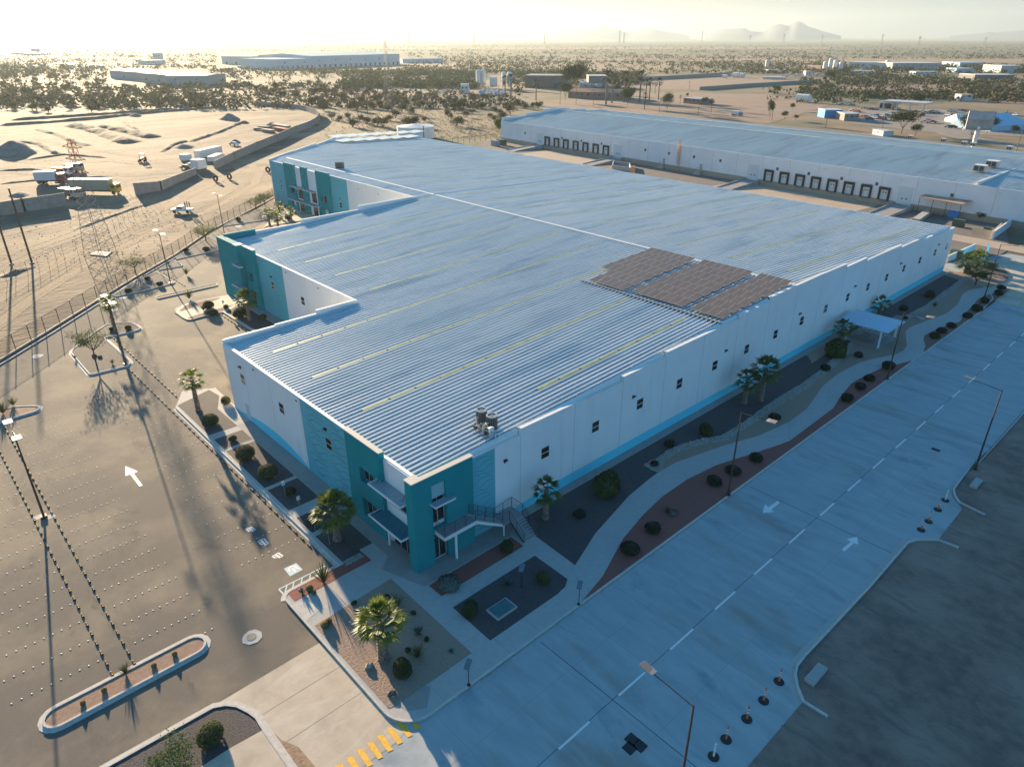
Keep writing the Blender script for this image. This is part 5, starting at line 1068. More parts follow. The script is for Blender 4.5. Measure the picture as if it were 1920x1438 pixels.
for x, y, lb in ((627, 1250, 'orange traffic post in the middle of the lower row of five'), (693, 1178, 'orange traffic post fourth from the bottom in the lower row'), (753, 1103, 'orange traffic post at the upper end of the lower row'), (1310, 509, 'lowest orange traffic post at the upper opening'), (1339, 476, 'second orange traffic post at the upper opening'), (1376, 430, 'third orange traffic post at the upper opening')): place(do, Z(r8, [(x, y)])[0], x, 1, lb, 'traffic posts at the two openings')
place(dw, Z(r8, [(1405, 393)])[0], 0, 1, 'white traffic post at the top of the upper opening', 'traffic posts at the two openings')
# covers and concrete boxes
def cover(pts_, z, m, name, label, h=0.03): b = MB(); c = sum((Vector((p[0], p[1], 0)) for p in pts_), Vector())/len(pts_); b.prism([(p[0]-c.x, p[1]-c.y) for p in pts_], 0, h); return tag(b.build(name, m, loc=(c.x, c.y, z)), label, 'cover')
M_iron = mat('cast_iron', (0.03, 0.035, 0.04), 0.7, 0.3)
for (x, y), lb in zip(((177, 1329), (209, 1354), (168, 1363)), ('topmost of the three black square covers in the road', 'right one of the three black square covers in the road', 'lowest of the three black square covers in the road')):
    g = Z(r8, [(x, y)])[0]; t = tag(cover(rect((g.x, g.y), 0.72, 0.72, 0.0), 0.006, M_iron, 'manhole_cover', lb), group='black covers in the road'); 
g = Z(r8, [(1368, 195)])[0]; cover(rect((g.x, g.y), 0.8, 0.5, 0), 0.006, M_iron, 'drain_grate', 'small dark grate in the far lane')
def cbox(pts_, h, label):
    c = sum((Vector((p[0], p[1], 0)) for p in pts_), Vector())/4; t = empty('concrete_box', (c.x, c.y, 0.02), label, 'utility box', 'pale concrete boxes in the dirt'); b = MB(); q = [(p[0]-c.x, p[1]-c.y) for p in pts_]; b.prism(q, 0, h); b.build('box', M_walk, t)
    b = MB(); b.prism([(x*0.86, y*0.86) for x, y in q], h, h+0.03); b.build('lid', M_lpale, t); return t
cbox(Z(r8, [(850, 1100), (905, 1038), (942, 1060), (888, 1125)]), 0.25, 'pale concrete utility box in the dirt near the lower opening'); cbox(Z(g8, [(1297, 315), (1375, 230), (1450, 262), (1378, 348)]), 0.22, 'pale concrete utility box in the dirt near the right street lamp')
g = at(941, 1144); t = empty('transformer_plate', (0, 0, 0.15), 'teal steel hatch on a low concrete curb in the black bed', 'hatch')
P = Z(c2, [(630, 685), (805, 572), (912, 655), (735, 775)], 0.3); b = MB(); b.prism(P, 0, 0.16); b.build('curb', M_walk, t); c = sum(P, Vector())/4
b = MB(); b.prism([c.lerp(p, 0.88) for p in P], 0.16, 0.19); b.build('hatch', mat('green_hatch', (0.05, 0.16, 0.17), 0.5, 0.3, 0.15, 2.0), t)
P = Z(c8, [(258, 290), (275, 250), (318, 215), (378, 200), (432, 222), (440, 268), (400, 315), (322, 340), (265, 325)]); b = MB(); c = sum(P, Vector())/len(P)
t = empty('octagonal_manhole', (c.x, c.y, 0.0), 'pale octagonal concrete collar with a round iron lid near the capsule island', 'manhole'); b.prism([p-c for p in P], 0, 0.02); b.build('collar', M_kerb, t); b = MB(); b.lathe([(0.36, 0.02), (0.36, 0.035)], 20); b.build('lid', mat('worn_iron', (0.20, 0.18, 0.16), 0.7, 0.3, 0.3, 30), t)
for P, lb in ((Z(z5, [(285, 912), (300, 890), (345, 880), (393, 885), (390, 900), (350, 918), (300, 922)]), 'pale oval manhole collar in the fence shadow at the left'), (Z(z5, [(945, 495), (955, 480), (1000, 470), (1060, 470), (1060, 492), (1010, 500)]), 'pale manhole slab beside the slender island palm'), (Z(z5, [(1060, 385), (1080, 372), (1150, 362), (1150, 375), (1110, 388)]), 'pale manhole slab at the point of the fence-side triangle'), (Z(c6, [(860, 215), (880, 207), (920, 207), (930, 217), (905, 226), (872, 226)]), 'pale round manhole near the far entrance')):
    c = sum(P, Vector())/len(P); t = empty('manhole', (c.x, c.y, 0.0), lb, 'manhole', 'pale manholes in the lot'); b = MB(); b.prism([p-c for p in P], 0, 0.02); b.build('collar', M_kerb, t); b = MB(); b.lathe([(0.3, 0.02), (0.3, 0.032)], 16); b.build('lid', MATS['worn_iron'], t)
# ---- shade pavilion with picnic tables
pc = Z(d3, [(930, 720), (550, 610)], 0.15); pr = Z(d3, [(1130, 590)], 0.15)[0]
x1p, y1p = pc[0].x, pc[0].y; x0p = pc[1].x; y2p = pr.y
t = empty('shade_pavilion', ((x0p+x1p)/2, (y1p+y2p)/2, 0.15), 'shade pavilion with a flat pale blue roof on white posts beside the path', 'pavilion')
hw, hd = (x1p-x0p)/2, (y2p-y1p)/2
for a in (-1, 1):
    for c_ in (-1, 1): b = MB(); b.box(a*hw-0.1, a*hw+0.1, c_*hd-0.1, c_*hd+0.1, 0, 2.7); b.build('post', M_wall, t)
rf = [G(*p, 3.0) for p in ((1500+525/6.39, 540+350/6.39), (1500+1000/6.39, 540+572/6.39), (1500+1252/6.39, 540+400/6.39))]
ex0, ey0, ex1 = rf[0].x, (rf[0].y+rf[1].y)/2, rf[1].x; ey1 = rf[2].y
cx_, cy_ = t.location.x, t.location.y
b = MB(); zc = 3.25; q = [(ex0-cx_, ey0-cy_), (ex1-cx_, ey0-cy_), (ex1-cx_, ey1-cy_), (ex0-cx_, ey1-cy_)]
b.add([(*q[0], 2.85), (*q[1], 2.85), (*q[2], 2.85), (*q[3], 2.85), (q[0][0], 0, zc-0.1), (q[1][0], 0, zc-0.1), (*q[0], 2.72), (*q[1], 2.72), (*q[2], 2.72), (*q[3], 2.72)], [(0, 1, 5, 4), (4, 5, 2, 3), (6, 7, 1, 0), (7, 8, 2, 5, 1), (8, 9, 3, 2), (9, 6, 0, 4, 3), (9, 8, 7, 6)])
b.build('roof', mat('pavilion_roof_sheet', (0.42, 0.60, 0.72), 0.45, 0.1), t)
structure('pavilion_floor', MB().prism([(x0p-0.6, y1p-0.3), (x1p+0.3, y1p-0.3), (x1p+0.3, y2p+0.4), (x0p-0.6, y2p+0.4)], 0.1, PZ+0.04), M_walkd)
def table_src():
    t = empty('picnic_table', (0, 0, 0), 'x', 'picnic table'); b = MB(); b.box(-0.9, 0.9, -0.38, 0.38, 0.72, 0.76); b.build('tabletop', M_lpale, t)
    for s in (-1, 1): b = MB(); b.box(-0.9, 0.9, s*0.7-0.14, s*0.7+0.14, 0.43, 0.47); b.build('bench', M_lpale, t)
    b = MB()
    for x in (-0.6, 0.6): b.tube((x, -0.75, 0), (x, -0.3, 0.72), 0.03, n=5); b.tube((x, 0.75, 0), (x, 0.3, 0.72), 0.03, n=5); b.tube((x, -0.75, 0.42), (x, 0.75, 0.42), 0.025, n=5)
    b.build('frame', M_lpale, t); return t
ts = table_src()
for i, (u, v) in enumerate(((-0.5, -0.45), (0.3, -0.5), (-0.5, 0.35), (0.35, 0.3))): place(ts, (cx_+u*hw, cy_+v*hd, PZ+0.04), 1.57, 1.0, ('picnic table at the near wall-side corner under the pavilion', 'picnic table at the near road-side corner under the pavilion', 'picnic table at the far wall-side corner under the pavilion', 'picnic table at the far road-side corner under the pavilion')[i], 'pale picnic tables under the pavilion')
P = Z(d3, [(1375, 355), (1395, 350), (1485, 380), (1465, 392)], 0.2); c = sum(P, Vector())/4; b = MB(); b.prism([p-c for p in P], 0, 0.3); tag(b.build('concrete_bench', M_walk, loc=(c.x, c.y, 0.15)), 'pale concrete bench in the sand beyond the pavilion', 'bench')
# ---- black fence on the left with shadows
M_fence = mat('fence_black', (0.035, 0.032, 0.035), 0.6)
fv = [Vector((p.x, p.y, 0)) for p in fk]; fr = empty('boundary_fence', (fv[1].x, fv[1].y, 0.2), 'dark mesh fence along the left edge of the parking lot', 'fence')
o_ = fv[1]; L = 0.0; posts = []
for a, c in zip(fv, fv[1:]):
    l = (c-a).length; n = max(1, round(l/3.25))
    for i in range(n): posts.append(a.lerp(c, i/n))
for p in posts:
    b = MB(); q = p-o_; b.tube((q.x, q.y, -0.1), (q.x, q.y, 2.45), 0.055, n=6); b.build('post', M_fence, fr)
M_mesh = bpy.data.materials.new('fence_mesh'); M_mesh.use_nodes = True; nt = M_mesh.node_tree; pb = nt.nodes['Principled BSDF']; pb.inputs['Base Color'].default_value = (0.10, 0.09, 0.085, 1); pb.inputs['Roughness'].default_value = 0.7; pb.inputs['Alpha'].default_value = 0.25
b = MB()
for a, c in zip(posts, posts[1:]):
    a = a-o_; c = c-o_; b.add([(a.x, a.y, 0.02), (c.x, c.y, 0.02), (c.x, c.y, 2.3), (a.x, a.y, 2.3)], [(0, 1, 2, 3)])
b.build('wire_mesh', M_mesh, fr)
b = MB()
for a, c in zip(posts, posts[1:]):
    a = a-o_; c = c-o_; b.tube((a.x, a.y, 2.32), (c.x, c.y, 2.32), 0.022, n=4)
b.build('top_rail', M_fence, fr)
# ================================================================ SECOND WAREHOUSE
u2 = (Vector((b2b.x, b2b.y))-Vector((b2a.x, b2a.y))); L2 = u2.length; u2.normalize(); n2v = Vector((-u2.y, u2.x))
a2 = math.atan2(u2.y, u2.x)
H2 = 8.2
w2 = empty('dock_warehouse', (b2a.x, b2a.y, 0), 'long white warehouse with beige base and truck docks behind the main one', 'warehouse', rz=a2)
def loc2(px, py, z):   # photo point at height z, in the warehouse's own metres (along, deep)
    g = G(px, py, z); d = Vector((g.x-b2a.x, g.y-b2a.y)); return d.dot(u2), d.dot(n2v)
def on_wall(px, py):   # photo point on the dock wall plane -> (along, height)
    v = ray(px, py); o = Vector((CAM.x-b2a.x, CAM.y-b2a.y)); t = -o.dot(n2v)/Vector((v.x, v.y)).dot(n2v); p = CAM+v*t; return Vector((p.x-b2a.x, p.y-b2a.y)).dot(u2), p.z
LW = L2+34
M_w2 = mat('second_wall_paint', (0.74, 0.77, 0.79), 0.75, 0, 0.04, 0.2); M_bei = mat('beige_base_paint', (0.40, 0.33, 0.25), 0.8); M_roof2 = mat('second_roof_metal', (0.52, 0.58, 0.58), 0.5, 0.2, 0.1, 0.1, (0.43, 0.50, 0.51), detail=6, stretch=(1.4, 0.2, 1), col3=(0.37, 0.39, 0.39), s3=0.3, ramp3=(0.52, 0.7))
rl_ = loc2(1055.4, 208, 10.6); dp = rl_[1]; Rz = 10.7
D2 = 2*dp-4
b = MB(); T = 0.3
def wl(p, q, za, zb): b.slab(p, q, T, -0.05, za, zb)
x_l = 0.0
wl((0, 0), (LW, 0), H2, H2)
for i, (f0, f1) in enumerate(((0.004, 0.22), (0.22, 0.38), (0.38, 0.62), (0.62, 0.8), (0.8, 0.996))): m_ = (f0+f1)/2; zz = 9.0+2.6*min(1, (0.5-abs(m_-0.5))*2.1); wl((0.15, f0*D2), (0.15, f1*D2), zz, zz); wl((LW, f0*D2), (LW, f1*D2), zz, zz)
wl((0.3, D2), (LW-0.2, D2), H2+0.9, H2+0.9)
b.k = 1
for i in range(1, 22): b.box(9.0*i+2-0.04, 9.0*i+2+0.04, -0.165, -0.15, 0, H2)
b.build('wall', [M_w2, M_groove], w2)
b = MB(); b.box(0, LW, -0.17, -0.1501, 0, 1.5); b.build('beige_base', M_bei, w2)
b = MB(); x = 0.4
def z2r(y): return H2-0.1+(Rz-H2)*(1-abs(y-dp)/dp)
while x < LW-0.6:
    X = [x+p for p, _ in prof]+[x+0.6]; Hh = [h for _, h in prof]+[0]; rows = [[(xx, y, z2r(y)+h) for xx, h in zip(X, Hh)] for y in (0.16, dp, D2-0.16)]; n = len(X)
    b.add(rows[0]+rows[1]+rows[2], [(i, i+1, i+n+1, i+n) for i in range(n-1)]+[(i+n, i+n+1, i+2*n+1, i+2*n) for i in range(n-1)]); x += 0.6
r2o = b.build('roof', M_roof2, w2)
b = MB(); b.box(0.5, LW*0.55, dp-0.2, dp+0.2, Rz+0.0, Rz+0.2); b.build('ridge_cap', M_cap, r2o)
b = MB(); 
for i in range(7): xx = 14+i*27; b.box(xx, xx+0.35, 1.0, dp-1, 0, 0.01)
o_ = None
xe, ye = loc2(1820, 345, 9.0); b = MB(); 
b.slab((xe, 0.2), (xe, 24), 0.35, 8.0, 9.0, 9.9); b.build('fire_wall_parapet', M_cap, w2)
# dock doors with shelters, personnel and drive-in doors
M_shel = mat('dock_shelter_rubber', (0.035, 0.033, 0.035), 0.8); M_shelb = mat('dock_shelter_brown', (0.10, 0.055, 0.035), 0.8); M_door2 = mat('white_sectional_door', (0.60, 0.66, 0.68), 0.6)
docks = [(m8, x, 345+(x-515)*0.138) for x in (515, 598, 682, 770, 858, 950, 1042)]
for i, (o, x, y) in enumerate([(m8, 515, 342), (m8, 598, 354), (m8, 682, 367), (m8, 770, 380), (m8, 858, 394), (m8, 950, 408), (m8, 1042, 420)]+[(n1, 250, 325), (n1, 422, 355), (n1, 597, 382), (n1, 777, 408), (n1, 962, 437), (n1, 1147, 468), (n1, 1342, 500), (n1, 1545, 532)]):
    s, zz = on_wall(o[0]+x/o[2], o[1]+y/o[2]); zz = 2.75; w, h = 1.45, 1.75
    b = MB(); b.box(s-w, s+w, -0.75, -0.172, zz+h-0.45, zz+h+0.15); b.box(s-w, s-w+0.42, -0.7, -0.1721, zz-h+0.3, zz+h-0.451); b.box(s+w-0.42, s+w, -0.7, -0.1721, zz-h+0.3, zz+h-0.451)
    b.k = 1; b.box(s-w-0.03, s-w-0.001, -0.6, -0.18, zz-h+0.3, zz+h-0.46)
    sh_ = b.build('dock_shelter', [M_shel, M_shelb], w2)
    b = MB(); b.box(s-w+0.421, s+w-0.421, -0.20, -0.1721, zz-h+0.5, zz+h-0.46); d_ = b.build('dock_door', M_door2, w2)
    b = MB(); b.box(s-0.55, s-0.15, -0.21, -0.201, zz+0.35, zz+0.6); b.box(s+0.15, s+0.55, -0.21, -0.201, zz+0.35, zz+0.6); b.build('door_window', M_glass, d_)
    b = MB(); b.box(s-0.9, s+0.9, -0.5, -0.1721, zz-h, zz-h+0.45); b.build('dock_leveller', mat('leveller_steel', (0.16, 0.20, 0.22), 0.6, 0.3), w2)
for o, x, y in ((m8, 445, 300), (m8, 1148, 405), (n1, 78, 245), (n1, 1782, 520)):
    s, zz = on_wall(o[0]+x/o[2], o[1]+y/o[2]); b = MB(); b.box(s-1.9, s+1.9, -0.19, -0.1701, 1.0, 5.4); d_ = b.build('drive_in_door', M_door2, w2)
    b = MB(); b.box(s-0.75, s-0.3, -0.20, -0.191, 2.3, 2.6); b.box(s+0.3, s+0.75, -0.20, -0.191, 2.3, 2.6); b.build('door_window', M_glass, d_)
for o, x, y in ((m8, 313, 240), (m8, 645, 285), (m8, 820, 310), (m8, 1000, 335), (m8, 1395, 392), (m8, 1608, 422), (m8, 1833, 453), ((1280, 0, 3), 65, 884), ((1280, 0, 3), 214, 905), (n1, 350, 222), (n1, 702, 275), (n1, 1073, 330), (n1, 1467, 390), (n2, 843, 690)):
    s, zz = on_wall(o[0]+x/o[2], o[1]+y/o[2]); b = MB(); b.box(s-0.38, s+0.38, -0.18, -0.1501, zz-0.42, zz+0.42); b.build('vent_louver', mat('dark_louver', (0.07, 0.08, 0.07), 0.6), w2)
for o, x, y in ((n1, 888, 222), (n1, 1735, 340), (n2, 1530, 660)):
    s, zz = on_wall(o[0]+x/o[2], o[1]+y/o[2]); b = MB(); b.box(s-0.35, s+0.35, -0.6, -0.1501, zz-0.1, zz+0.08); b.build('wall_lamp', M_cap, w2)
# loading ramps in the court
def local2(pts): return [Vector((b2a.x, b2a.y))+u2*x+n2v*y for x, y in pts]
def ramp(s, label, w=5.0, l=15):
    c = local2([(s, -l/2-0.3)])[0]; t = empty('loading_ramp', (c.x, c.y, 0), label, 'ramp', 'concrete ramps up to the drive-in doors', rz=a2); b = MB()
    b.add([(-w/2, -l/2, 0.02), (w/2, -l/2, 0.02), (w/2, l/2, 0.02), (-w/2, l/2, 0.02), (-w/2, -l/2, 0.04), (w/2, -l/2, 0.04), (w/2, l/2, 1.0), (-w/2, l/2, 1.0)], [(3,2,1,0),(4,5,6,7),(0,1,5,4),(1,2,6,5),(2,3,7,6),(3,0,4,7)]); b.build('deck', M_walkd, t)
    b = MB(); b.slab((-w/2, -l/2), (-w/2, l/2), 0.25, 0, 0.2, 1.3); b.slab((w/2, -l/2), (w/2, l/2), 0.25, 0, 0.2, 1.3); b.build('side_wall', M_conc, t); return t
for (o, x, y), lb in zip(((m8, 445, 350), (m8, 1148, 440), (n1, 78, 300), (n1, 1782, 560)), ('leftmost loading ramp, before the seven left docks', 'loading ramp to the right of the seven left docks', 'loading ramp to the left of the eight right docks', 'rightmost loading ramp, after the eight right docks')): ramp(on_wall(o[0]+x/o[2], o[1]+y/o[2])[0], lb)
def stair2(px, py, label):
    s, _ = on_wall(px, py); c = local2([(s, -0.5)])[0]; t = empty('access_stair', (c.x, c.y, 0), label, 'stair', 'access stairs on the dock wall', rz=a2); b = MB()
    for i in range(6): b.box(-1.4+i*0.28, -1.1+i*0.28, -0.9, 0.2, 0.0, 0.2*(i+1))
    b.box(0.3, 1.3, -0.9, 0.2, 0, 1.25); b.build('steps', M_walk, t); b = MB(); b.box(0.35, 1.2, 0.2, 0.28, 1.3, 3.3); b.build('door', M_walk, t)
    b = MB(); b.path([(-1.4, -0.9, 0.9), (0.3, -0.9, 2.2), (1.3, -0.9, 2.2)], 0.03, 5); b.build('handrail', M_rail, t)
stair2(1242, 305, 'steel door stair left of the orange ladder'); stair2(1311, 316, 'steel door stair right of the orange ladder')
s, _ = on_wall(1274, 300); c = local2([(s, -0.5)])[0]; t = empty('cage_ladder', (c.x, c.y, 0), 'tall orange cage ladder on the white dock wall', 'ladder', rz=a2); M_orl = mat('orange_ladder_paint', (0.72, 0.30, 0.10), 0.6); b = MB()
for x in (-0.35, 0.35): b.tube((x, 0.1, 0), (x, 0.1, 10), 0.05, n=5)
for i in range(32): b.tube((-0.35, 0.1, 0.3+i*0.3), (0.35, 0.1, 0.3+i*0.3), 0.03, n=4)
b.build('rungs', M_orl, t); b = MB()
for i in range(9): z = 2.3+i*0.9; b.path([(-0.4, 0.1, z), (-0.45, -0.5, z), (0, -0.8, z), (0.45, -0.5, z), (0.4, 0.1, z)], 0.045, 4)
for x, y in ((-0.45, -0.5), (0, -0.8), (0.45, -0.5)): b.tube((x, y, 2.3), (x, y, 9.8), 0.035, n=4)
b.build('cage', M_orl, t)
g = G(1187, 320, zr(-76, 123)); t = empty('roof_ladder_cage', (g.x, g.y, 8.2), 'small orange ladder top at the far eave of the main roof', 'ladder'); b = MB()
for x in (-0.6, -0.2, 0.2, 0.6): b.tube((x, 0, -2), (x, 0, 1.6), 0.07, n=5)
b.build('rails', M_orl, t); b = MB(); b.path([(-0.6, 0, 0.5), (0.6, 0, 0.5)], 0.07, 4); b.path([(-0.6, 0, 1.5), (0.6, 0, 1.5)], 0.07, 4); b.build('hoop', M_orl, t)
# rooftop units of the second warehouse
def rooftop(px, py, w, h, label, name='rooftop_unit', grp='air units on the dock warehouse'):
    x, y = loc2(px, py, 9.6); zz = z2r(min(max(y, 0), D2)); x, y = loc2(px, py, zz); zz = z2r(min(max(y, 0), D2)); c = local2([(x, y)])[0]; t = empty(name, (c.x, c.y, zz+0.05), label, 'air unit', grp, rz=a2)
    b = MB(); b.box(-w/2, w/2, -w/2.6, w/2.6, 0.3, h); b.build('casing', mat('unit_grey', (0.36, 0.35, 0.33), 0.6, 0.2), t); b = MB(); b.box(-w/2-0.05, w/2+0.05, -w/2.6-0.05, w/2.6+0.05, h, h+0.12); b.build('lid', M_cap, t)
    b = MB(); b.box(-w/2+0.15, -0.1, -w/2.6-0.02, -w/2.6-0.001, 0.4, h-0.15); b.box(0.1, w/2-0.15, -w/2.6-0.02, -w/2.6-0.001, 0.4, h-0.15); b.build('louvre', M_cond, t); return t
rooftop(1835, 327, 2.6, 1.7, 'lower of the two big pale air units beside the roof parapet'); rooftop(1859, 315, 2.6, 1.7, 'upper of the two big pale air units beside the roof parapet')
for x, y, lb in ((1706, 262, 'first small unit at the back edge of the dock warehouse roof'), (1768, 268, 'second small unit at the back edge of the dock warehouse roof'), (1807, 273, 'third small unit at the back edge of the roof'), (1824, 275, 'fourth small unit at the back edge of the roof, by the billboard pole'), (1892, 282, 'last small unit at the back edge of the roof')): rooftop(x, y, 1.5, 1.3, lb)
# rusty canopy with tanks, bins and walls in the yard
cp = [G(*p) for p in ((1680+305/7.99, 280+955/7.99), (1680+915/7.99, 280+1075/7.99))]; cu = (cp[1]-cp[0]); cw = cu.length; ca_ = math.atan2(cu.y, cu.x)
t = empty('yard_canopy', cp[0], 'rust coloured sheet canopy on thin posts before the dock warehouse', 'canopy', rz=ca_)
for x in (0, cw*0.33, cw*0.66, cw):
    for y in (0, 5.5): b = MB(); b.tube((x, y, 0), (x, y, 4.0+0.1*y), 0.07, n=6); b.build('post', M_pole, t)
b = MB(); b.add([(-0.4, -0.4, 4.0), (cw+0.4, -0.4, 4.0), (cw+0.4, 6, 4.6), (-0.4, 6, 4.6), (-0.4, -0.4, 4.1), (cw+0.4, -0.4, 4.1), (cw+0.4, 6, 4.7), (-0.4, 6, 4.7)], [(3,2,1,0),(4,5,6,7),(0,1,5,4),(1,2,6,5),(2,3,7,6),(3,0,4,7)]); b.build('roof', mat('rusty_sheet', (0.42, 0.27, 0.19), 0.8, 0, 0.2, 1.0), t)
def drum(px, py, r, h, m, label, name='water_tank'):
    g = G(px, py); t = empty(name, g, label, 'tank'); b = MB(); b.lathe([(r*0.9, 0), (r, 0.1*h), (r, 0.8*h), (r*0.7, 0.95*h)], 20); b.build('shell', m, t); b = MB(); b.lathe([(r*0.25, 0.95*h), (r*0.25, 1.02*h)], 12); b.build('cap', m, t); return t
drum(1786, 408, 1.35, 1.6, mat('blue_plastic', (0.03, 0.25, 0.62), 0.5), 'bright blue plastic drum at the edge of the rusty canopy'); drum(1793, 398, 1.3, 2.4, M_lpale, 'large white tank under the rusty canopy'); drum(1776, 402, 0.8, 1.9, M_lpale, 'pale narrow tank left of the blue drum'); drum(1804, 403, 0.8, 2.2, M_lpale, 'grey upright tank at the right end of the canopy')
def bin_(px, py, w, d, h, m, label, rz=0.0, name='waste_bin', cat='bin', z=0.0):
    g = G(px, py, z); t = empty(name, (g.x, g.y, z), label, cat, rz=rz); b = MB(); b.box(-w/2, w/2, -d/2, d/2, 0.08, h*0.88); b.build('body', m, t); b = MB(); b.box(-w/2-0.04, w/2+0.04, -d/2-0.04, d/2+0.04, h*0.88, h); b.build('lid', m, t); return t
M_grn = mat('dark_green_metal', (0.05, 0.10, 0.07), 0.6)
bin_(1796, 425, 2.4, 1.4, 1.7, M_grn, 'green cabinet behind the far corner of the main building', name='utility_cabinet', cat='cabinet')
bin_(1791, 483, 2.0, 1.3, 1.5, M_grn, 'green transformer box beside the last window wall', name='transformer_box', cat='cabinet'); bin_(1855, 505, 2.0, 1.4, 1.5, M_grn, 'dark green cabinet at the blue end wall by the road', name='utility_cabinet', cat='cabinet')
bin_(1851, 436, 1.6, 1.2, 1.2, M_grn, 'small green box behind the low yard wall', name='utility_cabinet', cat='cabinet')
bin_(1381, 337, 2.2, 1.4, 1.7, MATS['dark_bush_green'] if 0 else M_cond, 'dark generator by the left ramp of the right docks', name='generator', cat='generator')
bin_(929, 274, 3.2, 2.2, 2.2, mat('grey_blue_box', (0.26, 0.32, 0.34), 0.6), 'grey box at the left corner of the dock warehouse', name='utility_cabinet', cat='cabinet'); bin_(940, 272, 4, 2.4, 2.2, M_grn, 'dark green container at the left corner of the dock warehouse', name='waste_container', cat='container')
def low_wall(px, h, t_, m, label, name='yard_wall', z=0.0):
    P = [G(*p) for p in px]; t = empty(name, P[0], label, 'wall'); b = MB(); o = P[0]
    b.ribbon([p-o for p in P], -t_/2, t_/2, 0, h); b.build('wall', m, t); b = MB(); b.ribbon([p-o for p in P], -t_/2-0.03, t_/2+0.03, h, h+0.06); b.build('coping', m, t); return t
low_wall([(1821, 438), (1858, 446), (1877, 428)], 1.4, 0.3, M_bei, 'beige low wall turning round the yard corner'); low_wall([(1860, 449), (1920, 405), (1945, 386)], 1.8, 0.3, M_w2, 'white wall running up along the side road at the right edge')
low_wall([(1716, 418), (1740, 401)], 0.9, 1.6, M_walk, 'pale concrete ramp wall beside the rusty canopy'); low_wall([(1775, 492), (1826, 469)], 1.3, 0.25, M_w2, 'short white wall beyond the far palms'); low_wall([(1845, 494), (1849, 478)], 2.2, 0.3, mat('blue_wall_paint', (0.10, 0.45, 0.66), 0.7), 'short blue and white end wall by the far street lamp')
low_wall([(1148, 317), (1182, 322), (1180, 313), (1150, 309), (1148, 317)], 1.2, 0.3, M_walk, 'small roofless pale block enclosure behind the main roof')
# ================================================================ BACKGROUND BUILDINGS
M_gray = mat('grey_sheet_wall', (0.33, 0.345, 0.335), 0.7, 0, 0.05, 0.3); M_lroof = mat('pale_sheet_roof', (0.60, 0.60, 0.57), 0.5, 0.2); M_bl = mat('blue_trim_sheet', (0.12, 0.30, 0.50), 0.7); M_wfar = mat('far_white_wall', (0.58, 0.62, 0.64), 0.8); M_brick = mat('pink_brick', (0.32, 0.20, 0.16), 0.9); M_blkw = mat('grey_block', (0.30, 0.28, 0.255), 0.9, 0, 0.12, 0.8)
def building(p0, p1, ytop, depth, label, m=M_wfar, mr=None, name='industrial_building', cat='building', openings=0, band=None, slope=0.0, h=None, doors=0, group=None):
    A = G(*p0); B = G(*p1); h = h or HZ(A, ytop); d = B-A; w = d.length; t = empty(name, A, label, cat, group, rz=math.atan2(d.y, d.x))
    b = MB(); b.box(0, w, 0, depth, 0, h); b.build('walls', m, t)
    b = MB(); o = 0.25; rh = max(slope, 0.25); b.add([(-o, -o, h+0.01), (w+o, -o, h+0.01), (w+o, depth+o, h+0.01), (-o, depth+o, h+0.01), (-o, -o, h+0.12), (w+o, -o, h+0.12), (w+o, depth+o, h+0.12), (-o, depth+o, h+0.12), (-o, depth/2, h+rh), (w+o, depth/2, h+rh)], [(3,2,1,0),(0,1,5,4),(2,3,7,6),(4,5,9,8),(8,9,6,7),(1,2,6,9,5),(3,0,4,8,7)]); b.build('roof', mr or M_lroof, t)
    for i in range(openings): x = w*(i+0.5)/openings; k = min(0.9, w/openings*0.25); MB().box(x-k, x+k, -0.06, -0.005, h*0.55, h*0.72).build('window', M_glass, t)
    for i in range(doors): x = w*(i+0.5)/doors; k = min(2.0, w/doors*0.32); MB().box(x-k, x+k, -0.06, -0.005, 0, min(4, h*0.45)).build('dock_door', M_cond, t)
    if band: MB().box(-0.02, w+0.02, -0.1, -0.061, 0, h*0.3).build('base_band', band, t)
    return t
building((208, 147), (262, 152), 132, 40, 'leftmost of the three grey sheds among the desert scrub', M_gray, None, band=M_bl, doors=1, slope=1)
building((264, 154), (312, 159), 137, 40, 'middle one of the three grey sheds in the scrub', M_gray, None, band=mat('grey_blue_trim', (0.24, 0.30, 0.36), 0.8), doors=2, slope=1)
building((312.5, 161), (390, 161), 143, 45, 'rightmost and nearest of the three grey sheds in the scrub', M_gray, None, band=MATS['grey_blue_trim'], openings=2, slope=1)
building((275, 122), (311, 121), 114, 30, 'low white block below the control tower', M_wfar, openings=4); building((289, 116), (302, 116), 100, 12, 'white stepped control tower rising over the plain', M_wfar, None, 'control_tower', 'tower', openings=3)
building((417, 121), (470, 122), 106, 70, 'grey-white plant at the left end of the big far factory', M_wfar, doors=3); building((470, 122), (516, 126), 111, 60, 'lower middle block of the big far factory', M_wfar, openings=4)
building((516, 131), (590, 128), 112, 80, 'white hall with a bright roof in front of the big far factory', M_wfar, mat('glaring_roof', (0.80, 0.78, 0.72), 0.4), doors=8, openings=2)  # glaring roofs: sun glare painted as a near-white base colour
building((584, 128), (750, 121), 106, 120, 'very long pale blue factory hall on the plain', M_wfar, None, doors=18, openings=6, slope=3)
building((445, 128), (478, 131), 124, 20, 'small white annex before the far factory', M_wfar, openings=3); building((755, 119), (832, 118), 111, 40, 'low white sheds right of the long factory hall', M_wfar, openings=6)
building((20, 102), (50, 102), 99, 30, 'thin glaring roof at the hazy left edge', M_wfar, MATS['glaring_roof']); building((55, 104), (96, 103), 100, 20, 'second glaring low roof at the hazy left edge', M_wfar, MATS['glaring_roof']); building((100, 121), (130, 123), 119, 20, 'third glaring low roof in the haze', M_wfar, MATS['glaring_roof'])
building((59, 99), (73, 99), 91, 8, 'dark billboard-like block in the haze at the left', M_gray, None); 
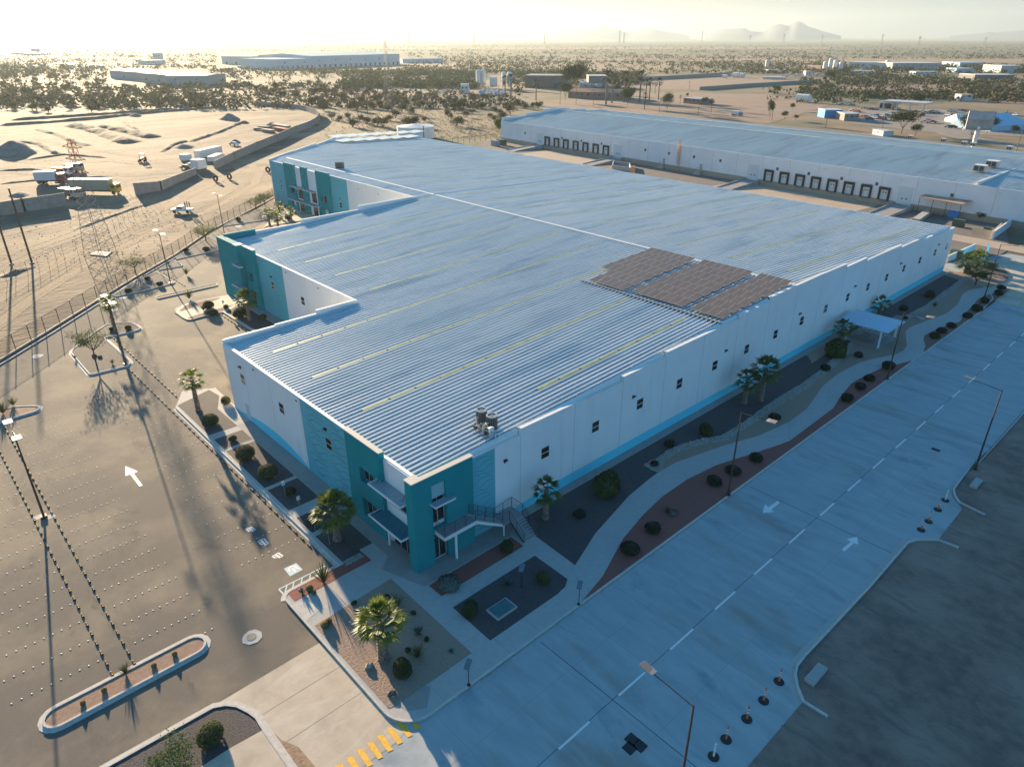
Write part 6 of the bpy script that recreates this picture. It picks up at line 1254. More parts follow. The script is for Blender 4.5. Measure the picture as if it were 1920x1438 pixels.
building((984, 165), (1063, 166), 142, 30, 'dark open industrial shed among the trees', mat('brown_shed', (0.16, 0.135, 0.12), 0.8), M_gray, openings=0, doors=2)
building((1103, 164), (1137, 164), 143, 25, 'open white-roofed shed beside the scrap heap', mat('shed_shadow', (0.20, 0.19, 0.18), 0.8), M_lroof); building((1065, 184), (1163, 188), 172, 22, 'low brick restaurant with a terracotta roof', M_brick, mat('terracotta', (0.36, 0.19, 0.13), 0.8), 'low_house', openings=9, slope=2)  # open shed: shade under its roof painted as dark solid walls
building((864, 176), (878, 176), 159, 9, 'narrow white guard building beside the highway', M_wfar, openings=2); building((978, 162), (984, 162), 156, 6, 'tiny orange hut beside the dark shed', mat('orange_wall', (0.55, 0.33, 0.18), 0.8))
building((1281, 194), (1312, 197), 184, 12, 'pinkish hut with dark openings in the dirt field', M_brick, None, 'small_house', openings=4); building((1545, 222), (1577, 222), 207, 10, 'small shop with a bright blue side wall', mat('bright_blue_wall', (0.03, 0.28, 0.62), 0.7), M_lroof, 'small_shop'); building((1577, 221), (1583, 221), 209, 9, 'brown side of the blue shop', mat('brown_wall', (0.20, 0.13, 0.11), 0.8)); building((1582, 227), (1609, 227), 214, 12, 'small grey block hut beside the blue shop', M_blkw, None, 'small_house', openings=3)
building((1590, 128), (1672, 130), 117, 50, 'pale long hall at the far right, left part', M_wfar, openings=3); building((1672, 131), (1762, 131), 119, 50, 'grey hall with pale roof at the far right', mat('far_grey_hall', (0.36, 0.36, 0.36), 0.8), None, openings=6); building((1798, 128), (1843, 128), 118, 50, 'light blue roofed hall near the right edge', mat('pale_blue_wall', (0.36, 0.48, 0.58), 0.8), mat('pale_blue_roof', (0.45, 0.58, 0.68), 0.6)); building((1792, 137), (1824, 137), 129, 25, 'pale shed in front of the light blue hall', MATS['pale_blue_wall'], MATS['pale_blue_roof'], doors=2)
building((1875, 137), (1912, 137), 124, 40, 'greenish pale hall at the right edge', mat('pale_green_wall', (0.40, 0.47, 0.44), 0.8), None, doors=2); building((1826, 150), (1900, 150), 141, 30, 'low dark shed with bright slanting roof at the right', mat('dark_shed', (0.18, 0.17, 0.17), 0.8), M_lroof); building((1716, 141), (1758, 141), 135, 15, 'long low white trailer-like building', M_wfar, openings=5); building((1594, 140), (1636, 141), 133, 15, 'small pale houses behind the scrub', M_wfar, openings=4); building((1430, 149), (1470, 150), 145, 10, 'long white portable building behind the block wall', M_lroof, None, 'portable_building', openings=6)
building((1440, 137), (1460, 137), 132, 14, 'white and blue low houses by the silo', M_wfar, openings=3); building((1505, 130), (1538, 132), 123, 14, 'brown brick building with a flat roof near the silos', M_brick, M_gray, openings=4); building((1355+155, 143), (1520, 143), 134, 8, 'small white tower house near the silos', M_wfar, openings=2)
building((1800, 190), (1822, 190), 178, 8, 'small hut with white roof in the scrub on the right', M_wfar, MATS['orange_wall']); building((840+795, 252), (1655, 256), 243, 5, 'white booth behind the dock warehouse', M_wfar, openings=1)
# filling station canopy
A = G(1650, 206); t = empty('service_station', A, 'open service station with a pale flat canopy and white ends', 'station', rz=a2); b = MB(); b.box(0, 26, 0, 12, 4.6, 5.3); b.build('canopy', M_lroof, t)
for x in (1, 9, 17, 25): b = MB(); b.box(x-0.3, x+0.3, 1, 1.6, 0, 4.6); b.build('column', M_wfar, t)
b = MB(); b.box(-3, 5, 4, 12, 0, 4.5); b.build('shop', M_wfar, t); b = MB(); b.box(-2.5, 4.5, 3.9, 3.99, 0.6, 3.4); b.build('shop_window', M_glass, t)
# tents
def tent(p0, p1, ytop, depth, label, m):
    A = G(*p0); B = G(*p1); h = HZ(A, ytop); d = B-A; w = d.length; t = empty('big_tent', A, label, 'tent', rz=math.atan2(d.y, d.x)); b = MB(); b.add([(0, 0, 0), (w, 0, 0), (w, depth, 0), (0, depth, 0), (0, 0, h*0.35), (w, 0, h*0.35), (w, depth, h*0.35), (0, depth, h*0.35), (w*0.25, depth/2, h), (w*0.8, depth/2, h)], [(0, 1, 5, 4), (1, 2, 6, 5), (2, 3, 7, 6), (3, 0, 4, 7), (4, 5, 9, 8), (5, 6, 9), (6, 7, 8, 9), (7, 4, 8)]); b.build('canvas', m, t)
    b = MB(); b.tube((w*0.25, depth/2, h), (w*0.25, depth/2, h+1.2), 0.12, n=5); b.tube((w*0.8, depth/2, h), (w*0.8, depth/2, h+1.2), 0.12, n=5); b.build('mast', M_pole, t)
tent((1794, 232), (1822, 232), 216, 12, 'white pointed tent left of the tall billboard', M_cap); tent((1856, 247), (1935, 243), 218, 22, 'big blue-white tent at the right edge', mat('blue_canvas', (0.42, 0.60, 0.72), 0.7))
# pylon billboard
g = G(1818, 300); h = HZ(g, 243); t = empty('pylon_billboard', g, 'tall billboard panel on a thick white pole behind the dock warehouse', 'billboard', rz=R_(28)); b = MB(); b.tube((0, 0, 0), (0, 0, h+1), 0.75, n=14); b.build('pole', M_cap, t)
ht = HZ(g, 209); b = MB(); wv = 4.2; b.box(-wv, wv, -0.5, 0.5, h, ht); b.build('panel', mat('billboard_frame', (0.30, 0.30, 0.31), 0.6), t)
b = MB(); hh = ht-h; b.box(-wv+0.3, wv-0.3, -0.53, -0.501, h+hh*0.55, ht-0.4); pnl = b.build('poster', mat('poster_blue', (0.22, 0.34, 0.48), 0.6, 0, 0.5, 0.6, (0.45, 0.45, 0.45)), t); b = MB(); b.box(-wv+0.3, wv-0.3, -0.53, -0.501, h+0.4, h+hh*0.52); b.build('poster', mat('poster_grey', (0.40, 0.38, 0.36), 0.6, 0, 0.4, 0.5, (0.25, 0.24, 0.25)), t)
b = MB(); b.box(-wv-0.6, wv+0.6, -1.3, 1.3, h-0.15, h-0.02); b.build('catwalk', M_gray, t)
# silos, tanks
def silo(px, py, ytop, r, label, cone=True, group='white silos on the plain'):
    g = G(px, py); h = HZ(g, ytop); t = empty('silo', g, label, 'silo', group); b = MB(); b.lathe([(r*0.5, h*0.12), (r, h*0.28), (r, h*0.93), (r*0.4, h)] if cone else [(r, 0), (r, h*0.93), (r*0.4, h)], 14); b.build('shell', M_cap, t)
    b = MB(); 
    for i in range(4): a = i*math.pi/2+0.4; b.tube((r*0.8*math.cos(a), r*0.8*math.sin(a), 0), (r*0.8*math.cos(a), r*0.8*math.sin(a), h*0.3), 0.15, n=5)
    b.tube((r+0.2, 0, 0), (r+0.2, 0, h), 0.12, n=4); b.build('legs', M_lpale, t)
for a in ((897.5, 165, 131, 2.2, 'left silo of the left tall pair beside the highway'), (907, 165, 130, 2.2, 'right silo of the left tall pair beside the highway'), (926, 166, 145, 3.6, 'fat hopper between the two pairs of silos'), (945, 166, 134.5, 1.9, 'left silo of the right tall pair'), (956, 167, 135, 2.3, 'right silo of the right tall pair'), (1437, 131, 112, 2.6, 'lone tall white silo on the right'),
          (1545.5, 134, 115, 2.8, 'leftmost of the four white silos near the factories'), (1555, 132, 109, 2.6, 'tallest of the four white silos near the factories'), (1564, 134, 113, 2.8, 'third of the four white silos'), (1575, 135, 116, 2.8, 'rightmost of the four white silos'), (1662, 128, 113, 3.0, 'white tower silo between the far right halls')): silo(*a)
g = G(780, 259); t = empty('water_tank', (g.x, g.y, 0), 'big round white water tank behind the main roof', 'water tank'); h = HZ(g, 237); r = 8.2
b = MB(); b.lathe([(r, 0), (r, h), (0.1, h+1.0)], 48); b.build('shell', M_cap, t); b = MB(); b.box(-0.3, 0.3, -r-0.5, -r-0.05, 0, h+0.6)
b = MB(); b.tube((r*0.98, -1.5, 0), (r*0.98, -1.5, h+0.9), 0.22, n=6); b.build('red_riser', mat('rust_red', (0.42, 0.09, 0.05), 0.7), t)
def hcyl(px, py, r, l, rz, label, m=M_cap, name='storage_tank'):
    g = G(px, py); t = empty(name, g, label, 'tank', rz=rz); b = MB(); b.tube((-l/2, 0, r+0.4), (l/2, 0, r+0.4), r, n=16); b.build('shell', m, t); b = MB(); b.box(-l/2+0.5, -l/2+1, -r*0.6, r*0.6, 0, 0.9); b.box(l/2-1, l/2-0.5, -r*0.6, r*0.6, 0, 0.9); b.build('cradle', M_gray, t)
hcyl(1505, 192, 2.4, 9.5, a2, 'large white cylindrical tank lying in the dirt field'); hcyl(1359, 147, 1.6, 6, a2, 'small white tank left of the tanks behind the block wall'); hcyl(1380, 146, 2.4, 7, a2, 'left one of two white tanks behind the block wall'); hcyl(1391, 146, 2.2, 6, a2, 'right one of two white tanks behind the block wall')
# ---- walls of grey block
def block_wall(base, tops, label, h=None, name='block_wall', notch=False):
    P = [G(*p) for p in base]; o = P[0]; hs = [h or HZ(p, q) for p, q in zip(P, tops)]; t = empty(name, o, label, 'wall'); b = MB()
    for a, c, ha, hc in zip(P, P[1:], hs, hs[1:]): a = a-o; c = c-o; b.slab((a.x, a.y), (c.x, c.y), 0.3, -0.1, ha, hc)
    b.build('masonry', M_blkw, t)
    b = MB(); 
    for a, c, ha, hc in zip(P, P[1:], hs, hs[1:]):
        n = max(1, int((c-a).length/4)); 
        for i in range(n+1): q = a.lerp(c, i/n)-o; b.box(q.x-0.22, q.x+0.22, q.y-0.22, q.y+0.22, -0.1, ha+(hc-ha)*i/n+0.04)
    b.build('pier', mat('wall_pier', (0.33, 0.31, 0.285), 0.9), t); return t
block_wall([(-60, 412), (0, 405), (47, 397), (125, 386)], [386, 380, 373, 362], 'grey block wall at the left edge with two bites out of its top')
block_wall([(256, 366), (303, 357), (368, 327)], [343.5, 340, 315], 'short grey block wall in the middle with a kink, before the gap')
block_wall([(404, 317), (440, 300), (483.5, 281), (520, 266), (553.5, 250), (580, 240), (594, 232), (600, 224), (594, 216), (574, 209), (548, 203), (515, 200), (481.5, 199)], None or [302, 285, 266, 252, 237, 228, 220.5, 212, 205, 199, 195, 193, 191.7], 'long curved grey block wall sweeping round the construction site')
block_wall([(1203, 151), (1280, 147), (1369, 142)], [145, 141, 136], 'far grey perimeter wall in the right background'); block_wall([(1312, 169.5), (1400, 163), (1534, 155)], [161, 154, 146], 'nearer long grey perimeter wall in the right background', h=2.6)
# ---- construction site things
def vehicle(kind, loc, rz, label, col, group=None, sc=1.0):
    m = mat('paint_%d_%d_%d' % tuple(int(c*99) for c in col), col, 0.35, 0.1); t = empty({'car': 'parked_car', 'pickup': 'pickup_truck', 'truck': 'box_truck'}[kind], loc, label, {'car': 'car', 'pickup': 'pickup truck', 'truck': 'truck'}[kind], group, rz, sc)
    if kind == 'car':
        L, Wd = 4.4, 0.88; pr = [(-2.2, 0.45), (-2.15, 0.85), (-1.3, 0.95), (-0.75, 1.42), (0.75, 1.42), (1.35, 0.98), (2.1, 0.88), (2.2, 0.45)]
    elif kind == 'pickup': pr = [(-2.6, 0.55), (-2.6, 1.05), (-0.5, 1.05), (-0.45, 1.75), (0.85, 1.75), (1.35, 1.15), (2.5, 1.05), (2.6, 0.55)]; Wd = 0.95
    else: pr = [(2.0, 0.6), (2.0, 2.6), (3.4, 2.6), (3.9, 1.5), (4.0, 0.6)]; Wd = 1.15
    b = MB(); n = len(pr); b.add([(x, -Wd, z) for x, z in pr]+[(x, Wd, z) for x, z in pr], [tuple(range(n))[::1], tuple(range(2*n-1, n-1, -1))]+[(i, i+n, (i+1) % n+n, (i+1) % n) for i in range(n)])
    b.build('body', m, t)
    b = MB()
    if kind == 'car': gl_ = [(-1.22, 0.98, -0.78, 1.36), (0.80, 1.36, 1.28, 1.0)]; b.box(-0.7, 0.7, -Wd-0.01, -Wd-0.001, 0.98, 1.34); b.box(-0.7, 0.7, Wd+0.001, Wd+0.01, 0.98, 1.34)
    elif kind == 'pickup': gl_ = [(0.88, 1.7, 1.3, 1.2)]; b.box(-0.35, 0.8, -Wd-0.01, -Wd-0.001, 1.15, 1.65); b.box(-0.35, 0.8, Wd+0.001, Wd+0.01, 1.15, 1.65)
    else: gl_ = [(3.42, 2.5, 3.86, 1.6)]; b.box(2.6, 3.3, -Wd-0.01, -Wd-0.001, 1.6, 2.3)
    for xa, za, xb, zb in gl_: b.add([(xa, -Wd*0.85, za+0.02), (xb, -Wd*0.85, zb+0.02), (xb, Wd*0.85, zb+0.02), (xa, Wd*0.85, za+0.02)], [(0, 1, 2, 3), (3, 2, 1, 0)])
    b.build('window', M_glass, t)
    for x in ((-1.35, 1.4) if kind == 'car' else (-1.6, 1.7) if kind == 'pickup' else (-3.0, -1.8, 2.9)):
        for s in (-1, 1): b = MB(); R = 0.33 if kind == 'car' else 0.4 if kind == 'pickup' else 0.5; b.tube((x, s*(Wd-0.2), R), (x, s*(Wd+0.02), R), R, n=12); b.build('wheel', M_rub, t)
    if kind == 'truck': b = MB(); b.box(-4.2, 1.8, -1.2, 1.2, 1.0, 3.3); b.build('cargo_box', M_cap, t); b = MB(); b.box(-4.2, 2.2, -0.5, 0.5, 0.6, 0.98); b.build('chassis', M_dark, t)
    return t
g = G(343, 399)
pk = vehicle('pickup', (g.x, g.y, 0.0), R_(228), 'white pickup driving on the dirt track with people standing in its bed', (0.8, 0.8, 0.78))
# three people standing in the bed
def person(loc, rz, label, top, pants, pose=0):
    t = empty('person', loc, label, 'person', 'people standing in the pickup bed', rz); bm = bpy.data.meshes.new('body')
    J = [(0, 0, 0.92), (0, 0, 1.15), (0, 0, 1.40), (0, 0.01, 1.50), (0, 0.03, 1.60), (0, 0.03, 1.72), (0.10, 0, 0.88), (0.11, 0.02, 0.48), (0.12, -0.02, 0.06), (0.12, 0.12, 0.03), (-0.10, 0, 0.88), (-0.11, 0.02, 0.48), (-0.12, -0.02, 0.06), (-0.12, 0.12, 0.03), (0.19, 0, 1.40), (0.26, 0.03, 1.13), (0.25, 0.20+0.1*pose, 0.95), (-0.19, 0, 1.40), (-0.26, 0.03, 1.13), (-0.25, 0.20, 0.98+0.1*pose)]
    E_ = [(0, 1), (1, 2), (2, 3), (3, 4), (4, 5), (0, 6), (6, 7), (7, 8), (8, 9), (0, 10), (10, 11), (11, 12), (12, 13), (2, 14), (14, 15), (15, 16), (2, 17), (17, 18), (18, 19)]
    Rr = [0.15, 0.14, 0.16, 0.06, 0.085, 0.085, 0.09, 0.06, 0.045, 0.04, 0.09, 0.06, 0.045, 0.04, 0.06, 0.042, 0.035, 0.06, 0.042, 0.035]
    bm.from_pydata(J, E_, []); bm.update(); bm.materials.append(top); bm.materials.append(pants); bm.materials.append(mat('skin', (0.35, 0.20, 0.13), 0.6)); o = bpy.data.objects.new('body', bm); C.objects.link(o); o.parent = t
    md = o.modifiers.new('skin', 'SKIN'); 
    for v, r_ in zip(bm.skin_vertices[0].data if bm.skin_vertices else [], Rr): v.radius = (r_, r_)
    if not bm.skin_vertices:
        pass
    sub = o.modifiers.new('sub', 'SUBSURF'); sub.levels = 1; sub.render_levels = 1
    b = MB(); b.lathe([(0.10, 1.66), (0.105, 1.72), (0.09, 1.79), (0.02, 1.81)], 10, (0, 0.02)); b.build('hair', mat('dark_hair', (0.02, 0.015, 0.012), 0.8), t); return t
M_sh = [mat('dark_blue_shirt', (0.04, 0.06, 0.12), 0.8), mat('grey_shirt', (0.16, 0.15, 0.15), 0.8), mat('brown_shirt', (0.14, 0.07, 0.05), 0.8)]
for i, (dx, dy, lb) in enumerate(((-1.1, 0.4, 'person in dark blue standing at the front left of the pickup bed'), (-1.3, -0.4, 'person in grey standing at the front right of the pickup bed'), (-2.1, 0.1, 'person in brown at the back of the pickup bed'))):
    a = R_(228); q = Vector((g.x+dx*math.cos(a)-dy*math.sin(a), g.y+dx*math.sin(a)+dy*math.cos(a), 1.06)); person(q, a-math.pi/2, lb, M_sh[i], M_dark, i)
def site_truck(p, rz, label, cabcol, boxcol, L=8.0, Hb=2.6, name='dump_truck'):
    g = G(*p); t = empty(name, g, label, 'truck', rz=rz); m = mat('cab_%d_%d_%d' % tuple(int(c*99) for c in cabcol), cabcol, 0.5); mb = mat('boxc_%d_%d_%d' % tuple(int(c*99) for c in boxcol), boxcol, 0.6)
    b = MB(); b.box(L/2-2.0, L/2, -1.2, 1.2, 0.7, 2.9); b.build('cab', m, t); b = MB(); b.box(L/2+0.001, L/2+0.02, -1.0, 1.0, 1.8, 2.6); b.box(L/2-1.6, L/2-0.6, -1.22, -1.2001, 1.8, 2.6); b.build('window', M_glass, t)
    b = MB(); b.box(-L/2, L/2-2.2, -1.25, 1.25, 1.1, 1.1+Hb); b.build('load_box', mb, t); b = MB(); b.box(-L/2, L/2-0.2, -0.5, 0.5, 0.6, 1.09); b.build('chassis', M_dark, t)
    for x in (-L/2+1, -L/2+2.2, L/2-1.2):
        for s in (-1, 1): b = MB(); b.tube((x, s*0.85, 0.5), (x, s*1.22, 0.5), 0.5, n=12); b.build('wheel', M_rub, t)
    return t
site_truck((97, 344), R_(60), 'white water truck with dark red front parked at the lattice tower', (0.30, 0.08, 0.06), (0.62, 0.64, 0.66)); site_truck((135, 372), R_(20), 'dark green truck with pale roof behind the left block wall', (0.35, 0.40, 0.36), (0.09, 0.12, 0.10), 7, 1.6)
site_truck((182, 363), R_(42), 'long tan trailer with green roof edge and yellow truck', (0.65, 0.40, 0.05), (0.42, 0.36, 0.26), 14, 3.0, 'semi_trailer'); site_truck((141, 322), R_(30), 'yellow and green loader with a white cab roof near the lattice tower', (0.50, 0.48, 0.40), (0.30, 0.28, 0.10), 6, 1.4, 'loader'); site_truck((121, 330), R_(40), 'small red machine with white roof beside the water truck', (0.75, 0.72, 0.68), (0.36, 0.10, 0.07), 6, 1.5, 'loader')
def tractor(p, rz, label):
    g = G(*p); t = empty('tractor', g, label, 'tractor', rz=rz); b = MB(); b.box(-1.2, 0.4, -0.6, 0.6, 1.0, 1.6); b.box(0.4, 2.0, -0.4, 0.4, 0.8, 1.5); b.build('body', mat('red_paint', (0.40, 0.10, 0.05), 0.5), t); b = MB(); b.box(-1.3, 0.5, -0.8, 0.8, 2.7, 2.85); b.build('cab_roof', M_cap, t)
    b = MB(); 
    for x in (-1.2, 0.4):
        for y in (-0.7, 0.7): b.tube((x, y, 1.6), (x, y, 2.7), 0.06, n=4)
    b.build('cab_posts', M_dark, t)
    for x, r in ((-0.8, 0.85), (1.6, 0.5)):
        for s in (-1, 1): b = MB(); b.tube((x, s*0.7, r), (x, s*1.1, r), r, n=14); b.build('wheel', M_rub, t)
tractor((268, 304), R_(-30), 'red tractor with a pale canopy in the middle of the dirt'); 
def container(p0, p1, ytop, depth, label, m=M_cap, grp='white containers and trailers by the wall gap'):
    A = G(*p0); B = G(*p1); h = HZ(A, ytop); d = B-A; w = d.length; t = empty('container', A, label, 'container', grp, rz=math.atan2(d.y, d.x)); b = MB(); b.box(0, w, 0, depth, 0.3, h); b.build('shell', m, t); b = MB()
    for i in range(int(w/0.6)): b.box(0.2+i*0.6, 0.3+i*0.6, -0.03, -0.001, 0.4, h-0.1)
    b.build('corrugation', m, t); b = MB(); b.box(0.2, w-0.2, 0.2, depth-0.2, 0, 0.29); b.build('skids', M_dark, t)
container((345, 304), (361, 302), 291, 3, 'white boxy container left of the wall gap'); container((377, 299), (418, 289), 283, 2.6, 'long white trailer behind the wall gap'); container((403, 305), (420, 298), 294, 2.6, 'shorter white container against the curved wall'); container((373, 320), (389, 317), 301, 3.5, 'white site office with dark windows in the wall gap')
for i, (x, y, lb) in enumerate(((350, 317, 'first dark pickup parked by the wall gap'), (357, 314, 'second dark pickup parked by the wall gap'), (363, 311, 'third dark pickup parked by the wall gap'))): g = G(x, y); vehicle('car', g, R_(30), lb, (0.10, 0.11, 0.11))
g = G(439, 273); vehicle('car', g, R_(15), 'white car alone beside a small dirt heap inside the site', (0.8, 0.8, 0.8))
def mound(p, r, h, label, m=M_berm, sq=0.7):
    g = G(*p); b = MB(); n = 20; vs = []
    for k, z in ((1, 0), (0.75, 0.35), (0.45, 0.75), (0.12, 1.0)):
        for i in range(n): a = 2*math.pi*i/n; q = r*k*random.uniform(0.88, 1.12); vs.append((q*math.cos(a), q*math.sin(a)*sq, -0.04+h*z*random.uniform(0.92, 1.05) if z else -0.05))
    b.add(vs, [(j*n+i, j*n+(i+1) % n, (j+1)*n+(i+1) % n, (j+1)*n+i) for j in range(3) for i in range(n)]+[tuple(range(3*n, 4*n))]); o = tag(b.build('dirt_mound', m, loc=(g.x, g.y, 0), rz=a2, smooth=True), label, 'dirt mound', 'heaps of soil on the construction site'); return o
M_grey_soil = mat('grey_soil', (0.26, 0.22, 0.18), 0.95, 0, 0.2, 0.8, bump=0.15, bscale=1)
mound((28, 287), 11, 4.5, 'large grey soil heap at the left edge', M_grey_soil); mound((430, 224), 7.5, 3.0, 'tall dark soil heap in the middle of the site', M_grey_soil); mound((457, 231), 4, 1.2, 'low soil heap at the end of the trench'); mound((345, 276), 6, 1.2, 'flat dark heap left of the lone white car', M_grey_soil); mound((345, 201), 8, 2.0, 'dark heap at the scrub edge', M_grey_soil); mound((417, 205), 4, 1.8, 'small pointed heap near the scrub edge'); mound((510, 237), 4.5, 1.8, 'dark heap behind the lumber stacks', M_grey_soil); mound((441, 267), 3, 1.2, 'small brown heap behind the white car'); mound((254, 218), 5, 1.5, 'small heap below the scrub on the left', M_grey_soil); mound((36, 366), 4, 0.8, 'small dark heap behind the left wall', M_grey_soil)
def lumber(p, w, l, h, rz, label, m):
    g = G(*p); t = empty('lumber_stack', g, label, 'lumber stack', 'stacks of formwork and beams', rz=rz)
    for j in range(3): b = MB(); b.box(-l/2+random.uniform(-0.5, 0.5), l/2+random.uniform(-0.6, 0.6), -w/2, w/2, 0.2+j*h/3, 0.2+(j+1)*h/3-0.12); b.build('bundle', m, t)
    b = MB(); b.box(-l/2, -l/2+0.3, -w/2, w/2, 0, 0.19); b.box(l/2-0.3, l/2, -w/2, w/2, 0, 0.19); b.build('bearer', M_dark, t)
M_lum = mat('weathered_boards', (0.42, 0.33, 0.28), 0.85, 0, 0.3, 2.0); M_rlum = mat('red_boards', (0.42, 0.10, 0.07), 0.8)
lumber((528, 241), 3, 15, 1.6, a2+0.1, 'longest pale board stack behind the curved wall', M_lum); lumber((527, 246), 2.5, 11, 1.4, a2+0.1, 'red-sided board stack behind the curved wall', M_rlum); lumber((498, 243), 3, 7, 1.4, a2+0.5, 'dark jumbled board stack at the left of the boards', M_dark); lumber((502, 248), 2.6, 8, 1.2, a2+0.2, 'small grey board stack in front of the dark one', M_lum); lumber((487, 244), 2.6, 5, 1.0, a2+0.9, 'slanting board pile at the left end', M_lum)
def tyre(p, label):
    g = G(*p); b = MB(); n = 16
    vs = []; 
    for i in range(n):
        a = 2*math.pi*i/n
        for k, (r, y) in enumerate(((0.95, -0.2), (0.95, 0.2), (0.55, 0.22), (0.55, -0.22))): vs.append((r*math.cos(a), y, 0.95+r*math.sin(a)))
    b.add(vs, [(i*4+k, i*4+(k+1) % 4, ((i+1) % n)*4+(k+1) % 4, ((i+1) % n)*4+k) for i in range(n) for k in range(4)]); tag(b.build('tractor_tyre', M_rub, loc=g, rz=0.4), label, 'tyre', 'big upright tyres beside the track')
tyre((405, 341), 'left big tyre standing beside the dirt track'); tyre((431, 337), 'right big tyre standing beside the dirt track'); tyre((503, 324), 'big tyre standing near the corner of the far wing')
# ---- poles and towers
M_rust = mat('rusty_pole', (0.10, 0.055, 0.04), 0.7)
def pole(p, top, label, r=0.16, name='utility_pole', cross=0, m=M_rust, h=None, group='tall poles', cat='pole'):
    g = G(*p); h = h or HZ(g, top); t = empty(name, g, label, cat, group); b = MB(); b.tube((0, 0, 0), (0, 0, h), r, r*0.75, 8); b.build('shaft', m, t)
    if cross:
        b = MB()
        for i in range(cross): b.box(-1.3, 1.3, -0.07, 0.07, h-0.6-i*1.0, h-0.45-i*1.0)
        b.build('crossarm', m, t)
    else: b = MB(); b.tube((0, 0, 0), (0, 0, 0.12), r*2.2, n=8); b.build('footing', M_walk, t)
    return t
pole((60, 493), 353, 'rusty steel pole leaning into view left of the lattice tower', 0.2); pole((21.7, 495), 400, 'rusty steel pole at the left edge of the photo', 0.2, h=13.5)
pole((652.6, 213), 160, 'left one of three dark poles in the scrub', 0.2, cross=1); pole((671.8, 220), 166, 'middle one of three dark poles in the scrub', 0.2, cross=1); pole((690, 217), 168, 'right one of three dark poles in the scrub', 0.2, cross=1)
for x, y, tp, lb in ((1050, 197, 172, 'pole by the highway, left of the brick restaurant'), (1080, 197, 160, 'tall pole before the brick restaurant'), (1112, 200, 178, 'pole right of the brick restaurant front'), (1136, 198, 170, 'pole at the dirt field edge'), (1236, 212, 184, 'palm-like pole at the dirt field'), (1309, 215, 200, 'thin pole near the pink hut'), (1333, 212, 186, 'lamp pole near the pink hut'), (1447, 226, 200, 'white pole beside the dark cypress'), (1548, 240, 218, 'short pole under the blue shop'), (1652, 252, 215, 'wooden pole behind the white booth'), (1608, 180, 150, 'thin pole in the scrub at right'), (1638, 178, 152, 'second thin pole in the scrub at right'), (1905, 285, 246, 'wooden pole at the right edge behind the roof'), (967, 205, 172, 'pole left of the black highway car'), (935, 190, 160, 'pole beside the white yard'), (1292, 168, 152, 'thin pole by the near perimeter wall')): pole((x, y), tp, lb, 0.15, cross=1, m=mat('grey_wood', (0.17, 0.145, 0.12), 0.9), group='thin utility poles in the right background')
M_latt = mat('galvanised_steel', (0.26, 0.25, 0.24), 0.5, 0.4); M_rw = mat('aviation_red', (0.50, 0.10, 0.05), 0.7)
def lattice(p, top, w, label, hh=None, seg=12, arms=True, red=True, r=0.07):
    g = G(*p); h = hh or HZ(g, top); t = empty('lattice_tower', g, label, 'lattice tower', 'steel power line towers', rz=0.5); b = MB(); rd = MB()
    def cw_(z): k = z/h; return w*(1-k)**1.2*0.5+0.45 if k < 0.98 else 0.4
    zs = [h*(1-(1-i/seg)**1.15) for i in range(seg+1)]
    for i in range(seg):
        z0, z1_ = zs[i], zs[i+1]; a0, a1 = cw_(z0), cw_(z1_); tgt = rd if (red and i >= seg-3) else b
        for k in range(4):
            c0, s0 = ((1, 1), (-1, 1), (-1, -1), (1, -1))[k]; c1_, s1 = ((1, 1), (-1, 1), (-1, -1), (1, -1))[(k+1) % 4]
            tgt.tube((c0*a0, s0*a0, z0), (c0*a1, s0*a1, z1_), r, n=4); tgt.tube((c0*a0, s0*a0, z0), (c1_*a1, s1*a1, z1_), r*0.6, n=3); tgt.tube((c1_*a0, s1*a0, z0), (c0*a1, s0*a1, z1_), r*0.6, n=3)
    b.build('lattice', M_latt, t)
    if red: rd.build('red_top', M_rw, t)
    if arms:
        b = MB()
        for z in (h*0.72, h*0.83, h*0.93):
            for s in (-1, 1): b.tube((0, 0, z), (s*w*0.75, 0, z+0.2), r, n=4); b.tube((0, 0, z+0.9), (s*w*0.75, 0, z+0.2), r, n=4)
        b.build('crossarm', M_rw if red else M_latt, t)
lattice((189, 477), 262, 3.4, 'near steel lattice tower with red top at the dirt track', seg=16, arms=True, r=0.06)
structure('tower_footing', MB().prism(Z((0, 350, 3), [(505, 385), (530, 368), (632, 368), (600, 395)]), -0.03, 0.15), M_walk)
lattice((731, 207), 72, 4.5, 'slim grey lattice mast rising over the scrub behind the main roof', seg=26, arms=False, red=False, r=0.06)
for i, (x, tp) in enumerate(((35, 70), (234, 66), (335, 68), (413, 66), (504, 64), (575, 64), (663, 66), (767, 60), (889, 58), (1021, 58), (1161, 58), (1169, 62), (1315, 58), (1405, 66), (1468, 64), (1540, 66), (1652, 64), (1722, 68), (1846, 70))):
    g = G(x, 84+(i % 3)); lattice((x, 84+(i % 3)), tp, 9, 'distant power line tower number %d from the left along the horizon' % (i+1), seg=5, arms=True, red=False, r=0.55)
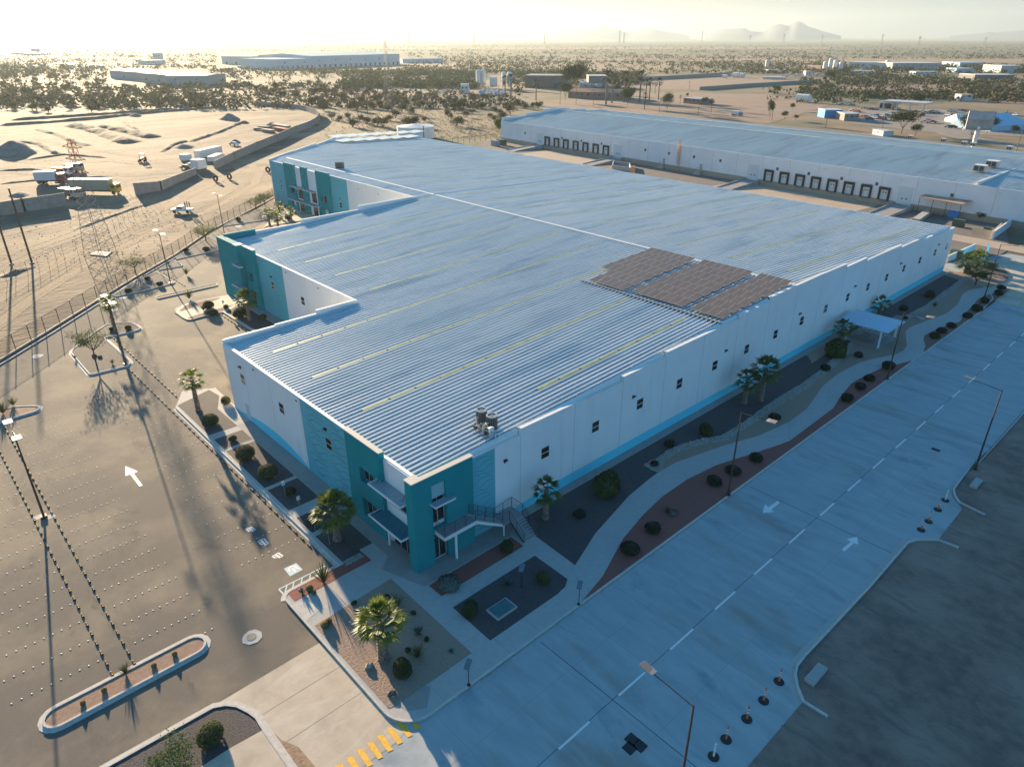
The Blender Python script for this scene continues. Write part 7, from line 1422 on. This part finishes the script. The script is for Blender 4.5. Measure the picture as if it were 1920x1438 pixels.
# second, thinner chain fence in the dirt beyond the parking lot
P = [G(*p) for p in ((-40, 560), (30, 520), (74, 505), (92, 496), (120, 481), (145, 470), (172, 458), (195, 447), (215, 430), (250, 408), (275, 392), (300, 372))]; t = empty('wire_fence', P[0], 'thin wire fence with slender posts across the dirt', 'fence'); Q = []
for a, c in zip(P, P[1:]):
    n = max(1, round((c-a).length/3.4)); Q += [a.lerp(c, i/n) for i in range(n)]
for q in Q: q = q-P[0]; b = MB(); b.tube((q.x, q.y, -0.05), (q.x, q.y, 2.4), 0.035, n=4); b.build('post', M_latt, t)
b = MB()
for a, c in zip(Q, Q[1:]):
    for z in (0.4, 1.2, 2.3): a_ = a-P[0]; c_ = c-P[0]; b.tube((a_.x, a_.y, z), (c_.x, c_.y, z), 0.014, n=3)
b.build('wire', M_latt, t)
for x0, y0, x1, y1, lb in ((838, 273, 930, 262, 'dark yard fence left of the dock warehouse'),):
    P = [G(x0, y0), G(x1, y1)]; t = empty('yard_fence', P[0], lb, 'fence'); n = 9; b = MB()
    for i in range(n+1): q = P[0].lerp(P[1], i/n)-P[0]; p_ = MB(); p_.tube((q.x, q.y, 0), (q.x, q.y, 2.4), 0.09, n=4); p_.build('post', M_fence, t)
    q = P[1]-P[0]; b.tube((0, 0, 2.3), (q.x, q.y, 2.3), 0.06, n=4); b.tube((0, 0, 1.2), (q.x, q.y, 1.2), 0.03, n=4); b.build('rail', M_fence, t)
# ---- roads in the distance
M_hwy = mat('highway_asphalt', (0.20, 0.185, 0.165), 0.85, 0, 0.06, 0.1)
def far_road(px, w, z, name='highway', m=M_hwy): b = MB(); b.ribbon([G(*p) for p in px], -w/2, w/2, -0.05, z); return tag(b.build(name, m), kind='structure')
far_road([(300, 140), (440, 151), (560, 158), (700, 168), (800, 176), (900, 186), (960, 193), (1060, 203), (1200, 214), (1400, 232), (1700, 262), (1900, 290)], 12, 0.02)
far_road([(-200, 120), (100, 131), (300, 139)], 12, 0.018); 
far_road([(1420, 205), (1560, 212), (1700, 222), (1760, 245), (1830, 262), (2000, 290)], 11, 0.015, 'side_road', mat('worn_side_road', (0.25, 0.21, 0.175), 0.9, 0, 0.1, 0.2))
for pts_, nm, m in (([(1010, 198), (1090, 184), (1200, 176), (1420, 176), (1560, 196), (1500, 215), (1440, 232), (1300, 222), (1150, 208)], 'dirt_field', mat('pinkish_dirt', (0.29, 0.19, 0.13), 0.95, 0, 0.15, 0.08, (0.24, 0.155, 0.11), detail=8)), ([(1180, 152), (1370, 143), (1500, 150), (1530, 156), (1310, 170), (1190, 165)], 'dirt_field', MATS['pinkish_dirt']), ([(1560, 212), (1640, 206), (1760, 205), (1900, 220), (1990, 260), (1760, 250), (1600, 232)], 'dirt_field', MATS['worn_side_road'])):
    sheet(nm, [G(*p) for p in pts_], 0.006, m)
M_pale = mat('pale_dry_field', (0.33, 0.22, 0.125), 0.95, 0, 0.15, 0.02, (0.25, 0.17, 0.10), detail=8, col3=(0.20, 0.16, 0.09), s3=0.02, ramp3=(0.58, 0.64))
for pts_ in ([(640, 128), (760, 121), (900, 120), (1120, 118), (1300, 119), (1240, 130), (1000, 133), (860, 145), (700, 148), (600, 141)], [(1560, 165), (1750, 158), (1950, 158), (1990, 185), (1800, 185), (1650, 180)], [(540, 91), (640, 90), (1560, 90), (1560, 91.5), (1000, 92), (640, 92.5)], [(1250, 110), (1700, 108), (2000, 112), (2000, 118), (1500, 116)]):
    sheet('dry_field', [G(*p) for p in pts_], -0.012, M_pale)
# scrap heap and rubble: uncountable
rocks('scrap_heap', 260, lambda: (lambda g: (g.x, g.y, random.uniform(0.5, 3)))(G(random.uniform(1088, 1128), random.uniform(158, 166))), 1.2, 2.4, mat('pale_scrap', (0.45, 0.45, 0.44), 0.8, 0, 0.3, 0.3), 'heap of pale scrap beside the open white-roofed shed')
rocks('scrap_heap', 140, lambda: (lambda g: (g.x, g.y, random.uniform(0.4, 2)))(G(random.uniform(900, 948), random.uniform(173, 181))), 0.9, 1.8, MATS['pale_scrap'], 'row of pale blocks and bags at the concrete plant yard')
rocks('scrap_heap', 160, lambda: (lambda g: (g.x, g.y, random.uniform(0.3, 1.5)))(G(random.uniform(1465, 1545), random.uniform(140, 146))), 0.9, 1.8, mat('mixed_scrap', (0.28, 0.24, 0.22), 0.8, 0, 0.5, 0.3), 'mixed scrap below the four silos')
# cars in the right background
cols = [(0.75, 0.75, 0.74), (0.04, 0.045, 0.05), (0.30, 0.31, 0.32), (0.62, 0.62, 0.60), (0.12, 0.14, 0.2), (0.35, 0.06, 0.05)]
cp_ = [(320, 662), (350, 668), (378, 672), (405, 672), (432, 676), (310, 755), (345, 750), (378, 775), (405, 745), (430, 762), (455, 740), (480, 770), (500, 745), (525, 780), (540, 735), (575, 725), (600, 720), (620, 672), (655, 675), (905, 735), (925, 712), (925, 805), (960, 790), (1000, 805), (1165, 850), (1205, 855), (1190, 695), (1215, 700), (1275, 688), (1310, 690), (1160, 735), (1215, 740), (1000, 700), (1040, 706), (1740, 722), (1790, 728), (1830, 735), (1600, 712), (100, 628), (150, 632), (200, 634), (250, 700), (205, 690)]
for i, (x, y) in enumerate(cp_):
    g = G(1560+x/5.333, 80+y/5.333); row = 'before the service station' if x < 450 and y < 700 else ('packed beside the grey hut' if x < 640 and y > 700 else ('near the tall billboard' if x > 860 else 'at the blue shop and station'))
    vehicle('car', g, R_(random.choice((10, 25, 100, 160))), 'parked car %s, number %s from the left there' % (row, ('one', 'two', 'three', 'four', 'five', 'six', 'seven', 'eight', 'nine', 'ten', 'eleven', 'twelve', 'thirteen', 'fourteen', 'fifteen', 'sixteen', 'seventeen', 'eighteen', 'nineteen', 'twenty')[sum(1 for q in cp_[:i] if (q[0] < 450 and q[1] < 700) == (x < 450 and y < 700) and (q[0] > 860) == (x > 860) and (q[0] < 640 and q[1] > 700) == (x < 640 and y > 700))]), cols[(i*7) % 6], 'cars parked in the right background')
g = G(1007, 199); vehicle('car', g, R_(-38), 'black car driving on the highway behind the dock warehouse', (0.02, 0.02, 0.025))
for i, (x, y) in enumerate(((832, 172), (838, 171.5), (843, 173), (850, 172))): vehicle('car', G(x, y), 0.6, '%s car in the row beside the narrow guard building' % ('first', 'second', 'third', 'fourth')[i], cols[i], 'cars by the guard building')
g = G(1382, 218); t = vehicle('truck', g, a2, 'dark covered truck behind the dock warehouse ridge', (0.25, 0.3, 0.4)); t.scale = (0.8, 0.8, 0.8)
# ---- mountains on the horizon
M_mtn = mat('hazed_mountain_rock', (0.18, 0.22, 0.25), 1.0, 0, 0.1, 0.001)  # rock lightened toward blue: distance haze painted into the base colour
def mountain(prof_, D, base=78.0):
    b = MB(); n = len(prof_); vs = []
    for x, y in prof_:
        v = ray(x, base-6); v = Vector((v.x, v.y, 0)).normalized(); p = CAM+v*D; 
        vv = ray(x, y); k = D/Vector((vv.x, vv.y)).length; top = max(5, CAM.z+vv.z*k)
        q = Vector((CAM.x, CAM.y, 0))+v*D
        for dd, hz_ in ((-1300, 0), (-600, top*0.45), (0, top), (700, top*0.5), (1500, 0)): r = q+v*dd; vs.append((r.x, r.y, hz_-1 if hz_ == 0 else hz_))
    b.add(vs, [(i*5+k, (i+1)*5+k, (i+1)*5+k+1, i*5+k+1) for i in range(n-1) for k in range(4)]); return tag(b.build('mountains', M_mtn, smooth=True), kind='structure')
def mp_(ox, pts): return [(ox+x/3, y/3) for x, y in pts]
mountain(mp_(1280, [(130, 205), (160, 192), (200, 168), (235, 162), (270, 163), (310, 160), (345, 161), (380, 178), (420, 180), (455, 178), (480, 160), (500, 142), (520, 139), (545, 137), (565, 145), (590, 146), (610, 132), (630, 122), (650, 126), (665, 132), (700, 153), (740, 164), (765, 172), (800, 183), (840, 192), (890, 203)]), 12000)
mountain(mp_(1280, [(1500, 205), (1590, 196), (1680, 188), (1720, 182), (1760, 186), (1800, 180), (1850, 177), (1920, 170), (2000, 160), (2100, 165)]), 12500)
mountain(mp_(640, [(420, 206), (470, 196), (520, 180), (560, 175), (600, 171), (640, 176), (680, 182), (710, 192), (760, 204)]), 12500)
mountain(mp_(640, [(1120, 205), (1160, 188), (1220, 176), (1280, 167), (1330, 163), (1380, 156), (1430, 152), (1470, 150), (1510, 157), (1550, 162), (1580, 176), (1620, 178), (1660, 168), (1700, 166), (1740, 160), (1770, 168), (1800, 176), (1850, 180), (1900, 190), (1960, 204)]), 12800)
mountain(mp_(0, [(330, 232), (370, 218), (400, 210), (440, 214), (480, 211), (530, 215), (580, 222), (640, 232)]), 12500); mountain(mp_(0, [(-100, 220), (0, 215), (40, 213), (70, 220), (110, 231)]), 12500)
# ================================================================ DESERT VEGETATION
L_s1 = leaf_mat('mesquite_green', (0.105, 0.12, 0.052), (0.06, 0.07, 0.034), 0.3, 0.1); L_s2 = leaf_mat('dry_shrub_brown', (0.12, 0.092, 0.065), (0.07, 0.055, 0.04), 0.6, 0.06); L_s3 = leaf_mat('yellow_green_shrub', (0.13, 0.13, 0.04), (0.07, 0.075, 0.025), 0.6, 0.15)
def scrub_mesh(seed, n, leaf, H=3.4, R=2.6):
    rs = random.Random(seed); b = MB(); cl = [(rs.uniform(-0.6, 0.6)*R, rs.uniform(-0.6, 0.6)*R, rs.uniform(0.45, 0.8)*H, rs.uniform(0.5, 0.9)) for _ in range(7)]
    for i in range(n):
        x, y, z, s = cl[rs.randrange(7)]; p = Vector((x+rs.gauss(0, 0.36)*R*s, y+rs.gauss(0, 0.36)*R*s, max(0.15, z+rs.gauss(0, 0.2)*H*s))); a = Vector((rs.gauss(0, 1), rs.gauss(0, 1), rs.gauss(0, 1))).normalized(); u = a*leaf*rs.uniform(0.6, 1.3); v = a.cross(Vector((0.3, 0.5, 1))).normalized()*leaf*rs.uniform(0.5, 1.1)
        b.add([p-u, p-v, p+u, p+v], [(0, 1, 2, 3)])
    return b
SC = []
for i, (m, lb) in enumerate(((L_s1, 'grey-green mesquite shrub in the desert behind the warehouses'), (L_s2, 'leafless brown shrub in the dry field behind the warehouses'), (L_s3, 'yellowish green shrub in the desert behind the warehouses'), (L_s1, 'grey-green mesquite shrub in the desert behind the warehouses'))):
    t = empty('desert_shrub', (0, 0, 0), lb, 'shrub', 'desert shrubs of the plain'); scrub_mesh(60+i, 900, 0.2).build('crown', m, t); b = MB(); rs = random.Random(i)
    for k in range(6): a = rs.uniform(0, 6.28); b.tube((0, 0, 0), (math.cos(a)*rs.uniform(0.5, 1.5), math.sin(a)*rs.uniform(0.5, 1.5), rs.uniform(1.2, 2.4)), 0.10, 0.03, 4)
    b.build('trunk', M_bark, t); SC.append(t)
def inpoly(x, y, P):
    r = False; n = len(P)
    for i in range(n):
        x0, y0 = P[i]; x1, y1 = P[(i+1) % n]
        if (y0 > y) != (y1 > y) and x < (x1-x0)*(y-y0)/(y1-y0)+x0: r = not r
    return r
zones = [([(600, 160), (700, 172), (800, 182), (930, 192), (1010, 203), (1040, 210), (945, 228), (938, 255), (850, 262), (800, 240), (740, 245), (640, 245), (606, 232), (598, 205), (570, 192), (500, 182), (470, 165)], 150), ([(0, 128), (200, 140), (330, 162), (480, 165), (500, 188), (420, 194), (230, 208), (0, 222)], 130)]
spots = []
def proj(p): d = Vector(p)-CAM; return d.dot(rt)/d.dot(fwd)*FPX+960, -d.dot(up)/d.dot(fwd)*FPX+719
rs = random.Random(5)
for P, n in zones:
    W_ = [G(*p) for p in P]; xs_ = [p.x for p in W_]; ys_ = [p.y for p in W_]; k = 0; tries = 0
    while k < n and tries < 20000:
        tries += 1; x, y = rs.uniform(min(xs_), max(xs_)), rs.uniform(min(ys_), max(ys_))
        if not inpoly(x, y, [(p.x, p.y) for p in W_]): continue
        if any((x-a)**2+(y-c)**2 < 9 for a, c, _ in spots): continue
        q = proj((x, y, 0))
        if 206 < q[0] < 395 and 140 < q[1] < 165: continue
        spots.append((x, y, 0)); k += 1
for i, (x, y, _) in enumerate(spots):
    s = SC[(0, 1, 0, 3, 2, 1)[rs.randrange(6)]]; k = rs.uniform(0.7, 1.45); o = place(s, (x, y, -0.05), rs.uniform(0, 6), (k, k, k*rs.uniform(0.85, 1.2))); zn = 'between the main roof and the highway' if i < 150 else 'left of the highway beyond the construction site'; kd = {'mesquite_green': 'grey-green', 'dry_shrub_brown': 'bare brown', 'yellow_green_shrub': 'yellowish'}[o.children[0].data.materials[0].name] if o.children[0].name.startswith('crown') else 'grey'; sz = 'small' if k < 0.95 else ('mid-sized' if k < 1.2 else 'large'); o['label'] = sz+' '+kd+' desert shrub '+zn; o['group'] = sz+' '+kd+' shrubs '+zn
for x, y, k, j in ((629, 176, 1.1, 2), (683, 163, 1.6, 2), (724, 183, 1.5, 0), (785, 190, 1.2, 0)): g = G(x, y); place(SC[j], (g.x, g.y, 0), x, k)
# the rest of the scrub, beyond counting
def far_scrub(name, n, y0, y1, x0, x1, smin, smax, m, seed, q, clear=()):
    rs = random.Random(seed); b = MB(); c = 0
    V = [G(x0, y1), G(x1, y1), G(x1, y0), G(x0, y0)]
    while c < n:
        px = rs.uniform(x0, x1); py = y0+(y1-y0)*rs.random()**1.0
        if any(a <= px <= b_ and d <= py <= e for a, b_, d, e in clear): c += 1; continue
        g = G(px, py); c += 1; s = rs.uniform(smin, smax)*(1.0)
        nz = math.sin(g.x*0.011+2*math.sin(g.y*0.007))+math.sin(g.y*0.013+1.5*math.sin(g.x*0.005))
        if nz < -0.3 and rs.random() < 0.75: continue
        for _ in range(q):
            p = Vector((g.x+rs.gauss(0, 0.45)*s, g.y+rs.gauss(0, 0.45)*s, s*rs.uniform(0.1, 0.85))); a = rs.uniform(0, 6.28); w = s*rs.uniform(0.14, 0.34); h = s*rs.uniform(0.12, 0.28); t1 = rs.uniform(-0.6, 0.6)*h
            u = Vector((math.cos(a)*w, math.sin(a)*w, t1)); v = Vector((-math.sin(a)*h*0.7, math.cos(a)*h*0.7, h)); b.add([p-u, p-v, p+u, p+v], [(0, 1, 2, 3)])
    return tag(b.build(name, m), {'mesquite_green': 'far mass of grey-green desert scrub', 'dry_shrub_brown': 'far mass of dry brown scrub', 'yellow_green_shrub': 'yellowish scrub on the far plain'}.get(m.name, 'scrub'), 'scrub', kind='stuff')
clr = [(405, 760, 98, 132), (200, 395, 130, 165), (1190, 1560, 140, 172), (980, 1170, 142, 200), (890, 965, 140, 182), (1040, 1440, 172, 215), (1440, 1660, 190, 240), (1600, 1920, 196, 262), (1585, 1920, 112, 138)]
far_scrub('desert_scrub', 12000, 84, 150, -60, 1990, 2.6, 5.4, L_s1, 1, 7, clr)
far_scrub('desert_scrub', 4200, 96, 205, -60, 1990, 2.4, 4.6, L_s2, 2, 8, clr+[(0, 600, 205, 500)])
far_scrub('desert_scrub', 1400, 110, 200, -60, 1990, 2.0, 4.2, L_s3, 3, 8, clr)
far_scrub('desert_scrub', 900, 138, 166, 640, 900, 3.5, 6.0, L_s1, 4, 14)
far_scrub('desert_scrub', 700, 138, 160, 960, 1200, 3.0, 5.0, L_s1, 5, 12, [(984, 1063, 158, 170), (1088, 1140, 150, 168)])
far_scrub('desert_scrub', 900, 150, 196, 1500, 1960, 2.5, 4.5, L_s1, 6, 14, [(1620, 1920, 188, 262), (1560, 1800, 160, 176)])
far_scrub('desert_scrub', 500, 126, 140, 1560, 1960, 3.5, 6.5, L_s1, 8, 14)
far_scrub('desert_scrub', 260, 120, 205, -60, 470, 3.0, 6.0, L_s1, 11, 18, [(200, 395, 126, 166)])
far_scrub('dry_grass', 2600, 190, 262, 600, 945, 0.3, 0.8, leaf_mat('straw_grass', (0.20, 0.13, 0.055), (0.12, 0.08, 0.035), 0.5, 0.1), 7, 6)
far_scrub('dry_grass', 1500, 395, 520, 90, 420, 0.15, 0.45, MATS['straw_grass'], 9, 5, [(0, 200, 395, 450), (0, 130, 395, 520), (330, 420, 430, 520)])
# named trees in the middle distance
ft = palm_src('tall palm in the row beside the brick restaurant', 9, 2.4, 20, 77, 0.3, leaf=mat('far_palm_green', (0.045, 0.055, 0.03), 0.8), group='far palms right of the silos')
for i, (x, y, tp) in enumerate(((947, 190, 147), (958, 193, 145), (1005, 188, 152), (1136, 196, 140), (1147, 194, 142), (1170, 192, 141), (1199, 192, 140), (1210, 190, 152), (1217, 190, 150), (1234, 188, 150), (1238, 183, 129) if 0 else (1228, 176, 155), (1208, 206, 176), (1275, 195, 178))):
    g = G(x, y); h = HZ(g, tp+4); place(ft, (g.x, g.y, 0), x, (h/9*0.85, h/9*0.85, h/9), ('leftmost', 'second', 'third', 'fourth', 'fifth', 'sixth', 'seventh', 'eighth', 'ninth', 'tenth', 'eleventh', 'twelfth', 'last')[i]+' tall palm, from the left, in the palms round the brick restaurant', 'far palms right of the silos')
bt = tree_src('shade_tree', 'bushy tree by the dock warehouse roof', L_bush, 88, group='leafy trees in the middle distance', H=9, spread=4.5, nl=3200, leaf=0.26, lo=0.3)
for x, y, tp, w, lb in ((1075, 180, 128, 0.9, 'tall feathery eucalyptus in front of the dark shed'), (1156, 178, 161, 0.9, 'round dark clipped tree by the restaurant'), (1176, 201, 171, 0.8, 'dense tree at the left of the dock roof ridge'), (1060, 190, 160, 0.7, 'thin tree before the dark shed'), (1442, 228, 193, 0.35, 'dark upright cypress behind the dock roof'), (1470, 226, 211, 0.8, 'low dark tree right of the cypress'), (1492, 227, 217, 0.9, 'small yellow-green tree by the blue shop'), (1690, 250, 214, 1.4, 'large brownish acacia behind the dock roof'), (1715, 258, 236, 0.9, 'bright green bush below the acacia'), (1820, 262, 225, 1.2, 'dark tree at the foot of the billboard'), (1850, 252, 222, 1.0, 'dark green tree right of the billboard'), (1900, 255, 238, 0.9, 'trees at the blue tent'), (1320, 199, 185, 0.8, 'green trees at the pink hut'), (1334, 201, 190, 0.8, 'second green tree at the pink hut'), (1288, 185, 176, 0.6, 'small tree behind the pink hut'), (1554, 155, 137, 1.1, 'bright tree at the end of the block wall'), (1545, 156, 146, 0.8, 'dark bush at the end of the block wall'), (1455, 178, 163, 1.0, 'mesquite in the dry field right of the wall'), (1720, 200, 180, 1.1, 'mesquite behind the service station'), (938, 262, 228, 0.5, 'yellow-green shrub at the left corner of the dock warehouse'), (1485, 208, 196, 0.8, 'sparse tree by the white field tank'), (1838, 404 if 0 else 415, 400, 1.0, 'dark shrub behind the low yard wall'), (1250, 212, 180, 0.7, 'bare tree at the left of the dirt field')):
    g = G(x, y); h = HZ(g, tp); place(bt, (g.x, g.y, -0.1), x, (h/8*w, h/8*w, h/8), lb, 'leafy trees in the middle distance')
# ================================================================ HAZE
hzb = MB(); hzb.box(-14500, 3500, -900, 15500, -1.6, 420); ho = tag(hzb.build('haze', []), 'thin warm haze over the plain', 'haze', kind='stuff')
hm = bpy.data.materials.new('haze_air'); hm.use_nodes = True; nt = hm.node_tree; nt.nodes.clear(); om = nt.nodes.new('ShaderNodeOutputMaterial'); pv = nt.nodes.new('ShaderNodeVolumePrincipled')
pv.inputs['Color'].default_value = (0.48, 0.56, 0.60, 1); pv.inputs['Density'].default_value = 0.00009; pv.inputs['Anisotropy'].default_value = 0.4
nt.links.new(pv.outputs[0], om.inputs['Volume']); ho.data.materials.append(hm)
